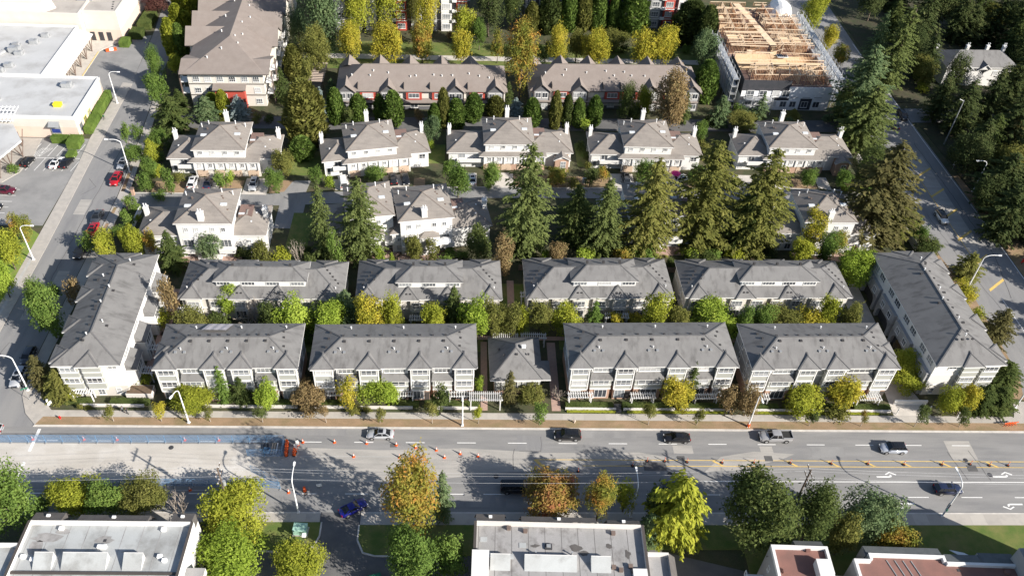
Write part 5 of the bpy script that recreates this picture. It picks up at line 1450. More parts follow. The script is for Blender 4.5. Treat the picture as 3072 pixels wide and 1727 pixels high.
root = thing('flat_roof_building', 'flat red brown roofed building with a stepped white parapet', 'building', (62, 60, 0.0), R(-2.2))
mb = MB(); mb.box(-17.3, -9.0, -30, 4.8, 0, 8.3, 0); mb.box(-5.6, 18.6, -30, 3.0, 0, 8.3, 0); mb.box(-3.2, 8.0, 3.0, 4.0, 0, 8.3, 0); mb.box(-9.0, -5.6, -30, 0.5, 0, 8.3, 0)
mb.build('wall', ['wall_grey'], root)
mb = MB()
for a, b_, y in ((-17.3, -9.0, 4.8), (-5.6, 18.6, 3.0)):
    mb.box(a+0.3, b_-0.3, -30, y-0.3, 8.3, 8.34)
mb.box(-2.9, 7.7, 2.6, 3.7, 8.3, 8.345); mb.box(-9.1, -5.5, -30, 0.2, 8.3, 8.33)
rf = mb.build('roof', ['roof_red'], root)
mb = MB(); p = 0.42; z0, z1 = 8.2, 8.95
for a, b_, y in ((-17.3, -9.0, 4.8),):
    mb.box(a, b_, y-p, y, z0, z1); mb.box(a, a+p, -30, y-p, z0, z1); mb.box(b_-p, b_, 0.5, y-p, z0, z1)
mb.box(-5.6, -3.2, 3.0-p, 3.0, z0, z1); mb.box(-3.2, -3.2+p, 3.0, 4.0, z0, z1); mb.box(-3.2+p, 8.0, 4.0-p, 4.0, z0, z1-.02); mb.box(8.0-p, 8.0, 3.0, 4.0-p, z0, z1); mb.box(8.0, 18.6, 3.0-p, 3.0, z0, z1); mb.box(-5.6, -5.6+p, -30, 3.0-p, z0, z1)
mb.build('parapet', ['trim_white'], root)
for a, b_, y, d in ((-13.6, -9.4, 4.8, 1.2), (-3.4, 7.8, 4.02, 1.5), (8.3, 13.5, 3.02, 1.6), (13.5, 18.6, 3.02, 2.0)):
    m_ = MB(); m_.face([(a, y+0.03, 8.75), (b_, y+0.03, 8.75), (b_, y+d, 8.2), (a, y+d, 8.2)], 0); m_.box(a, b_, y, y+d, 0, 8.18, 1); m_.build('mansard', ['roof_shingle_slate', 'wall_grey'], root)
mb = MB(); mb.box(-11.6, -9.5, -0.4, 2.2, 8.34, 9.9); mb.build('stair_head', ['wall_white'], root)
for x, y in ((-16.0, 0.8), (-11.9, 4.3), (16.5, 1.8)):
    unit(rf, 'roof_vent', 'roof_red', x, y, 8.34, 0.6, 0.5, 0.5)
unit(rf, 'roof_drain', 'metal_dark', 9.6, 2.0, 8.32, 0.4, 0.4, 0.06)
for k in range(4):
    b = MB(); b.bar((-0.6+1.2*k, 3.2, 8.4), (0.2+1.2*k, 0.6, 8.4), 0.12, 0.08); b.build('roof_batten', ['metal_grey'], rf)
b = MB(); b.prism([(9.8, 5.6), (12.0, 4.0), (13.8, 4.0), (11.8, 5.2)], 7.7, 7.8); b.build('glass_awning', ['skylight'], root)
window(root, -17.3, 2.6, 5.4, 0.6, 1.2, 'W', 2, 1)
b = MB()
b.box(-20.2, -17.35, -3.0, 3.2, 3.0, 3.2, 0)
for y in np.linspace(-3, 3.2, 9):
    b.box(-20.2, -20.1, y-0.04, y+0.04, 3.2, 4.3, 0)
b.box(-20.22, -20.1, -3.0, 3.2, 4.3, 4.4, 0)
b.build('balcony', ['metal_white'], root)

root = thing('tower_block', 'tall grey block whose shadow crosses the south lawn', 'building', (89.5, 55, 0.0))
mb = MB(); mb.box(-8.6, 8.6, -14, 8.4, 0, 14.0, 0); mb.box(-8.9, 8.9, -14.2, 8.7, 13.6, 14.1, 1); mb.box(-9.4, -8.6, 4.5, 8.4, 0, 11.4, 0)
mb.build('wall', ['wall_grey', 'trim_white'], root)
mb = MB(); mb.box(-8.3, 8.3, -13.6, 8.1, 14.1, 14.14); mb.build('roof', ['roof_membrane_grey'], root)
for z in (1.2, 4.3, 7.4, 10.4):
    for y in (-4, 0, 3.0):
        window(root, -8.6, y, z, 1.6, 1.6, 'W', 2, 2)
    for x in (-6, -2, 2, 6):
        window(root, x, 8.4, z, 1.8, 1.6, 'N', 2, 2)

# house among the trees across the east street
root = thing('house', 'grey roofed house with white chimneys among the dark trees', 'house', (144.5, 221, 0.05), R(2))
mb = MB(); mb.box(-10.4, 9.8, -4.4, 4.6, 0, 6.0, 0); mb.build('wall', ['wall_white'], root)
rf = MB(); hip(rf, -11.0, 10.4, -5.0, 5.2, 6.0, 0.55); gable(rf, -5.2, 4.0, -5.0, 0.4, 5.7, 1.5, 3.4, 'S', 0, 2, 1); gable(rf, 0.2, 4.0, -5.0, 0.4, 5.7, 1.5, 3.4, 'S', 0, 2, 1)
rf.build('roof', ['roof_grey', 'trim_white', 'wall_white'], root)
for x in (-10.2, -1.0, 5.0, 10.0):
    chimney(root, x, 4.6, 0, 7.9, 0.8, 0.8)
for x in (-8.6, -5.2, 0.2, 4.2, 7.4):
    window(root, x, -4.4, 3.4, 1.4, 1.3, 'S', 2, 2)

# ------------------------------------------------------------------ vegetation prototypes (unit radius, unit height)
def quads_mesh(name, P, A, B, mats):
    """One leaf blade (a rhombus) per row: centre P, half-axes A and B."""
    n = len(P)
    v = np.empty((n, 4, 3))
    v[:, 0] = P-A; v[:, 1] = P-B*0.9+A*0.1; v[:, 2] = P+A; v[:, 3] = P+B*0.9+A*0.1
    me = bpy.data.meshes.new(name)
    me.vertices.add(n*4); me.loops.add(n*4); me.polygons.add(n)
    me.vertices.foreach_set('co', v.reshape(-1))
    me.loops.foreach_set('vertex_index', np.arange(n*4, dtype=np.int32))
    me.polygons.foreach_set('loop_start', np.arange(0, n*4, 4, dtype=np.int32))
    me.polygons.foreach_set('loop_total', np.full(n, 4, dtype=np.int32))
    for m_ in mats:
        me.materials.append(MATS[m_])
    me.update(calc_edges=True)
    return me
def unitv(a):
    return a/np.maximum(np.linalg.norm(a, axis=-1, keepdims=True), 1e-6)
def leaf_axes(rg, N, size, aspect=0.55):
    """Half-axes of blades whose normals are N."""
    t = unitv(np.cross(N, rg.normal(size=N.shape)))
    b = np.cross(N, t)
    s = size*(0.65+0.7*rg.random((len(N), 1)))/2
    return t*s, b*s*aspect
def broad_crown(seed, r0, h0, nleaf, leaf, lobes, bottom=0.15, flat=0.0):
    rg = np.random.default_rng(seed)
    zc, a = h0*(1+bottom)/2, h0*(1-bottom)/2
    d = unitv(rg.normal(size=(lobes, 3)))
    d[:, 2] = np.where(d[:, 2] < -0.5, -d[:, 2], d[:, 2])
    rad = rg.uniform(0.42, 0.72, (lobes, 1))
    cen = d*rad
    lr = rg.uniform(0.26, 0.46, lobes)
    cen = np.vstack([cen, [[0, 0, 0.1], [0, 0, 0.45], [0.2, -0.1, -0.2]]]); lr = np.append(lr, [0.55, 0.42, 0.5])
    w = lr**2; idx = rg.choice(len(lr), nleaf, p=w/w.sum())
    dirs = unitv(rg.normal(size=(nleaf, 3)))
    rr = rg.random((nleaf, 1))**0.28
    # clumps: pull points towards a coarse set of twig ends
    P = cen[idx]+dirs*rr*lr[idx][:, None]
    tw = P[rg.integers(0, nleaf, max(60, nleaf//22))]
    k = rg.integers(0, len(tw), nleaf)
    mix = rg.random((nleaf, 1)) < 0.55
    P = np.where(mix, tw[k]+rg.normal(size=(nleaf, 3))*0.075, P)
    N = unitv(unitv(P+[[0, 0, 0.15]])*0.9+rg.normal(size=(nleaf, 3))*0.75+[[0, 0, 0.35]])
    P = P/np.percentile(np.hypot(P[:, 0], P[:, 1]), 95)*[[1.04, 1.04, 0]]+P/np.percentile(np.abs(P[:, 2]), 96)*[[0, 0, 1.0]]
    P = P*[[r0, r0, a]]+[[0, 0, zc]]
    A, B = leaf_axes(rg, N, leaf)
    sc = np.array([[1/r0, 1/r0, 1/h0]])
    return quads_mesh('crown', P*sc, A*sc, B*sc, ['leaf_g1'])
def fir_crown(seed, r0, h0, whorl, nb, step, leaf, droop=0.28, power=0.85, bottom=0.03, wispy=0.0):
    rg = np.random.default_rng(seed)
    P, D, S = [], [], []
    z = h0*bottom
    while z < h0*0.985:
        t = z/h0
        R_ = r0*min(0.76+0.62*t, ((1-t)/0.60)**power)+0.12
        n = max(3, int(nb*(0.65+0.5*(1-t))))
        ph = rg.random()*6.28
        for k in range(n):
            az = ph+6.283*k/n+rg.normal()*0.22
            bump_ = 1+0.20*math.sin(az*2+z*5.0/r0+seed)+0.14*math.sin(az*3-z*8.0/r0+2.1*seed)
            L = R_*(0.70+0.38*rg.random())*bump_
            if rg.random() < 0.05: L *= 0.45
            u = np.array([math.cos(az), math.sin(az)])
            m = max(2, int(L/step))
            zz = z+rg.normal()*whorl*1.1
            drp = droop*(0.4+1.2*rg.random())
            for j in range(1, m+1):
                s = L*(j-0.25)/m
                dz = 0.12*s-drp*s*s/max(L, 0.5)*0.75
                p = np.array([u[0]*s, u[1]*s, zz+dz])
                wdt = 0.42*(1-s/L)+0.12
                for side in (-1, 0, 1):
                    an = az+side*(0.75+0.25*rg.random())
                    dd = np.array([math.cos(an), math.sin(an), -0.22-0.3*rg.random()-(wispy*0.6)])
                    o = np.array([-u[1], u[0], 0])*side*wdt*rg.random()
                    P.append(p+o+rg.normal(size=3)*0.06*r0/3); D.append(dd); S.append(leaf*(0.7+0.6*rg.random()))
        z += whorl*(0.7+0.5*rg.random())
    # leader
    for j in range(8):
        P.append(np.array([0, 0, h0*(0.955+0.006*j)])); D.append(np.array([rg.normal()*.4, rg.normal()*.4, 1.0])); S.append(leaf*0.7)
    P = np.array(P); D = unitv(np.array(D)); S = np.array(S)[:, None]
    side = unitv(np.cross(D, [[0, 0, 1.0]])+rg.normal(size=D.shape)*0.3)
    sc = np.array([[1/r0, 1/r0, 1/h0]])
    return quads_mesh('crown', P*sc, D*S/2*sc, side*S*0.23*sc, ['leaf_g1'])
def column_crown(seed, r0, h0, n, leaf, top=0.55, loose=0.1):
    rg = np.random.default_rng(seed)
    t = rg.random(n)**0.9
    prof = np.where(t < 0.3, 0.72+0.28*t/0.3, np.clip(1-((t-0.3)/0.7)**1.9, 0, 1)**top)
    az = rg.random(n)*6.283
    lob = 1+0.10*np.sin(az*5+t*9+seed)+0.08*np.sin(az*3-t*17)
    rr = (0.72+0.33*rg.random(n)**0.6)*prof*lob+loose*rg.normal(size=n)*0.3
    P = np.stack([np.cos(az)*rr*r0, np.sin(az)*rr*r0, (0.02+0.97*t)*h0], 1)
    D = np.stack([np.cos(az)*0.5, np.sin(az)*0.5, np.full(n, 0.85)], 1)+rg.normal(size=(n, 3))*0.28
    D = unitv(D)
    out = np.stack([np.cos(az), np.sin(az), np.zeros(n)], 1)
    side = unitv(np.cross(D, out)+rg.normal(size=(n, 3))*0.35)
    S = leaf*(0.6+0.8*rg.random((n, 1)))
    sc = np.array([[1/r0, 1/r0, 1/h0]])
    return quads_mesh('crown', P*sc, D*S/2*sc, side*S*0.25*sc, ['leaf_g1'])
def trunk_mesh(seed, r0, h0, top, rad, limbs, bark='bark'):
    q = random.Random(seed); mb = MB()
    pts = [(0, 0, -0.02)]; rs = [rad*1.25]
    x = y = 0
    for k in range(1, 6):
        x += q.uniform(-.04, .04)*h0*0.25; y += q.uniform(-.04, .04)*h0*0.25
        pts.append((x, y, h0*top*k/5)); rs.append(rad*(1-0.15*k))
    mb.tube(pts, rs, 7)
    for k in range(limbs):
        i = 2+k % 3
        az = k*2.4+q.uniform(-.4, .4); p = Vector(pts[i]); L = r0*q.uniform(.55, .8)
        mid = p+Vector((math.cos(az)*L*.5, math.sin(az)*L*.5, h0*0.10)); end = p+Vector((math.cos(az)*L, math.sin(az)*L, h0*0.24))
        mb.tube([p, mid, end], [rad*.55, rad*.35, rad*.1], 5)
    mb.v = [(a/r0, b/r0, c/h0) for a, b, c in mb.v]
    return mb.mesh('trunk', [bark], True)
def bare_mesh(seed, r0, h0, bark='bark_pale'):
    q = random.Random(seed); mb = MB()
    def grow(p, d, L, r, lev):
        e = p+d*L
        m_ = p+d*L*0.5+Vector((q.uniform(-.1, .1), q.uniform(-.1, .1), 0))*L
        mb.tube([p, m_, e], [r, r*.8, r*.55], 4, cap=False)
        if lev == 0:
            return
        for k in range(3 if lev > 1 else 4):
            dd = (d+Vector((q.uniform(-.8, .8), q.uniform(-.8, .8), q.uniform(-.1, .5)))).normalized()
            grow(e if k else m_, dd, L*q.uniform(.55, .8), r*.55, lev-1)
    for k in range(6):
        a = k*1.05
        grow(Vector((0, 0, 0)), Vector((math.cos(a)*.6, math.sin(a)*.6, 1)).normalized(), h0*0.36, 0.11, 3)
    mb.v = [(a/r0, b/r0, c/h0) for a, b, c in mb.v]
    return mb.mesh('branches', [bark])
PROTO = {}
PROTO['D0'] = [(broad_crown(11+k, 1.5, 3.6, 1700, 0.27, 9), trunk_mesh(k, 1.5, 3.6, .75, .10, 4)) for k in range(3)]
PROTO['D1'] = [(broad_crown(21+k, 2.6, 6.4, 5600, 0.34, 13), trunk_mesh(k+5, 2.6, 6.4, .75, .16, 6)) for k in range(4)]
PROTO['D2'] = [(broad_crown(31+k, 4.4, 10.5, 12000, 0.44, 18), trunk_mesh(k+9, 4.4, 10.5, .75, .26, 8)) for k in range(4)]
PROTO['D3'] = [(broad_crown(41+k, 3.4, 15, 8500, 0.42, 20, 0.10), trunk_mesh(k+13, 3.4, 15, .8, .26, 8)) for k in range(3)]
PROTO['M'] = [(broad_crown(51+k, 1.2, 1.8, 1100, 0.24, 8, -0.05), trunk_mesh(k+17, 1.2, 1.8, .5, .06, 4)) for k in range(4)]
PROTO['C'] = [(fir_crown(61+k, 5.0, 23, 0.34, 6.5, 0.46, 0.78, 0.24, 0.66), trunk_mesh(k+21, 5.0, 23, .97, .38, 0)) for k in range(6)]
PROTO['S'] = [(fir_crown(71+k, 1.9, 7.5, 0.22, 7.5, 0.27, 0.44, 0.18), trunk_mesh(k+25, 1.9, 7.5, .96, .14, 0)) for k in range(4)]
PROTO['Y'] = [(column_crown(81+k, 1.5, 8.5, 3600, 0.62), trunk_mesh(k+29, 1.5, 8.5, .9, .14, 0)) for k in range(4)]
PROTO['L'] = [(fir_crown(91, 5.5, 12, 0.32, 7.5, 0.5, 1.05, 0.16, 0.40, 0.10, 0.5), trunk_mesh(33, 5.5, 12, .95, .28, 0))]
PROTO['B'] = [(None, bare_mesh(101+k, 1.8, 4.0)) for k in range(3)]
TNAME = {'C': 'fir_tree', 'S': 'spruce_tree', 'Y': 'columnar_tree', 'D': 'broadleaf_tree', 'M': 'shrub', 'B': 'bare_shrub', 'L': 'larch_tree'}
TWORD = {'C': 'fir tree', 'S': 'spruce', 'Y': 'columnar tree', 'D': 'broadleaf tree', 'M': 'shrub', 'B': 'bare branched shrub', 'L': 'wispy larch tree'}
PWORD = {'g1': 'green', 'g2': 'dark green', 'g3': 'grey green', 'lime': 'bright lime', 'yg': 'yellow green', 'ye': 'yellow', 'or': 'orange tinged', 'ro': 'red tinged', 'br': 'brown', 'ol': 'olive', 'bs': 'blue grey', 'pu': 'purple', 'od': 'dull brown olive', 'fg': 'green', 'fo': 'shaded dark'}
def zone(x, y):
    if y < 77:
        for lim, w in ((-36, 'beside the white flat roofed building'), (-22, 'on the lawn by the green utility box'), (0, 'on the lawn across the drive from the utility box'), (31, 'by the grey patched flat roof'), (400, 'by the red brown flat roof')):
            if x < lim: return w
    if x > 119:
        return 'in the dark wood edging the east street' if x < 128 else ('in the wood by the white chimneyed house' if 205 < y < 236 and x < 162 else ('deep in the dark wood' if y < 196 else 'in the wood beyond the side road'))
    if x < -89: return 'on the verge by the shop car park'
    if x < -74: return 'along the kerb of the west street'
    if x > 99: return 'on the verge of the east street' + (' beyond the side road' if y > 203 else ('' if y > 150 else ' by the arched garages'))
    if y < 99.8:
        for lim, w in ((-55, 'at the foot of the corner block by the west street'), (-27.5, 'in front of the row with the tarp'), (3.5, 'in front of the row west of the clubhouse'), (16.5, 'in front of the clubhouse'), (48.8, 'in front of the row east of the clubhouse'), (77.5, 'in front of the row by the entry drive'), (200, 'at the foot of the block with arched garages')):
            if x < lim: return w
    if y < 120:
        for lim, w in ((-54, 'beside the corner block by the west street'), (-25, 'in the courtyard behind the row with the tarp'), (4, 'in the courtyard behind the row west of the clubhouse'), (17, 'in the gap behind the clubhouse'), (48.5, 'in the courtyard behind the row east of the clubhouse'), (80, 'in the courtyard behind the row by the entry drive'), (200, 'beside the block with arched garages')):
            if x < lim: return w
    if y < 141:
        for lim, w in ((-40, 'below the garden side of the westernmost white house'), (-22, 'beside the great twin spruces'), (8, 'below the white house with terrace parasols'), (45, 'under the row of tall firs'), (90, 'under the easternmost tall firs'), (200, 'by the east street')):
            if x < lim: return w
    if y < 158:
        for lim, w in ((-45, 'beside the garden of the westernmost white house'), (-24, 'between the lane spur and the twin roofed white house'), (0, 'beside the terrace with parasols'), (16, 'above the path between the courtyard rows'), (24, 'beside the almost hidden house, towards the path'), (33, 'just before the almost hidden house'), (45, 'right behind the almost hidden house'), (56, 'in the fir belt beyond the almost hidden house'), (68, 'in the fir belt before the shaded house'), (84, 'against the shaded house by the east street'), (400, 'between the shaded house and the east street')):
            if x < lim: return w
    if y < 171:
        for lim, w in ((-40, 'in front of the white house nearest the west street'), (-8, 'in front of the white house set askew'), (26, 'in front of the white house with the lone cedar'), (60, 'in front of the white house with the pink parasol'), (200, 'in front of the white house nearest the east street')):
            if x < lim: return w
    if y < 197:
        if x < -43: return 'in front of the long brown roofed block'
        return 'between the white houses and the ' + ('terrace by the ramp' if x < 13 else ('terrace by the building site' if x < 62 else 'building site'))
    if x < -43: return 'along the long brown roofed block'
    if y < 240 and x < 68: return 'on the green behind the ' + ('terrace by the ramp' if x < 12 else 'terrace by the building site')
    return 'beside the building site' if x > 60 else 'against the apartment blocks with red bays'
NT = [0]
def plant(kind, x, y, h, r, pal, label=None, group=None, crown_mat=None):
    q = random.Random(NT[0]*31+5); NT[0] += 1
    key = kind
    if kind == 'D':
        key = 'D0' if r < 1.9 else ('D3' if h > 4.6*r*0.62+r*1.2 and h > 10.5 else ('D1' if r < 3.3 else 'D2'))
    pr = PROTO[key][NT[0] % len(PROTO[key])]
    hs = 'tall' if h > (16 if kind == 'C' else 9) else ('small' if h < (3.2 if kind != 'M' else 1.4) else None)
    z = zone(x, y)
    lab = label or ' '.join(w for w in (hs, PWORD[pal], TWORD[kind], z) if w)
    root = thing(TNAME[kind], lab, 'shrub' if kind in 'MB' else 'tree', (x, y, 0.05), q.uniform(0, 6.28), group or (TWORD[kind]+'s '+z))
    if kind == 'Y': r *= 1.15
    if kind == 'S': r *= 1.15
    if kind == 'C':
        r *= 1.2
        pal = {'g1': 'fg', 'g3': 'g3'}.get(pal, pal)
    root.scale = (r*q.uniform(.92, 1.08), r*q.uniform(.92, 1.08), h)
    cr, tr = pr
    if cr:
        c = link('crown', cr, root)
        c.material_slots[0].link = 'OBJECT'
        c.material_slots[0].material = MATS['leaf_'+pal]
        t = link('trunk', tr, root)
    else:
        link('branches', tr, root)
    return root
TREES = [
    ('D',-92.1,246.3,5.5,3.4,'pu'), ('Y',-85.1,246.1,10.5,2.1,'yg'), ('Y',-81,242.9,10.5,2,'yg'), ('Y',-82.9,234.3,8.5,2,'yg'), 
    ('Y',-80.7,233.7,6.8,1.8,'yg'), ('Y',-81.1,220.4,11,1.9,'yg'), ('Y',-78.8,220.5,9.5,1.8,'g1'), ('D',-77.3,210.4,5,2.3,'yg'), 
    ('D',-80.3,203.5,10.9,1.9,'g1'), ('D',-77.8,193.7,8.6,2.7,'g1'), ('S',-72.8,193.7,5.5,2,'g2'), ('S',-71.7,184,9.2,3.5,'g2'), 
    ('S',-64.6,187.9,7.2,2.7,'g3'), ('Y',-64.4,192.9,5,1.6,'lime'), ('Y',-61,190.4,7.5,1.4,'yg'), ('S',-56.9,189,6.8,2.4,'bs'), 
    ('D',-80.9,177.2,5.4,1.2,'g1'), ('D',-79,179.3,3.7,1.6,'g1'), ('D',-73.2,175.9,4.5,2,'g1'), ('D',-74.2,172.7,4.2,1.3,'yg'), 
    ('D',-39.8,219.8,25.8,4.8,'g3'), ('D',-47.6,225.9,11.7,2.7,'g3'), ('D',-40.7,211.4,13.3,3.4,'ol'), ('Y',-46.3,209.6,10,2.1,'ol'), 
    ('D',-41.7,202.5,9.8,1.6,'ol'), ('S',-47.5,197.8,9.5,1.9,'g2'), ('Y',-38.7,179.4,17,3.8,'ol'), ('S',-36.3,188.5,9.8,1.7,'bs'), 
    ('S',-35.8,202.2,4.8,1.4,'g3'), ('Y',-32.9,188.7,9.8,1.8,'g1'), ('D',-29.9,186.9,4.9,1.3,'g2'), ('Y',-27.5,189.6,7.8,1.8,'g1'), 
    ('Y',-22.2,190.3,7.5,1.4,'g1'), ('Y',-18.7,188.7,9.5,2.1,'g1'), ('D',-12.6,188.9,4.2,1.3,'br'), ('Y',-8.4,186.7,7.5,1.4,'g1'), 
    ('Y',-6.2,187.8,11.2,1.4,'ol'), ('Y',-3.1,187.8,8.2,1.9,'g1'), ('Y',1.3,191.4,7.8,2,'g1'), ('Y',7,193.1,6.2,1.9,'ol'), ('D',-8.9,179,8,2.1,'g3'), 
    ('M',-9.2,177.7,2.8,1.1,'lime'), ('Y',-39,173.1,5.8,2.3,'g1'), ('D',-32,216.3,12.7,2.9,'ye'), ('D',-31.1,229.2,20.9,3.6,'yg'), 
    ('D',-22.4,217,12.2,3.5,'ye'), ('D',-22.9,232.2,20.4,3.8,'yg'), ('D',-16,238.8,13.5,1.9,'ol'), ('D',-11.8,230.5,20.9,3.2,'ye'), 
    ('D',-12.9,218,11.8,3,'or'), ('D',-2,231.5,10.4,3.2,'yg'), ('D',-2,218.1,10.3,2.7,'ye'), ('D',2.8,229,8.5,2.1,'g1'), ('D',7.9,221.7,9.2,1.7,'or'), 
    ('S',10.4,198.8,7.2,1.2,'g2'), ('D',13.2,201.3,21.3,3.6,'or'), ('S',12.2,193.8,5.5,1.9,'bs'), ('D',5.5,237.5,16.2,3.7,'fo'), 
    ('D',12.6,241.2,11.9,2.6,'g2'), ('Y',18.3,239.8,10,2,'ol'), ('Y',23.5,241.7,12,3.2,'g2'), ('Y',29.6,242.8,13,2.3,'g1'), ('Y',33.8,242.7,12.5,1.9,'ol'), 
    ('Y',38.5,244,12,2.3,'g1'), ('Y',43.1,243.2,12,1.7,'g1'), ('Y',48.9,242.3,13.8,3.6,'g1'), ('Y',65.1,238.1,12.8,4.3,'g2'), ('Y',68.8,232.6,14,2.6,'g2'), 
    ('D',24.3,219.5,12.1,2.6,'ye'), ('D',21.1,220.2,7.2,1.7,'g2'), ('D',34.9,219.9,10.9,3.3,'ye'), ('D',48.2,220.6,11,3.2,'ye'), 
    ('D',54.4,221.6,11.9,3.5,'ye'), ('D',30.2,223.3,9.4,2.6,'ol'), ('D',41.9,230.9,5.7,4.2,'ol'), ('D',65.7,220.6,11.2,3.5,'g3'), 
    ('Y',63.2,204.2,12,2.8,'g1'), ('Y',16.2,189.6,8,1.8,'g1'), ('Y',21.9,188.6,10.8,1.4,'ol'), ('Y',25,189.6,9.2,1.3,'g2'), ('Y',27.9,189.8,8.2,1.4,'g1'), 
    ('Y',32.1,190.7,8.5,1.7,'g1'), ('M',29.5,188.3,3.3,1.6,'lime'), ('D',40.6,192,10.9,2.2,'g2'), ('D',45.3,194,8.9,2,'yg'), ('D',50.5,188.5,15.7,4,'br'), 
    ('S',55.7,192.7,9.2,1.6,'g2'), ('D',42.5,192.2,4.6,2,'g2'), ('S',64.9,191.8,9,2.4,'g3'), ('M',71.3,197.1,3.3,1.4,'g1'), ('D',70.1,190,4.6,3.3,'ol'), 
    ('S',76.4,195.3,7.8,1.8,'g3'), ('D',58.2,183.5,5.7,1.9,'g1'), ('D',103.9,244.3,14.3,3.6,'yg'), ('D',106.2,234.6,7.8,2.3,'ye'), 
    ('D',106.6,225.1,6.4,2.2,'or'), ('C',101,194,22.8,6.3,'g3'), ('C',113.1,218.8,20.2,3.1,'g3'), ('C',117.1,214.4,24.2,4.4,'g1'), 
    ('C',99.7,184.1,17.5,5.9,'g1'), ('D',96.4,191.8,11.7,2.5,'g2'), ('S',85.4,195.2,3.5,1.8,'ol'), ('D',129.4,182.2,6.1,1.8,'ol'), 
    ('S',133.5,235.4,19.8,4.3,'fo'), ('C',129.4,218.8,14.2,3.5,'fo'), ('C',152.9,243.3,12,4.8,'fo'), ('C',160.3,243.3,16.5,4,'fo'), 
    ('C',164.7,239.7,17.5,4.1,'fo'), ('D',133.1,209.4,12.7,2.7,'fo'), ('C',124.8,197.9,14,3.4,'fo'), ('C',128.2,192,15.5,4,'fo'), 
    ('C',137,196,16.5,3.6,'fo'), ('C',146.1,202.1,17.8,4.2,'fo'), ('C',135.1,180.3,15.8,4.9,'fo'), ('C',126.6,177.2,13,3.6,'fo'), 
    ('D',148.6,254.5,13.8,4.4,'fo'), ('D',126.3,255.8,12.4,4.2,'fo'), ('C',137.4,264,10.5,4.9,'fo'), ('M',127.7,212.6,2.3,2.2,'yg'), 
    ('D',121.8,171.4,10.9,4.4,'fo'), ('C',124,159.9,14.8,5.3,'fo'), ('D',121,158.5,9.1,4.1,'fo'), ('C',120.4,148.1,15.2,4.6,'fo'), 
    ('D',119.4,148.9,9,2.8,'fo'), ('D',-90.8,140.5,6.8,2,'or'), ('D',-90,132,9.2,2.6,'yg'), ('D',-88,124,8.2,2.1,'lime'), ('M',-102.9,165,1.8,1.3,'g1'), 
    ('D',-77.1,169.9,4.1,2.2,'g1'), ('D',-72.4,168.4,5.6,1.3,'yg'), ('D',-72,163,5.4,1.9,'g1'), ('D',-71.6,158.3,5,1.4,'g1'), 
    ('D',-65.9,157.8,6.3,1.5,'g1'), ('M',-64.9,162,2.8,1.3,'ol'), ('D',-55.1,159.7,5,1.5,'g1'), ('D',-53.5,161,4.2,1.2,'lime'), 
    ('M',-71.3,159.6,1.4,1.3,'g1'), ('D',-67.7,155.4,2.2,1.4,'g1'), ('D',-72.3,151.3,3.8,1.7,'g1'), ('D',-71.3,144.9,5,1.5,'g1'), 
    ('D',-72.5,142.9,2.4,1.6,'g1'), ('D',-73.4,136.5,6.1,2,'yg'), ('D',-67,136.3,7.7,2.1,'yg'), ('D',-77.1,137.5,4.6,1.7,'g1'), 
    ('D',-63.9,136.7,6.7,1.4,'or'), ('S',-58.7,132.7,9.8,2.4,'g2'), ('D',-51.9,135.9,5.9,2.7,'g3'), ('M',-46,137.4,2.1,1.9,'g2'), 
    ('M',-42.3,137.1,3.7,1.6,'ol'), ('D',-74,121.3,7.3,1.7,'br'), ('D',-80.8,120.3,7.2,2.3,'g1'), ('D',-75.5,113.3,10.7,2.7,'g1'), 
    ('D',-74,112.3,6.5,1.3,'g1'), ('D',-79,123.5,3.9,1.7,'g1'), ('D',-54,116.3,12.1,1.7,'br'), ('D',-42.3,164.9,6.6,2.4,'ol'), ('D',-43,159.3,5.7,2,'g1'), 
    ('D',-33.9,161.2,5.6,1.8,'g1'), ('M',-31.3,161.7,2.8,1.3,'lime'), ('D',-21,163.9,3.6,2.4,'g1'), ('D',-4,165,5.8,1.7,'g1'), ('D',-2,158.8,8.1,2.3,'g1'), 
    ('D',5.4,162.6,6.4,2.3,'g1'), ('C',-29,136.1,20,2.5,'g1'), ('C',-21.4,137.1,20.8,4,'g1'), ('D',-26.1,132.4,10.5,1.4,'g1'), 
    ('B',-34.2,134.5,7.3,1.7,'br'), ('D',-41,133.3,6.4,1.8,'ol'), ('M',-37.7,134.4,4.4,1.8,'yg'), ('M',-32,134.4,3.5,1.5,'g2'), 
    ('D',-10.5,136.4,6.1,1.9,'ol'), ('D',-7,135.9,5.8,1.8,'ol'), ('M',-3.4,137.3,2.2,2.1,'g1'), ('D',2.3,136.5,8.5,2.5,'g2'), 
    ('M',-0.5,137.8,1.7,0.9,'g1'), ('M',-17.8,135.2,5.1,1,'lime'), ('M',-15.3,135.4,3.1,0.5,'lime'), ('Y',-13.9,140.9,5.8,0.5,'g2'), 
    ('D',7.1,131.5,10.5,2,'br'), ('C',12.5,140.1,27.8,4.6,'g1'), ('C',23.1,143.8,15.2,3.4,'g2'), ('C',28.8,139.9,19.5,3.9,'g1'), 
    ('C',38,140.6,24.5,5.3,'ol'), ('C',50.1,143.5,27,6,'ol'), ('C',59.3,142.5,17.8,3.1,'g2'), ('C',61.7,142.5,26.2,5.6,'ol'), 
    ('M',16.4,136.2,3.7,1.4,'lime'), ('D',18.8,134.8,6.5,1.9,'br'), ('M',24.9,136.8,3,2.4,'lime'), ('M',32.8,136.7,4.1,1.6,'or'), 
    ('M',37.1,137.2,4,2.3,'g1'), ('M',48.2,138.8,2.3,2.2,'lime'), ('M',52.8,139.4,2.3,2.2,'g1'), ('M',57.3,139.6,2.4,2.3,'yg'), 
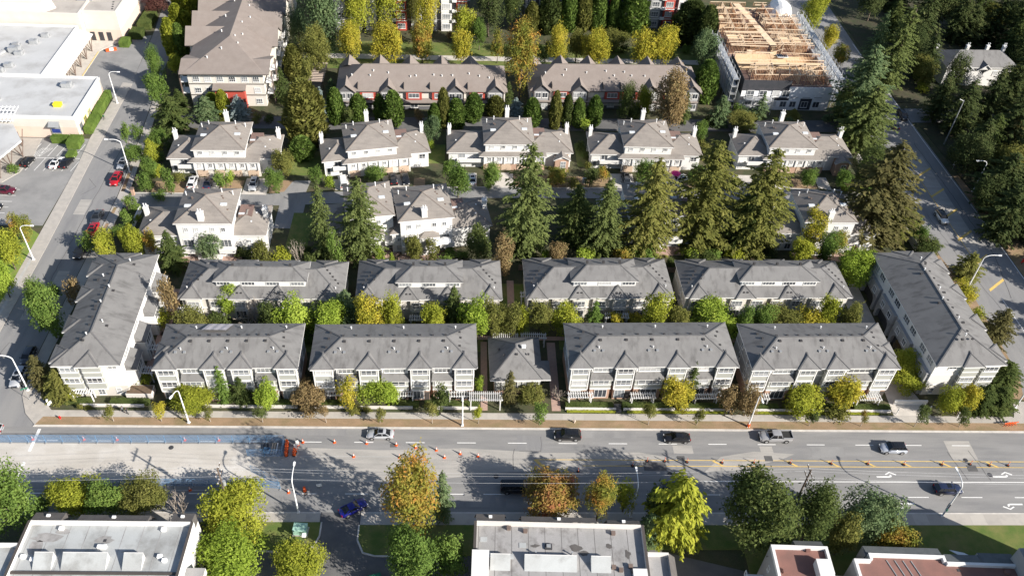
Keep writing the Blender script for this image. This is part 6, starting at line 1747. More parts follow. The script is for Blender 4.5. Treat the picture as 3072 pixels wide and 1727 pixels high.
    ('D',20.8,164.4,4.4,2.5,'or'), ('M',24.8,163.7,2.5,1.3,'ol'), ('D',31.6,166,3.9,1.7,'or'), ('D',28.6,163.9,5.1,1.7,'g2'), ('D',41.3,165.3,6,2.4,'g1'), 
    ('D',54,164.6,5.4,2.2,'g1'), ('M',64,165.5,2,1.8,'yg'), ('D',95.3,167.1,9.5,3.9,'g2'), ('C',89,147,25.2,7,'od'), ('C',93.7,147.6,12,5.1,'ol'), 
    ('D',100.3,149.5,4.5,1.6,'g1'), ('D',100.1,144.3,5.3,1.8,'g1'), ('D',100.9,141.3,3.8,2.7,'g2'), ('D',81,165.2,4.9,2,'g1'), 
    ('D',88.8,164.4,5.7,1.9,'g1'), ('M',89.8,164.6,1.5,1,'lime'), ('M',92.1,164.4,2.3,2,'yg'), ('D',93.4,166.5,5.4,1.2,'g2'), 
    ('D',93.3,160.9,4.9,1.3,'g1'), ('D',74,141.8,10.4,2.3,'ye'), ('D',80,140.9,6.2,2,'or'), ('D',76.1,136.8,8.9,1.9,'g1'), ('D',71.1,136.7,7,2.5,'yg'), 
    ('M',84.2,142.1,1.7,1.5,'pu'), ('D',80.1,131,8.8,3.6,'lime'), ('S',106.6,134.3,6.5,2.6,'ol'), ('D',101.1,124.7,6.4,2.4,'ye'), 
    ('D',102,119.3,5,1.5,'yg'), ('C',-73.2,101.4,8.2,1.8,'od'), ('C',-69.1,99.5,7.2,2.5,'ol'), ('M',-57.9,102,1.8,1,'pu'), ('M',-56,102.4,2.2,1.4,'yg'), 
    ('D',-48,99.2,3.8,1.9,'ye'), ('D',-46.4,96.4,4.6,3.4,'yg'), ('S',-41.5,98.4,9.5,1.2,'g1'), ('S',-38.5,98.6,6.2,1.8,'g2'), 
    ('M',-56.7,116.5,3.5,1.7,'yg'), ('D',-50.6,114.3,6.6,2.5,'ol'), ('D',-44.8,119.4,7.2,2,'lime'), ('D',-41.6,121.5,3.3,1.9,'ye'), 
    ('M',-49.2,121.6,1.9,1.8,'ye'), ('B',-41.3,117.5,3.8,2.7,'br'), ('M',-46.6,116.9,3,2,'g2'), ('M',-67.6,98.2,2.5,0.7,'yg'), 
    ('M',-65.6,96.7,1.3,0.5,'ol'), ('M',-64.5,96.7,0.7,0.6,'ol'), ('D',-37.6,122.3,3.5,1.5,'ye'), ('B',-39.3,116.5,9.1,1.3,'br'), 
    ('D',-36,114.2,8,2.1,'g2'), ('D',-31.6,114.2,8.9,3.2,'lime'), ('D',-25.3,114.8,7.7,3.4,'lime'), ('D',-33.3,120.8,4.5,2.4,'g1'), 
    ('D',-30,123,3.6,1.8,'yg'), ('S',-26.7,123.8,3.5,0.9,'g1'), ('S',-22.4,117.1,9.8,2.4,'g3'), ('D',-17.8,113.8,10.3,2.6,'ye'), 
    ('D',-13.7,114.4,10.2,1.9,'yg'), ('S',-10.6,122.3,5.5,1.7,'g1'), ('D',-5.9,114.6,8.2,2.4,'yg'), ('S',-2.1,117,10.8,2.2,'g2'), 
    ('D',-6,122.4,2.7,1.2,'or'), ('D',2.2,113.8,10,2.9,'lime'), ('D',5.4,114.3,9.4,2,'ol'), ('D',8.6,114.6,8.4,2,'ol'), ('D',-27.3,97.6,4.5,3.2,'br'), 
    ('D',-33.6,97,6.3,1.9,'lime'), ('D',-20.1,96.7,7.6,1.7,'ye'), ('D',-15,98.7,5.3,3.3,'lime'), ('D',-4.1,96.2,7.1,1.6,'g2'), 
    ('D',2.7,100.6,4.4,0.8,'lime'), ('S',8,98.6,8.8,1.3,'od'), ('M',-18.8,96.2,1.4,1.4,'ol'), ('M',-16.7,96.6,0.9,0.8,'ol'), ('D',10.8,114.7,7.7,1.4,'yg'), 
    ('D',14.2,115.6,8.2,2.2,'ol'), ('D',19,116,6.4,2.9,'yg'), ('S',22.5,123.2,4.5,1.9,'g1'), ('S',24.8,117.2,7.8,1.5,'g1'), ('B',27.6,119.6,4,1.2,'br'), 
    ('M',29.2,118.2,3.6,1.5,'ye'), ('M',33.1,118.7,2.6,2,'ye'), ('D',36.4,115.6,10.2,2.6,'yg'), ('D',40.7,115.7,7.3,2,'ol'), 
    ('D',48.1,117.5,6.3,4.6,'lime'), ('D',53.4,115.5,8.5,1.4,'g1'), ('D',57.5,115.9,7.7,2,'g1'), ('D',37.9,98.3,6.1,2.8,'ye'), ('S',40.6,100.6,9,1.2,'g2'), 
    ('D',46.4,96.2,7.4,1.8,'br'), ('D',50,96.2,7.3,1.9,'br'), ('D',12.1,99.1,3.1,2.2,'ol'), ('B',16.7,99.4,3.6,1.2,'br'), ('D',61.6,117.5,5.3,3.5,'ol'), 
    ('D',67.2,116.8,5.6,3,'ye'), ('D',70.5,117.5,8.6,2.1,'yg'), ('D',74.4,115.8,8.6,2,'ol'), ('D',83.9,112.5,3.4,1,'br'), ('D',82.2,106.5,5.8,2.5,'yg'), 
    ('D',81.9,103.1,4,2.9,'yg'), ('D',60.4,98.1,4.5,3.2,'yg'), ('D',68,98.3,6.4,2.8,'ye'), ('D',86.4,96.8,6.9,2,'yg'), ('D',89.3,96.8,7.2,2,'ye'), 
    ('C',99.8,103.3,7.2,2.7,'g2'), ('C',93.3,97.7,7.2,2.3,'g2'), ('C',97,98.1,6,2.5,'g2'), ('C',103.4,114.7,9.5,2.7,'od'), ('M',66.6,96,2.2,2.1,'ol'), 
    ('D',-65.3,72.5,14.8,3.5,'g1'), ('D',-64.9,76.4,2.5,1.6,'g1'), ('D',-59.8,77.1,5.4,3.5,'yg'), ('D',-54.5,76.3,5.8,2.8,'g1'), 
    ('D',-48.7,77,5.5,3.4,'ol'), ('B',-43.3,75.3,7,1.6,'br'), ('D',-34.6,74.4,6.4,4.7,'yg'), ('D',-34,66,6.4,4.7,'lime'), ('D',-24.1,65.5,4.9,3.6,'yg'), 
    ('D',-7.6,72.3,17.7,3.7,'or'), ('S',-3,75,13.2,1.4,'g3'), ('D',-6.9,64.2,12.5,3.5,'g1'), ('D',-1.4,65.1,9.6,2.6,'g1'), ('D',14.4,76.7,7.7,4.3,'ro'), 
    ('D',21.2,74.9,11.2,2.2,'or'), ('D',25.7,76.6,7.7,1.7,'yg'), ('D',30,74.8,9.6,1.8,'g2'), ('C',32.8,72.4,14,4.9,'yg'), ('S',28.7,71.1,8,1.8,'g3'), 
    ('D',45.4,71.4,14.3,5.2,'g2'), ('D',52.8,70.4,14.5,3,'g2'), ('D',58.1,69,10,2.5,'ol'), ('D',62.4,71.3,11.6,4,'g3'), ('D',66.2,69,7.4,3,'or'), 
]
for k_, x_, y_, h_, r_, p_ in TREES:
    if k_ == 'C' and p_ == 'yg':
        plant('L', x_, y_, h_, r_, p_)
    else:
        plant(k_, x_, y_, h_, r_, p_)
# young street trees on the verge, each on a thin stem
STREET = [(-59.4, 1.05, 'ol'), (-51.4, 1.15, 'ye'), (-43.2, 0.85, 'ol'), (-34.4, 1.1, 'g2'), (-23.6, 1.0, 'br'), (-14.4, 0.95, 'ol'), (-5.4, 1.3, 'ol'), (2.6, 0.95, 'yg'),
          (13.2, 1.5, 'g1'), (32.4, 1.35, 'ol'), (41.0, 1.0, 'ol'), (61.2, 1.0, 'g2'), (70.6, 0.75, 'ro'), (80.4, 1.35, 'g2'), (88.6, 1.3, 'g2')]
def street_tree(x, y, r, pal, h, lab):
    root = thing('street_tree', lab, 'tree', (x, y, 0.1), x, 'young street trees on the dry verge')
    b = MB(); b.tube([(0, 0, 0), (-0.05, 0.05, h*0.4), (-0.02, 0.12, h*0.8)], [0.07, 0.05, 0.02], 6)
    for k in range(5):
        b.tube([(-0.04, 0.08, h*(0.42+0.05*k)), (math.cos(k*2.2)*r*.55, math.sin(k*2.2)*r*.55, h*(0.62+0.05*k))], [0.03, 0.012], 4)
    b.build('trunk', ['bark_pale'], root)
    c = link('crown', PROTO['D0'][int(abs(x)) % 3][0], root, (0, 0.1, h*0.22))
    c.scale = (r, r, h*0.85)
    c.material_slots[0].link = 'OBJECT'; c.material_slots[0].material = MATS['leaf_'+pal]
for i_, (x_, r_, p_) in enumerate(STREET):
    street_tree(x_, 94.05, r_, p_, 3.7+0.4*math.sin(i_*2.1)+(0.8 if r_ > 1.25 else 0), 'young %s street tree on a thin stem in the dry verge' % PWORD[p_])
# clipped hedges: a dense body with leaves standing out of every face
def hedge(x0, x1, y0, y1, h, label, pal='g1', rz=0.0, round_=0.0):
    rg = np.random.default_rng(int(abs(x0*13+y0*7)))
    L, W = x1-x0, y1-y0
    root_loc = ((x0+x1)/2, (y0+y1)/2, 0.05)
    areas = np.array([L*W, L*h, L*h, W*h, W*h]); n = int(areas.sum()*26)
    f = rg.choice(5, n, p=areas/areas.sum()); u = rg.random(n)-.5; v = rg.random(n)
    P = np.zeros((n, 3)); N = np.zeros((n, 3))
    for k, (ax, s) in enumerate(((2, 1), (1, -1), (1, 1), (0, -1), (0, 1))):
        i = f == k
        if k == 0:
            P[i] = np.stack([u[i]*L, (v[i]-.5)*W, np.full(i.sum(), h)], 1); N[i, 2] = 1
        elif ax == 1:
            P[i] = np.stack([u[i]*L, np.full(i.sum(), s*W/2), v[i]*h], 1); N[i, 1] = s
        else:
            P[i] = np.stack([np.full(i.sum(), s*L/2), u[i]*W, v[i]*h], 1); N[i, 0] = s
    P += rg.normal(size=P.shape)*0.05
    N = unitv(N+rg.normal(size=N.shape)*0.5)
    A, B = leaf_axes(rg, N, 0.2, 0.6)
    o = thing('hedge', label, 'hedge', root_loc, rz, 'clipped hedges')
    lv = link('foliage', quads_mesh('foliage', P, A, B, ['leaf_'+pal]), o)
    b = MB(); b.box(-L/2+.05, L/2-.05, -W/2+.05, W/2-.05, 0, h-.05); b.build('hedge_body', ['leaf_'+pal], o)
    return o
for a, b_, w in ((-69.0, -64.2, 'at the corner of the west street'), (-61.0, -54.4, 'below the windows of the corner block'), (-51.6, -46, 'in front of the row with the tarp, west part'), (-37.5, -29.5, 'in front of the row with the tarp, east part'), (-26.3, -19.8, 'left of the round lime tree'), (-12.6, -7.9, 'right of the round lime tree'), (-6.9, 2.6, 'beside the tall trellis of the clubhouse path'), (18.0, 26.6, 'left of the path with the dark steps'), (28.2, 36.8, 'between the dark steps and the yellow tree'), (38.4, 47.8, 'behind the yellow tree'), (50.0, 56.5, 'below the brown trees'), (57.4, 63.0, 'left of the lime tree by the entry drive'), (64.0, 69.2, 'behind the large golden tree'), (70.4, 77.2, 'ending at the entry drive')):
    hedge(a, b_, 97.45, 98.5, 0.95, 'clipped low hedge '+w, 'g2')
hedge(-92.5, -90.6, 181.0, 187.4, 1.8, 'long clipped hedge at the shop wall, end by the car park', 'g1', R(2))
hedge(-92.4, -90.8, 187.6, 193.0, 2.1, 'clipped hedge at the shop wall, middle stretch', 'g1', R(2))
hedge(-92.5, -91.0, 193.2, 198.4, 2.0, 'clipped hedge at the shop wall, far end', 'g1', R(2))
hedge(-98.6, -94.6, 176.6, 178.2, 1.7, 'rounded clipped hedge before the shop entrance', 'g1')
hedge(-94.3, -91.4, 174.4, 178.0, 1.9, 'blocky clipped hedge at the car park corner', 'g1')
hedge(-93.0, -91.2, 170.0, 172.6, 1.3, 'small clipped hedge between parked cars and street', 'g1')
hedge(-97.0, -94.4, 224.2, 227.6, 1.7, 'clipped hedge by the service yard of the tall hall', 'g1')
hedge(-95.6, -92.2, 229.0, 233.0, 2.0, 'dark hedge along the tall hall', 'g2')
hedge(-95.0, -91.4, 235.0, 243.0, 2.0, 'dark hedge along the tall hall, below the purple plum', 'g2')
hedge(18.2, 27.0, 96.6, 97.1, 0.3, 'low lime edging along the pavement, west of the steps', 'yg')
hedge(29.0, 47.0, 96.6, 97.1, 0.3, 'low lime edging along the pavement, east of the steps', 'yg')
hedge(52.0, 75.0, 96.6, 97.1, 0.3, 'low lime edging along the pavement by the entry drive', 'yg')

# undergrowth in the gardens: shrubs filling the beds between fences, houses and trees
qs = random.Random(42)
BEDS = [(-54, -24, 130.6, 133.6, 20, ('g1', 'yg', 'g2', 'ol'), .7, 1.2), (-21, 9, 131.6, 135.5, 20, ('g1', 'ol', 'yg', 'g2'), .7, 1.3), (11, 78, 132.2, 136.5, 44, ('g1', 'g2', 'ol', 'br', 'yg'), .8, 1.5),
        (-72, -69, 140, 152, 8, ('g1', 'yg'), .8, 1.3), (-74.5, -70, 163, 182, 14, ('g1', 'yg', 'g2'), .8, 1.4), (-43, -36, 176, 184, 8, ('g2', 'g1'), .8, 1.4), (26, 30, 170, 183, 6, ('g2', 'ol'), .8, 1.3), (58, 63, 172, 184, 8, ('g2', 'ol'), .8, 1.3),
        (8, 70, 152, 158.5, 22, ('g2', 'g1', 'ol'), .9, 1.6), (10, 30, 137, 152, 22, ('g2', 'fo', 'ol'), 1.2, 2.0), (47, 68, 137, 152, 22, ('g2', 'fo', 'ol'), 1.2, 2.0), (-54, -27, 111, 117, 24, ('g2', 'g1', 'yg', 'ol'), .9, 1.6), (-22, 3, 111.6, 117, 24, ('g2', 'g1', 'yg', 'g1'), .9, 1.6), (19, 46, 112.2, 118, 26, ('g2', 'g1', 'yg', 'ol'), .9, 1.6), (50, 76, 112.6, 118.4, 26, ('g2', 'g1', 'yg', 'ol'), .9, 1.6), (-36, -24, 133, 140, 8, ('g2', 'g1'), .9, 1.5),
        (98.6, 103, 142, 180, 16, ('g2', 'g1'), .9, 1.6), (79, 83, 186, 196, 8, ('g2', 'fo'), .9, 1.5), (62, 98, 186, 197, 16, ('g2', 'g3', 'fo'), .9, 1.6), (-48, 66, 228, 236, 20, ('g2', 'g1', 'ol', 'br'), .9, 1.5), (-72, -46, 184, 192, 10, ('g2', 'g1', 'ol'), .8, 1.3)]
for x0, x1, y0, y1, n, pals, ra, rb in BEDS:
    for k in range(int(n*0.62)):
        rr = qs.uniform(ra, rb)*1.18
        plant('M', qs.uniform(x0, x1), qs.uniform(y0, y1), rr*qs.uniform(1.1, 1.8), rr, qs.choice(pals))
# the dark wood across the east street: every tree its own trunk and crown
pts = []
tries = 0
while len(pts) < 95 and tries < 6000:
    tries += 1
    x, y = qs.uniform(127, 176), qs.uniform(101, 255)
    if x < 127+max(0, 150-y)*0.08 or (130 < x < 160 and 209 < y < 232) or (193 < y < 208):
        continue
    if all((x-a)**2+(y-b)**2 > 20 for a, b in pts):
        pts.append((x, y))
for i, (x, y) in enumerate(pts):
    near = x < 134
    if i % 3 == 0:
        plant('D', x, y, qs.uniform(8, 11.5), qs.uniform(3.2, 4.4), ('fo', 'g2', 'ol')[(i//3) % 3])
    else:
        plant('C', x, y, qs.uniform(11, 15) if near else qs.uniform(14, 20), qs.uniform(2.8, 3.9), ('fo', 'g2', 'fo', 'od')[i % 4])

# ------------------------------------------------------------------ street furniture
def street_lamp(x, y, ang, label, h=9.0, arm=2.2):
    """Tapered pole, curved arm and a lamp head."""
    t = thing('street_lamp', label, 'street lamp', (x, y, 0.0), ang, 'curved white street lamps')
    b = MB(); b.tube([(0, 0, 0), (0, 0, h*0.5), (0, 0, h-0.9)], [0.15, 0.12, 0.085], 8); b.box(-0.22, 0.22, -0.22, 0.22, 0, 0.28); b.build('pole', ['metal_white'], t)
    pts = [(0, 0, h-0.92)]
    for k in range(1, 9):
        a = PI/2*k/8
        pts.append((arm*0.62*(1-math.cos(a)), 0, h-0.92+0.95*math.sin(a)))
    pts.append((arm, 0, h-0.02))
    b = MB(); b.tube(pts, [0.085]*5+[0.07]*(len(pts)-5), 7); b.build('arm', ['metal_white'], t)
    b = MB(); b.prism([(arm-0.1, -0.13), (arm+0.55, -0.17), (arm+0.68, 0), (arm+0.55, 0.17), (arm-0.1, 0.13)], h-0.1, h+0.07, 0); b.box(arm+0.08, arm+0.5, -0.12, 0.12, h-0.14, h-0.1, 1)
    b.build('lamp_head', ['metal_white', 'lamp_clear'], t)
    return t
S_, N_, E_, W_ = -PI/2, PI/2, 0.0, PI
street_lamp(-46.8, 93.8, S_-0.35, 'white street lamp on the dry verge by the row with the tarp', arm=1.6)
street_lamp(-0.2, 93.6, S_, 'white street lamp on the dry verge before the clubhouse trellis', 8.6, 1.0)
street_lamp(50.2, 93.8, S_, 'white street lamp with a red base beside the pickup', arm=1.4)
street_lamp(-87.6, 135.0, E_, 'white street lamp beside the lime verge of the west street')
street_lamp(-77.3, 165.6, W_, 'white street lamp arching over the parked silver car', arm=2.8)
street_lamp(-88.9, 195.2, E_, 'white street lamp beside the long shop hedge')
street_lamp(-76.0, 100.7, W_, 'white street lamp at the corner of the west street and main road', arm=2.8)
street_lamp(121.9, 165.3, W_, 'white street lamp at the edge of the dark wood')
street_lamp(106.2, 131.2, E_, 'street lamp half hidden by a leaning conifer by the east street', arm=2.8)
street_lamp(-25.7, 76.3, N_, 'white street lamp on the south pavement near the blue coupe', arm=2.6)
sl3 = street_lamp(78.2, 75.8, N_, 'street lamp carrying a lane sign on the south pavement', arm=2.6)
street_lamp(-65.8, 76.0, N_, 'street lamp behind the great green tree at the south kerb', arm=2.6)
street_lamp(26.9, 75.6, N_, 'street lamp behind the red tinged trees at the south kerb', arm=2.6)
street_lamp(101.2, 98.6, E_, 'street lamp at the corner of the main road and east street', arm=2.6)
b = MB(); b.box(-0.2, 0.25, -0.07, 0.07, 2.4, 3.6, 0); b.box(-0.24, 0.2, -0.08, 0.08, 1.75, 2.3, 1); b.build('lane_sign', ['metal_dark', 'sign_green'], sl3)
for x, y, cx_ in ((50.2, 93.8, 1),):
    b = MB(); b.cyl(0, 0, 0.0, 0.7, 0.26, 10); tag(b.build('pole_guard', ['orange_plastic'], None, (x, y, 0.13)), 'red guard round the foot of a street lamp', 'guard')
t = thing('utility_mast', 'thin bare mast standing in the dark wood', 'mast', (123.1, 185.8, 0)); b = MB(); b.tube([(0, 0, 0), (0, 0, 13)], [0.16, 0.1], 8); b.build('pole', ['metal_galv'], t); b = MB(); b.tube([(0, 0, 12.8), (-1.2, 0, 13.3)], 0.05, 6); b.build('arm', ['metal_galv'], t)
def power_pole(x, y, h, label):
    t = thing('power_pole', label, 'power pole', (x, y, 0), 0, 'wooden power poles along the south kerb')
    b = MB(); b.tube([(0, 0, 0), (0, 0, h)], [0.19, 0.12], 8); b.build('pole', ['wood_pole'], t)
    for z in (h-0.5, h-2.2):
        b = MB(); b.box(-0.06, 0.06, -1.3, 1.3, z-0.07, z+0.07); o = b.build('crossarm', ['wood_pole'], t)
        for yy in (-1.2, -0.5, 0.5, 1.2):
            pipe(o, 'insulator', 'metal_white', 0, yy, z+0.07, 0.05, 0.2)
    b = MB(); b.cyl(0.35, 0, h-4.2, h-3.2, 0.25, 10); b.build('transformer', ['metal_galv'], t)
power_pole(52.9, 76.0, 12.4, 'wooden power pole with double crossarms behind the dark pines')
power_pole(-36.0, 76.0, 12.2, 'wooden power pole behind the yellow green tree by the white building')
def wire(p0, p1, sag, label, r=0.013):
    b = MB(); p0 = Vector(p0); p1 = Vector(p1); pts = []
    for k in range(17):
        t = k/16; p = p0.lerp(p1, t); p.z -= sag*4*t*(1-t); pts.append(p)
    b.tube(pts, r, 5)
    tag(b.build('overhead_wire', ['cable']), label, 'wire', 'overhead wires along the south side of the road')
for yy, zz in ((-1.2, 11.9), (0.5, 11.9), (1.2, 10.2)):
    wire((-36.0, 76+yy, zz), (52.9, 76+yy, zz+0.2), 1.6, 'overhead wire strung between the two power poles')
    wire((52.9, 76+yy, zz+0.2), (150, 76+yy, zz), 1.7, 'overhead wire running east from the pole by the pines')
    wire((-160, 76+yy, zz), (-36.0, 76+yy, zz), 1.9, 'overhead wire running west from the pole by the white building')
# traffic cones, delineator posts, barrels
def cone_proto():
    t = thing('traffic_cone', '', 'traffic cone')
    b = MB(); b.box(-0.22, 0.22, -0.22, 0.22, 0, 0.05); b.build('base', ['orange_plastic'], t)
    b = MB(); b.cyl(0, 0, 0.05, 0.9, 0.17, 10, 0, 0.04); b.build('body', ['orange_plastic'], t)
    b = MB(); b.cyl(0, 0, 0.42, 0.62, 0.118, 10, 0, 0.092); b.build('band', ['reflective_white'], t)
    b = MB(); b.cyl(0, 0, 0.70, 0.80, 0.082, 10, 0, 0.068); b.build('band', ['reflective_white'], t)
    return t
def post_proto():
    t = thing('delineator_post', '', 'delineator')
    b = MB(); b.prism([(0.3*math.cos(k*PI/4), 0.3*math.sin(k*PI/4)) for k in range(8)], 0, 0.08); b.build('base', ['rubber'], t)
    b = MB(); b.cyl(0, 0, 0.08, 1.05, 0.065, 8); b.build('tube', ['orange_plastic'], t)
    for z in (0.55, 0.8):
        b = MB(); b.cyl(0, 0, z, z+0.12, 0.07, 8); b.build('band', ['reflective_white'], t)
    return t
def place(proto, spots, lab, group):
    used = False
    for x, y in spots:
        l_ = lab(x, y) if callable(lab) else lab
        if not used:
            proto.location = (x, y, 0.01); proto['label'] = l_; proto['group'] = group; used = True
        else:
            copy_tree(proto, (x, y, 0.01), x*3.1, l_, group)
cp = cone_proto()
def cone_lab(x, y):
    if y < 81: return 'orange traffic cone along the southern traffic lane'
    if x < -30: return 'orange traffic cone behind the blue fence'
    if y > 89.2: return 'orange traffic cone in the line along the lane dashes'
    if y < 87.1: return 'orange traffic cone on the faded yellow centre line'
    return 'orange traffic cone in the taper closing the lane'
place(cp, [(-27.0, 89.9), (-21.7, 89.9), (-16.3, 89.7), (-11.3, 89.4), (-8.0, 88.9), (-4.5, 88.4), (-0.5, 87.7), (2.5, 87.2), (-3.1, 86.9), (-10.6, 86.9), (-18.2, 87.0), (-27.8, 80.0), (-71.4, 90.2), (-63.1, 90.2), (-57.7, 90.2), (-46.6, 90.2), (-41.0, 90.2), (-65.6, 80.4), (-43.4, 80.4), (-35.0, 80.4)], cone_lab, 'traffic cones on the main road')
pp = post_proto()
def post_lab(x, y):
    return 'orange delineator post beside the asphalt patches' if x < 39 else 'orange delineator post on the yellow hatching'
place(pp, [(19.2, 84.2), (28.5, 85.4), (31.1, 86.35), (34.1, 86.35), (37.9, 86.2), (43.9, 86.1), (49.4, 86.1), (55.7, 86.1), (62.8, 86.0), (69.2, 86.0), (75.5, 85.9), (82.2, 85.9), (87.3, 86.0), (90.6, 85.8), (93.9, 85.8), (100.5, 85.9)], post_lab, 'delineator posts down the road centre')
def barrel_proto():
    t = thing('traffic_barrel', '', 'traffic barrel')
    b = MB(); b.cyl(0, 0, 0, 0.1, 0.36, 12); b.build('base', ['rubber'], t)
    b = MB(); b.cyl(0, 0, 0.1, 1.0, 0.29, 12, 0, 0.23); b.build('drum', ['orange_plastic'], t)
    for z in (0.38, 0.66):
        b = MB(); b.cyl(0, 0, z, z+0.13, 0.285-z*0.06, 12); b.build('band', ['reflective_white'], t)
    return t
bp = barrel_proto()
place(bp, [(-29.35, 87.2), (-29.4, 87.8), (-29.45, 88.4), (-29.5, 89.0), (-29.55, 89.6), (-28.05, 87.3), (-28.0, 87.9)], lambda x, y: 'orange barrel in the row against the blue fence' if x < -29 else 'orange barrel just clear of the blue fence row', 'traffic barrels at the end of the works')
place(barrel_proto(), [(-25.3, 80.3)], 'single orange barrel near the road worker', 'lone barrel')
for i, (x, y) in enumerate(((-28.0, 88.7), (-27.8, 89.4))):
    t = thing('folded_sign', 'folded white and orange road sign beside the barrels', 'road sign', (x, y, 0.01), 0.3*i, 'folded signs by the barrels')
    b = MB(); b.face([(-0.3, -0.2, 0), (0.3, -0.2, 0), (0.22, 0.05, 1.1), (-0.22, 0.05, 1.1)]); b.face([(-0.3, 0.3, 0), (0.3, 0.3, 0), (0.22, 0.07, 1.1), (-0.22, 0.07, 1.1)]); b.build('board', ['reflective_white'], t)
    b = MB(); b.box(-0.34, 0.34, -0.26, -0.14, 0, 0.12); b.box(-0.34, 0.34, 0.22, 0.34, 0, 0.12); b.build('foot', ['orange_plastic'], t)
t = thing('road_sign', 'small white sign standing in the southern works lane', 'road sign', (-23.0, 80.8, 0.01), 0.2)
b = MB(); b.box(-0.42, 0.42, -0.02, 0.02, 0.55, 1.25); b.build('board', ['reflective_white'], t)
b = MB(); b.bar((0, 0.03, 0), (0, 0.03, 1.2), 0.05); b.bar((-0.4, 0.3, 0), (0, 0.03, 0.7), 0.04); b.bar((0.4, 0.3, 0), (0, 0.03, 0.7), 0.04); b.build('stand', ['metal_dark'], t)
# blue temporary fence panels
def fence_proto(w=2.74, h=1.9):
    t = thing('fence_panel', '', 'fence panel')
    b = MB()
    for s in (-1, 1):
        b.tube([(s*w/2, 0, 0.05), (s*w/2, 0, h)], 0.024, 6)
    for z in (0.12, h*0.52, h):
        b.tube([(-w/2, 0, z), (w/2, 0, z)], 0.020, 6)
    b.build('frame', ['blue_frame'], t)
    b = MB(); b.box(-w/2+.02, w/2-.02, -0.006, 0.006, 0.14, h-.03); b.build('mesh_sheet', ['blue_mesh'], t)
    b = MB(); b.box(w/2-0.1, w/2+0.1, -0.35, 0.35, 0, 0.1); b.build('foot', ['metal_grey'], t)
    return t
fp = fence_proto()
used = False
def fence_line(p0, p1, lab, grp):
    global used
    L = math.hypot(p1[0]-p0[0], p1[1]-p0[1]); n = max(1, round(L/2.76)); a = math.atan2(p1[1]-p0[1], p1[0]-p0[0])
    for k in range(n):
        t = (k+.5)/n
        loc = (p0[0]+(p1[0]-p0[0])*t, p0[1]+(p1[1]-p0[1])*t, 0.01)
        sc = (L/n/2.76, 1, 1)
        if not used:
            fp.location = loc; fp.rotation_euler = (0, 0, a); fp.scale = sc; fp['label'] = lab; fp['group'] = grp; used = True
        else:
            copy_tree(fp, loc, a, lab, grp, sc)
G1 = 'blue fence panels round the road works'
fence_line((-88.5, 89.5), (-33.0, 89.85), 'blue mesh fence panel along the edge of the gravel', G1)
fence_line((-33.0, 89.85), (-30.0, 89.9), 'blue mesh fence panel behind the stored pipes and planks', G1)
fence_line((-30.0, 89.9), (-29.9, 87.0), 'blue mesh fence panel behind the orange barrels', G1)
fence_line((-35.6, 87.0), (-30.0, 87.0), 'blue mesh fence panel before the stored pipes', G1)
fence_line((-60.0, 81.3), (-32.0, 81.1), 'blue mesh fence panel along the southern edge of the gravel', G1)
fence_line((-32.0, 81.0), (-29.2, 80.7), 'blue mesh fence panel ending the southern fence', G1)
fence_line((-34.4, 83.9), (-29.6, 81.4), 'blue mesh fence panel set at a slant on the gravel', G1)
for i, (x, m_, w) in enumerate(((-33.0, 'pipe_black', .14), (-32.4, 'pipe_black', .14), (-31.9, 'lumber', .16), (-31.5, 'lumber', .16), (-31.1, 'house_wrap', .14))):
    b = MB()
    if m_ == 'pipe_black':
        b.tube([(x, 87.7, 0.15), (x-0.3, 89.3, 0.35)], w, 8)
    else:
        b.bar((x, 87.4, 0.12), (x+0.05, 89.5, 0.3), w, .1)
    tag(b.build('pipe' if m_ == 'pipe_black' else 'plank', [m_]), ('black plastic pipe' if m_ == 'pipe_black' else ('raw timber plank' if m_ == 'lumber' else 'white wrapped plank'))+' stored inside the blue fence', 'pipe' if m_ == 'pipe_black' else 'plank', 'materials stored inside the blue fence')
t = thing('blue_bin', 'open blue crate stored inside the blue fence', 'crate', (-32.6, 88.0, 0.01)); b = MB()
for x0, x1, y0, y1, z1 in ((-.5, .5, -.4, .4, .06), (-.5, -.44, -.4, .4, .6), (.44, .5, -.4, .4, .6), (-.44, .44, -.4, -.34, .58), (-.44, .44, .34, .4, .58)):
    b.box(x0, x1, y0, y1, 0, z1)
b.build('crate_shell', ['blue_frame'], t)
# pergolas
def pergola(x, y, w, d, h, rz, label, slats=None, mat_='trim_white'):
    t = thing('pergola', label, 'pergola', (x, y, 0.05), rz, 'white garden pergolas')
    for sx in (-1, 1):
        for sy in (-1, 1):
            b = MB(); b.box(sx*w/2*0.92-.09, sx*w/2*0.92+.09, sy*d/2*0.85-.09, sy*d/2*0.85+.09, 0, h); b.build('post', [mat_], t)
    for sy in (-1, 1):
        b = MB(); b.box(-w/2-.2, w/2+.2, sy*d/2*0.85-.06, sy*d/2*0.85+.06, h, h+.2); b.build('beam', [mat_], t)
    n = slats or max(4, int(w/0.42))
    for k in range(n+1):
        b = MB(); xx = -w/2+w*k/n; b.box(xx-.05, xx+.05, -d/2-.25, d/2+.2, h+.2, h+.33); b.build('slat', [mat_], t)
for x, w, lab in ((-65.6, 3.4, 'at the foot of the corner block'), (-33.8, 3.2, 'at the east end of the row with the tarp'), (-23.0, 3.0, 'left of the yellow tree, west of the clubhouse'), (-10.2, 2.6, 'right of the round lime tree'), (-0.6, 4.0, 'behind the lamp before the clubhouse trellis'), (20.6, 4.2, 'by the brick front beside the clubhouse'), (31.8, 4.2, 'left of the yellow tree, east of the clubhouse'), (43.2, 4.2, 'behind the brown trees'), (52.8, 3.4, 'beside the brown trees, next to the entry drive row'), (72.9, 4.4, 'right of the large golden tree')):
    pergola(x, 98.75, w, 1.1, 2.15, R(1), 'white slatted pergola '+lab)
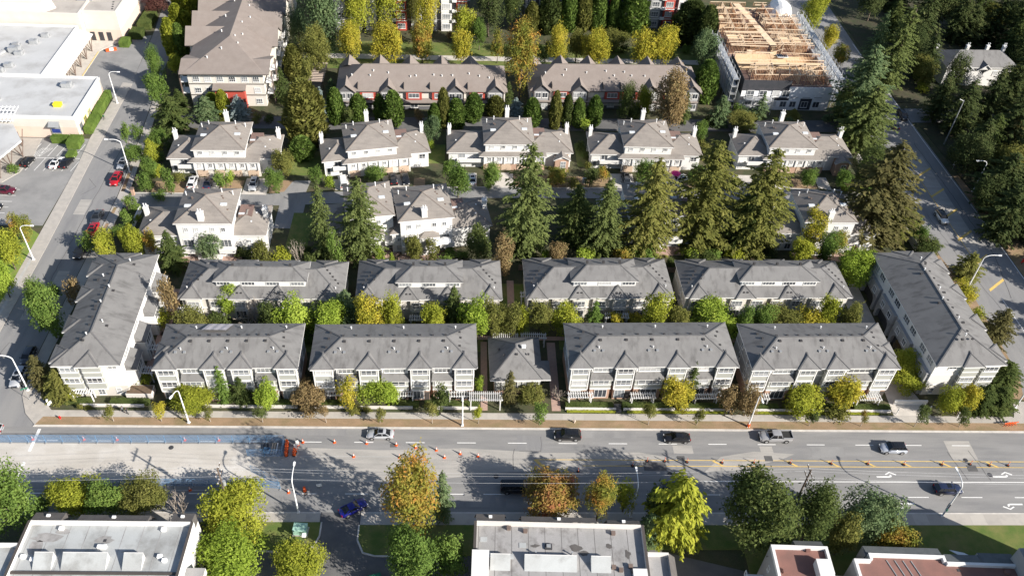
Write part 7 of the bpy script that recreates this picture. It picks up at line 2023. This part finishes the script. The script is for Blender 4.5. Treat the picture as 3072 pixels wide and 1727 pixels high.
pergola(3.8, 97.8, 5.6, 1.7, 2.7, 0, 'large white trellis spanning the path beside the clubhouse', 16)
pergola(7.6, 112.8, 4.6, 1.2, 2.4, 0, 'white arbour behind the clubhouse, west half', 12)
pergola(12.9, 112.9, 4.6, 1.2, 2.4, 0, 'white arbour behind the clubhouse, east half', 12)
pergola(-55.2, 118.6, 3.4, 1.0, 2.4, 0, 'white pergola between the corner block and the courtyard row')
pergola(-55.4, 108.9, 3.2, 1.2, 2.4, 0, 'white pergola at the back of the gap beside the tarp row')
pergola(-56.2, 103.4, 2.6, 1.4, 2.4, 0, 'white pergola in the shaded gap beside the tarp row')
pergola(-8.5, 117.2, 4.0, 1.2, 2.4, 0, 'white pergola in the courtyard west of the arbours')
pergola(29.4, 118.6, 4.4, 1.2, 2.4, 0, 'white pergola in the courtyard under the olive firs')
pergola(12.6, 124.2, 3.2, 1.2, 2.4, 0, 'white pergola in the gap between the courtyard rows')
pergola(78.6, 114.5, 1.4, 3.0, 2.4, 0, 'white pergola beside the arched garages', 6)
t = thing('slatted_ramp_cover', 'slatted cover over the ramp beside the brown roofed terrace', 'pergola', (-40.2, 209.6, 0.05), 0)
for sx in (-1.6, 1.6):
    b = MB(); b.box(sx-.1, sx+.1, -5, 5, 2.2, 2.4); b.build('beam', ['trim_brown'], t)
    for sy in (-4.6, 0, 4.6):
        b = MB(); b.box(sx-.1, sx+.1, sy-.1, sy+.1, 0, 2.2); b.build('post', ['trim_brown'], t)
for k in range(12):
    b = MB(); b.box(-2.0, 2.0, -4.8+k*.87-.14, -4.8+k*.87+.14, 2.4, 2.5); b.build('slat', ['wall_pink'], t)
# low garden walls along the pavement
for a, b_, w in ((-66, -55.2, 'below the corner block'), (-50, -29, 'before the row with the tarp'), (-26, -9, 'before the row west of the clubhouse'), (-6.6, 2.4, 'beside the clubhouse trellis'), (18.0, 27.0, 'west of the dark steps'), (28.4, 37.6, 'east of the dark steps'), (38.6, 48, 'behind the yellow tree'), (50, 63, 'below the brown trees'), (64.2, 77.2, 'ending at the entry drive')):
    mb = MB(); mb.box(a, b_, 97.15, 97.4, 0, 0.5); mb.box(a-.03, b_+.03, 97.1, 97.45, 0.5, 0.58)
    tag(mb.build('garden_wall', ['wall_stucco']), 'low cream garden wall '+w, 'wall', 'low garden walls along the pavement')
t = thing('garden_steps', 'dark steps leading from the pavement to a brick front', 'steps', (27.4, 97.6, 0.05))
for k in range(4):
    b = MB(); b.box(-0.6, 0.6, -0.9+k*.42, -0.48+k*.42, 0, 0.1+.12*k); b.build('step', ['asphalt_patch'], t)
mb = MB(); mb.prism([(97.2, 178), (97.5, 178), (99.3, 143), (99.0, 143)], 0, 1.7); tag(mb.build('boundary_wall', ['wall_stucco']), 'long pale boundary wall beside the east street trees', 'wall')
mb = MB(); mb.box(-70.9, -70.7, 144, 151.5, 0, 1.6); tag(mb.build('side_fence', ['wall_white']), 'white garden fence at the side of the westernmost house', 'fence')
def board_fence(x0, x1, y, lab):
    t = thing('board_fence', lab, 'fence', ((x0+x1)/2, y, 0.05), 0, 'wooden fences behind the courtyard rows')
    n = int((x1-x0)/1.8)
    for k in range(n+1):
        b = MB(); xx = x0+(x1-x0)*k/n-(x0+x1)/2; b.box(xx-.06, xx+.06, -.06, .06, 0, 1.65); b.build('post', ['wood_fence'], t)
    for k in range(n):
        xa = x0+(x1-x0)*k/n-(x0+x1)/2; b = MB(); b.box(xa+.06, xa+(x1-x0)/n-.06, -.02, .02, .1, 1.5); b.build('panel', ['wood_fence'], t)
board_fence(-54, -24, 131.6, 'brown board fence behind the courtyard row by the plum tree')
board_fence(-21, 8, 132.4, 'brown board fence behind the courtyard row with terrace parasols above')
board_fence(11, 76, 134.2, 'brown board fence under the row of tall firs')
for i, (x, y) in enumerate(((-74.1, 157.3), (-74.3, 161.2), (-73.6, 152.0))):
    b = MB(); b.box(-.3, .3, -.3, .3, 0, 1.7, 0); b.box(-.4, .4, -.4, .4, 1.7, 1.85, 1); tag(b.build('gate_pillar', ['wall_brick', 'trim_brown'], None, (x, y, .05)), 'brick gate pillar where the lane meets the west street', 'pillar', 'gate pillars of the lane')
# utility boxes and small things
t = thing('utility_box', 'pale green utility box on the lawn beside the south drive', 'utility box', (-24.8, 72.9, 0.1), R(-4))
b = MB(); b.box(-1.15, 1.15, -0.85, 0.85, 0, 0.12); b.build('pad', ['concrete'], t)
b = MB(); b.box(-1.0, 1.0, -0.7, 0.7, 0.12, 1.25, 0); b.prism([(-1.05, -.75), (1.05, -.75), (1.05, .75), (-1.05, .75)], 1.25, 1.36); b.build('cabinet', ['box_green'], t)
for dx in (-.5, .5):
    b = MB(); b.box(dx-.46, dx+.46, -.74, -.7, .2, 1.18); b.build('door', ['box_green'], t)
t = thing('post_lantern', 'small white topped lawn lantern by the south drive', 'lantern', (-23.7, 70.6, 0.1)); b = MB(); b.cyl(0, 0, 0, 2.6, .05, 6); b.build('post', ['metal_dark'], t); b = MB(); b.box(-.28, .28, -.28, .28, 2.6, 2.95); b.build('lantern_head', ['metal_white'], t)
t = thing('waste_container', 'green waste container in the shaded south drive', 'container', (-12.9, 64.2, 0.0), .3); b = MB(); b.box(-1.2, 1.2, -.8, .8, .12, 1.3, 0); b.build('bin_body', ['sign_green'], t); b = MB(); b.box(-1.25, 1.25, -.85, .85, 1.3, 1.4); b.build('lid', ['sign_green'], t)
t = thing('mail_cabinet', 'white mail cabinet beside the lane', 'mail cabinet', (27.5, 165.2, 0.1)); b = MB(); b.box(-.5, .5, -.3, .3, .3, 1.5); b.build('cabinet', ['metal_white'], t); b = MB(); b.box(-.3, .3, -.2, .2, 0, .3); b.build('pedestal', ['metal_grey'], t)
def parasol(x, y, z, r, m_, label):
    t = thing('parasol', label, 'parasol', (x, y, z), 0.3, None)
    b = MB(); b.cyl(0, 0, 0, 2.3, .03, 6); b.build('pole', ['metal_white'], t)
    b = MB()
    for k in range(8):
        a0, a1 = k*PI/4, (k+1)*PI/4
        b.face([(r*math.cos(a0), r*math.sin(a0), 1.95), (r*math.cos(a1), r*math.sin(a1), 1.95), (0, 0, 2.4)])
    b.build('canopy', [m_], t)
    b = MB(); b.cyl(0, 0, 0, .1, .3, 10); b.build('base', ['metal_grey'], t)
parasol(49.4, 167.4, 0.1, 1.2, 'umbrella_pink', 'pink parasol on the forecourt of a white house')
parasol(-6.4, 137.6, 2.65, 1.5, 'tarp_white', 'white parasol on the terrace of the garden side house')
parasol(-4.4, 138.0, 2.65, 1.3, 'tarp_white', 'second white parasol on the same terrace, nearer the wing')
for i, (x, y) in enumerate(((120.9, 160.4), (121.6, 138.9))):
    t = thing('warning_sign', ('red warning sign below the street lamp at the wood' if i == 0 else 'red warning sign on the grassy edge of the wood'), 'road sign', (x, y, 0.05), 0.4, 'red warning signs on the east street'); b = MB(); b.prism([(-.55, -.03), (.55, -.03), (.55, .03), (-.55, .03)], .6, 1.7); b.build('board', ['red_plastic'], t); b = MB(); b.box(-.05, .05, -.02, .1, 0, .6); b.build('stand', ['metal_dark'], t)
t = thing('road_sign', 'white framed road sign at the edge of the dark wood', 'road sign', (120.6, 174.4, 0.05), 0); b = MB(); b.box(-.45, .45, -.03, .03, 1.4, 2.6, 0); b.box(-.28, .28, -.045, -.03, 1.6, 2.3, 1); b.build('board', ['reflective_white', 'metal_grey'], t); b = MB(); b.cyl(0, .05, 0, 2.5, .04, 6); b.build('post', ['metal_galv'], t)
t = thing('street_name_sign', 'green street name sign on a post at the corner', 'street sign', (-75.0, 98.6, 0.1), .5); b = MB(); b.cyl(0, 0, 0, 3.1, .045, 6); b.build('post', ['metal_galv'], t); b = MB(); b.box(-.6, .6, -.02, .02, 2.75, 3.0); b.build('name_plate', ['sign_green'], t)
t = thing('signal_cabinet', 'white capped traffic signal cabinet at the corner garden', 'cabinet', (-71.2, 97.6, 0.1), .5); b = MB(); b.box(-.35, .35, -.25, .25, 0, 1.2); b.build('cabinet', ['metal_white'], t)
for i, (x, y, l) in enumerate(((84.5, 97.6, 'short white post at the mouth of the entry drive'), (84.0, 98.6, 'short white post beside the entry gate'), (78.2, 96.9, 'short white post at the hedge end of the entry drive'), (89.2, 96.2, 'white garden post before the golden tree'))):
    t = thing('marker_post', l, 'post', (x, y, .05)); b = MB(); b.cyl(0, 0, 0, 1.3, .08, 8); b.build('shaft', ['trim_white'], t); b = MB(); b.cyl(0, 0, 1.3, 1.42, .11, 8); b.build('cap', ['trim_white'], t)
for i in range(4):
    t = thing('barricade', 'orange barricade stacked at the corner of the verge', 'barricade', (97.4+.55*i, 94.3+.05*i, .12), .25, 'orange barricades at the corner'); b = MB(); b.bar((-.5, 0, 0), (.3, 0, 1.0), .07); b.bar((.5, 0, 0), (-.3, 0, 1.0), .07); b.build('leg_frame', ['orange_plastic'], t); b = MB(); b.box(-.6, .6, -.03, .03, .75, .95); b.build('rail', ['orange_plastic'], t)
t = thing('hydrant', 'red fire hydrant on the dry verge at the corner', 'hydrant', (-68.4, 94.5, .12)); b = MB(); b.cyl(0, 0, 0, .6, .13, 10); b.cyl(0, 0, .6, .78, .12, 10, 0, .03); b.build('barrel', ['red_plastic'], t); b = MB(); b.tube([(-.22, 0, .42), (.22, 0, .42)], .07, 8); b.build('outlet', ['red_plastic'], t)
t = thing('hydrant', 'small cream hydrant on the dry verge below the clubhouse gap', 'hydrant', (19.4, 94.4, .12)); b = MB(); b.cyl(0, 0, 0, .6, .13, 10); b.cyl(0, 0, .6, .78, .12, 10, 0, .03); b.build('barrel', ['wall_pink'], t); b = MB(); b.tube([(-.22, 0, .42), (.22, 0, .42)], .07, 8); b.build('outlet', ['wall_pink'], t)
t = thing('planter', 'long raised planter at the corner of the west end block', 'planter', (-56.4, 100.0, .05)); b = MB(); b.box(-2.2, 2.2, -1.0, 1.0, 0, 1.3, 0); b.build('planter_wall', ['wall_stucco'], t); b = MB(); b.box(-2.1, 2.1, -.9, .9, 1.3, 1.36, 0); b.build('soil_bed', ['bark_mulch'], t)
t = thing('entry_wall', 'white driveway wall curving at the gated entry', 'wall', (81.6, 99.2, .05)); b = MB(); b.box(-3.2, 3.0, -.15, .15, 0, 1.1); b.build('screen_wall', ['wall_white'], t)
t = thing('barrier', 'orange barrier lying in the service yard', 'barrier', (-98.6, 222.4, .13), .4); b = MB(); b.box(-1.4, 1.4, -.5, .5, 0, .5); b.build('barrier_body', ['orange_plastic'], t); b = MB(); b.box(-.5, .6, -.52, .52, .1, .52); b.build('barrier_band', ['reflective_white'], t)

# ------------------------------------------------------------------ vehicles
def wheel(parent, x, y, r, w):
    key = ('wheel', r, w)
    if key not in BOXC:
        b = MB(); b.tube([(0, -w/2, r), (0, -w*.4, r), (0, w*.4, r), (0, w/2, r)], [r*.9, r, r, r*.9], 14)
        c = MB(); c.tube([(0, -w/2-.012, r), (0, w/2+.012, r)], r*.62, 10)
        BOXC[key] = (b.mesh('wheel', ['rubber'], True), c.mesh('rim', ['rim']))
    o = link('wheel', BOXC[key][0], parent, (x, y, 0)); link('rim', BOXC[key][1], o)
SPEC = {   # length, width, height, bonnet end, cowl, roof front, roof rear, tail base, belt, wheel radius, axles, boot height
    'sedan': dict(L=4.6, W=1.80, H=1.45, cowl=1.05, rf=.35, rr=-.95, rb=-1.75, belt=.92, wr=.33, ax=(1.38, -1.38), hood=.82, boot=.93),
    'coupe': dict(L=4.5, W=1.88, H=1.30, cowl=.95, rf=.20, rr=-.75, rb=-1.85, belt=.86, wr=.34, ax=(1.36, -1.34), hood=.76, boot=.90),
    'suv': dict(L=4.65, W=1.88, H=1.68, cowl=1.15, rf=.55, rr=-1.75, rb=-2.2, belt=1.08, wr=.37, ax=(1.38, -1.38), hood=1.0, boot=1.08),
    'hatch': dict(L=4.1, W=1.76, H=1.5, cowl=1.15, rf=.5, rr=-1.4, rb=-1.95, belt=.95, wr=.32, ax=(1.25, -1.25), hood=.86, boot=.95),
    'van': dict(L=5.1, W=1.98, H=1.9, cowl=1.75, rf=1.1, rr=-2.3, rb=-2.5, belt=1.12, wr=.36, ax=(1.6, -1.5), hood=1.05, boot=1.12),
    'pickup': dict(L=5.75, W=1.98, H=1.85, cowl=1.35, rf=.75, rr=-.75, rb=-1.0, belt=1.16, wr=.41, ax=(1.75, -1.75), hood=1.1, boot=1.14),
}
def car_proto(kind):
    s = SPEC[kind]; L, W, H = s['L'], s['W'], s['H']; f, r = L/2, -L/2
    t = thing({'sedan': 'sedan_car', 'coupe': 'coupe_car', 'suv': 'estate_car', 'hatch': 'hatchback_car', 'van': 'van', 'pickup': 'pickup_truck'}[kind], '', 'car')
    st = [(f, .70, .42, s['hood']-.28), (f-.12, .84, .26, s['hood']-.12), (f-.5, .95, .20, s['hood']-.02), (s['cowl'], 1.0, .19, s['belt']), (0, 1.0, .19, s['belt']+.01), (s['rb'], .99, .20, s['boot']+.02), (r+.35, .95, .22, s['boot']), (r+.1, .87, .28, s['boot']-.06), (r, .76, .40, s['boot']-.22)]
    b = MB(); sec = []
    for x, wf, zb, zt in st:
        w = W/2*wf; zm = zb+(zt-zb)*.55
        half = [(w*.86, zb), (w*.98, zb+.10), (w, zm), (w*.965, zt-.07), (w*.88, zt)]
        sec.append([(x, -y_, z_) for y_, z_ in half]+[(x, 0, zt+.03)]+[(x, y_, z_) for y_, z_ in half[::-1]]+[(x, 0, zb)])
    n = len(sec[0]); base = 0
    for q_ in sec:
        b.v += q_
    for i in range(len(sec)-1):
        for j in range(n):
            b.f.append((i*n+j, i*n+(j+1) % n, (i+1)*n+(j+1) % n, (i+1)*n+j)); b.m.append(0)
    b.f.append(tuple(range(n))); b.m.append(0); b.f.append(tuple(range((len(sec)-1)*n, len(sec)*n))[::-1]); b.m.append(0)
    b.build('body', ['car_paint'], t, smooth=True)
    wb, wr_ = W/2*.87, W/2*.66
    zb = s['belt']+.0
    A = [(s['cowl'], -wb, zb), (s['cowl'], wb, zb), (s['rf'], wr_, H-.04), (s['rf'], -wr_, H-.04)]
    Bk = [(s['rb'], wb, s['boot']), (s['rb'], -wb, s['boot']), (s['rr'], -wr_, H-.06), (s['rr'], wr_, H-.06)]
    g = MB(); g.face(A); g.build('windscreen', ['car_glass'], t)
    g = MB(); g.face(Bk); g.build('rear_window', ['car_glass'], t)
    for sgn in (-1, 1):
        g = MB(); g.face([(s['cowl'], sgn*wb, zb), (s['rf'], sgn*wr_, H-.04), (s['rr'], sgn*wr_, H-.06), (s['rb'], sgn*wb, s['boot'])][::sgn]); g.build('side_window', ['car_glass'], t)
    p = MB(); x0, x1 = s['rr']-.04, s['rf']+.04
    for i in range(6):
        for j in range(4):
            def rp(a, c):
                x = x0+(x1-x0)*a; y = (c-.5)*2*(wr_+.03); return (x, y, H+.0-.05*(2*c-1)**2-.05*(2*a-1)**4)
            p.face([rp(i/6, j/4), rp((i+1)/6, j/4), rp((i+1)/6, (j+1)/4), rp(i/6, (j+1)/4)])
    for sgn in (-1, 1):
        p.bar((s['cowl'], sgn*wb, zb), (s['rf'], sgn*wr_, H-.03), .08, .07); p.bar((s['rr'], sgn*wr_, H-.05), (s['rb'], sgn*wb, s['boot']), .10, .08)
        xm = (s['rf']+s['rr'])/2-.05; p.bar((xm-.03, sgn*wb*.985, zb), (xm, sgn*wr_*1.01, H-.05), .08, .04)
        if kind in ('suv', 'van'):
            xm = s['rr']+.55; p.bar((xm-.1, sgn*wb*.985, s['boot']), (xm, sgn*wr_*1.01, H-.06), .10, .04)
    p.build('roof', ['car_paint'], t)
    if kind in ('suv', 'sedan'):
        g = MB(); g.box(-.5, .25, -.42, .42, H-.02, H+.012); g.build('sunroof', ['car_glass'], t)
    for ax in s['ax']:
        for sgn in (-1, 1):
            a = MB(); a.tube([(ax, sgn*(W/2-.16), s['wr']), (ax, sgn*(W/2+.004), s['wr'])], s['wr']+.07, 14); a.build('wheel_arch', ['rubber'], t)
            wheel(t, ax, sgn*(W/2-.08), s['wr'], .22)
    for sgn in (-1, 1):
        g = MB(); g.box(f-.22, f-.02, sgn*W/2*.62-.17, sgn*W/2*.62+.17, s['hood']-.30, s['hood']-.14); g.build('headlight', ['lamp_clear'], t)
        g = MB(); g.box(r+.0, r+.12, sgn*W/2*.66-.16, sgn*W/2*.66+.16, s['boot']-.26, s['boot']-.08); g.build('taillight', ['lamp_red'], t)
        g = MB(); g.box(s['cowl']-.32, s['cowl']-.15, sgn*(W/2+.09)-.09, sgn*(W/2+.09)+.09, zb, zb+.14); g.build('mirror', ['car_paint'], t)
    g = MB(); g.box(f-.08, f+.012, -W*.22, W*.22, .40, .58); g.build('grille', ['rubber'], t)
    if kind == 'pickup':
        g = MB(); g.box(r+.12, s['rb']-.12, -W/2*.80, W/2*.80, s['boot']+.0, s['boot']+.05); g.build('bed_liner', ['rubber'], t)
        for y0, y1, xa, xb in ((-W/2*.94, -W/2*.80, r+.06, s['rb']-.06), (W/2*.80, W/2*.94, r+.06, s['rb']-.06), (-W/2*.80, W/2*.80, r+.02, r+.12)):
            g = MB(); g.box(xa, xb, y0, y1, s['boot']-.05, s['boot']+.26); g.build('bed_wall', ['car_paint'], t)
    return t
CP = {}
def car(kind, x, y, rz, col, label, group=None, roof=None, z=0.012):
    if kind not in CP:
        CP[kind] = car_proto(kind)
        t = CP[kind]; kids = list(t.children_recursive); t.location = (x, y, z); t.rotation_euler = (0, 0, rz)
        KIDS[t.name] = [(ch, list(ch.children)) for ch in t.children]
    else:
        t, kids = copy_tree(CP[kind], (x, y, z), rz)
    t['label'] = label
    t['category'] = 'pickup' if kind == 'pickup' else ('van' if kind == 'van' else 'car')
    if 'group' in t.keys(): del t['group']
    for o in kids:
        o.color = (*col, 1)
        if roof and o.name.startswith('roof'):
            o.color = (*roof, 1)
    return t
SILVER, BLACK, WHITE, DK, RED, BLUE, NAVY = (.42, .43, .45), (.012, .012, .014), (.75, .75, .74), (.05, .055, .065), (.42, .012, .02), (.008, .010, .17), (.018, .025, .06)
car('sedan', -14.1, 91.3, PI, SILVER, 'silver sedan driving in the lane along the dry verge')
car('suv', 17.9, 91.3, PI, BLACK, 'black estate car driving along the dry verge, ahead of a black sedan')
car('sedan', 36.9, 90.9, PI, BLACK, 'black sedan driving behind a black estate car')
car('pickup', 54.3, 91.2, PI, (.30, .30, .31), 'grey pickup truck with an open bed beside the red based lamp')
car('suv', 74.5, 88.9, PI, (.36, .39, .45), 'silver blue car with a black roof, driving behind the pickup', roof=BLACK)
car('suv', 80.9, 80.6, 0, NAVY, 'dark blue estate car driving beside the lamp with a lane sign')
car('van', 8.7, 80.7, 0, BLACK, 'black van in the shade left of the red tinged tree')
car('coupe', -17.2, 76.9, R(32), BLUE, 'deep blue coupe turning out of the shaded drive')
car('sedan', 35.2, 80.8, 0, NAVY, 'dark blue sedan half hidden behind the wispy larch')
car('suv', 109.6, 154.4, -PI/2+.03, WHITE, 'white sport utility car driving down the east street', roof=(.03, .03, .03))
car('hatch', -78.8, 91.8, PI, SILVER, 'silver hatchback at the mouth of the west street')
car('suv', -78.4, 103.2, -PI/2, SILVER, 'silver car parked under the corner conifers of the west street')
car('sedan', -79.6, 168.6, -PI/2-.04, SILVER, 'silver sedan parked under the arching street lamp')
car('suv', -79.2, 162.2, -PI/2-.03, RED, 'red sport utility car parked in the sun on the west street')
car('sedan', -78.7, 144.2, -PI/2, RED, 'red sedan parked between young trees on the west street')
car('sedan', -79.2, 148.6, -PI/2, DK, 'dark sedan parked in tree shade ahead of the red sedan')
car('suv', -78.9, 137.2, -PI/2, BLACK, 'black car parked in deep tree shade on the west street')
car('hatch', -78.7, 108.4, -PI/2, DK, 'dark hatchback parked behind the silver car near the corner')
car('suv', -101.8, 157.2, 0, (.10, .01, .025), 'dark red car parked across the bays by the covered walkway')
car('hatch', -101.0, 168.4, R(80), BLACK, 'black hatchback parked beside the planted island')
car('sedan', -94.4, 168.2, R(80), WHITE, 'white sedan parked beside a black sedan')
car('sedan', -92.2, 168.4, R(80), BLACK, 'black sedan parked at the end of the bays by the small hedge')
car('suv', -102.4, 151.4, 0, BLACK, 'black car parked in the bay below the dark red car')
car('suv', -62.0, 161.6, PI/2, WHITE, 'white car on the drive of the westernmost house', z=.105)
car('sedan', -58.6, 161.6, PI/2, NAVY, 'dark blue sedan on the drive beside the white car', z=.105)
car('suv', -48.4, 161.2, -PI/2, SILVER, 'silver car alone on the wide pale drive', z=.105)
car('van', -28.4, 162.9, R(102), WHITE, 'white van on the drive of the askew house', z=.105)
car('suv', -17.2, 164.6, R(102), BLACK, 'black car on the drive of the askew house', z=.105)
car('sedan', -14.4, 164.8, R(-78), BLACK, 'black sedan facing the lane on the askew house drive', z=.105)
car('sedan', 1.2, 165.2, R(92), WHITE, 'white sedan on the drive beside the brick house', z=.105)
car('suv', 37.6, 166.8, R(90), DK, 'dark car in shade on the drive near the pink parasol', z=.105)
car('hatch', 51.0, 167.2, R(20), WHITE, 'white hatchback beside the pink parasol', z=.105)
car('suv', 116.6, 198.6, -PI/2, BLACK, 'black car in tree shade on the east street by the side road')
car('sedan', 112.6, 194.0, PI/2, DK, 'dark sedan in tree shade on the east street')

# ------------------------------------------------------------------ people
def person(x, y, rz, top, legs, label, stride=.18, z=0.0):
    J = {'pel': (0, 0, .93, .13), 'bel': (0, 0, 1.08, .125), 'che': (0, .0, 1.28, .15), 'nek': (0, 0, 1.46, .06), 'hd': (0, .02, 1.57, .095), 'cr': (0, .02, 1.69, .085)}
    Ed = [('pel', 'bel'), ('bel', 'che'), ('che', 'nek'), ('nek', 'hd'), ('hd', 'cr')]
    for s, n in ((-1, 'l'), (1, 'r')):
        k = stride*s
        J['sh'+n] = (s*.18, 0, 1.40, .07); J['el'+n] = (s*.25, -k*.5, 1.12, .047); J['wr'+n] = (s*.25, -k*.9+.06, .88, .034); J['hn'+n] = (s*.25, -k*.9+.08, .80, .035)
        J['hp'+n] = (s*.10, 0, .88, .095); J['kn'+n] = (s*.10, k*.6+.03, .48, .062); J['an'+n] = (s*.10, k*1.1-.03, .09, .042); J['to'+n] = (s*.11, k*1.1+.15, .04, .035)
        Ed += [('che', 'sh'+n), ('sh'+n, 'el'+n), ('el'+n, 'wr'+n), ('wr'+n, 'hn'+n), ('pel', 'hp'+n), ('hp'+n, 'kn'+n), ('kn'+n, 'an'+n), ('an'+n, 'to'+n)]
        for q_ in range(4):
            J['f%d%s' % (q_, n)] = (s*.25+(q_-1.5)*.018, -k*.9+.10, .72+abs(q_-1.5)*.01, .009); Ed.append(('hn'+n, 'f%d%s' % (q_, n)))
        J['th'+n] = (s*.21, -k*.9+.12, .79, .010); Ed.append(('hn'+n, 'th'+n))
    names = list(J); me = bpy.data.meshes.new('person')
    me.from_pydata([J[n][:3] for n in names], [(names.index(a), names.index(b)) for a, b in Ed], [])
    o = bpy.data.objects.new('person', me); COL.objects.link(o)
    o.modifiers.new('skin', 'SKIN'); o.modifiers.new('sub', 'SUBSURF').levels = 1
    for i, n in enumerate(names):
        sv = me.skin_vertices[0].data[i]; sv.radius = (J[n][3], J[n][3]); sv.use_root = (n == 'pel')
    dg = bpy.context.evaluated_depsgraph_get()
    nm = bpy.data.meshes.new_from_object(o.evaluated_get(dg))
    bpy.data.objects.remove(o)
    for m_ in ('skin', top, legs, 'hair'):
        nm.materials.append(MATS[m_])
    for p in nm.polygons:
        c = p.center
        p.material_index = 3 if c.z > 1.62 or (c.z > 1.5 and c.y < -.02) else (0 if c.z > 1.44 or (abs(c.x) > .19 and c.z < .93) else (1 if c.z > .93 else 2))
        p.use_smooth = True
    ob = link('person', nm, None, (x, y, z), rz)
    tag(ob, label, 'person')
person(-57.5, 95.6, PI/2, 'cloth_dark', 'cloth_dark', 'person in dark clothes walking on the pavement, half a step ahead', z=.125)
person(-58.3, 95.95, PI/2, 'cloth_grey', 'cloth_dark', 'person in a grey top walking on the pavement beside another', z=.125)
person(-24.8, 78.9, .6, 'cloth_dark', 'cloth_grey', 'person in dark clothes standing in the south lane by the orange barrel', .1)
person(-89.7, 187.4, PI, 'cloth_green', 'cloth_dark', 'person in a green top walking beside the long shop hedge', z=.1)
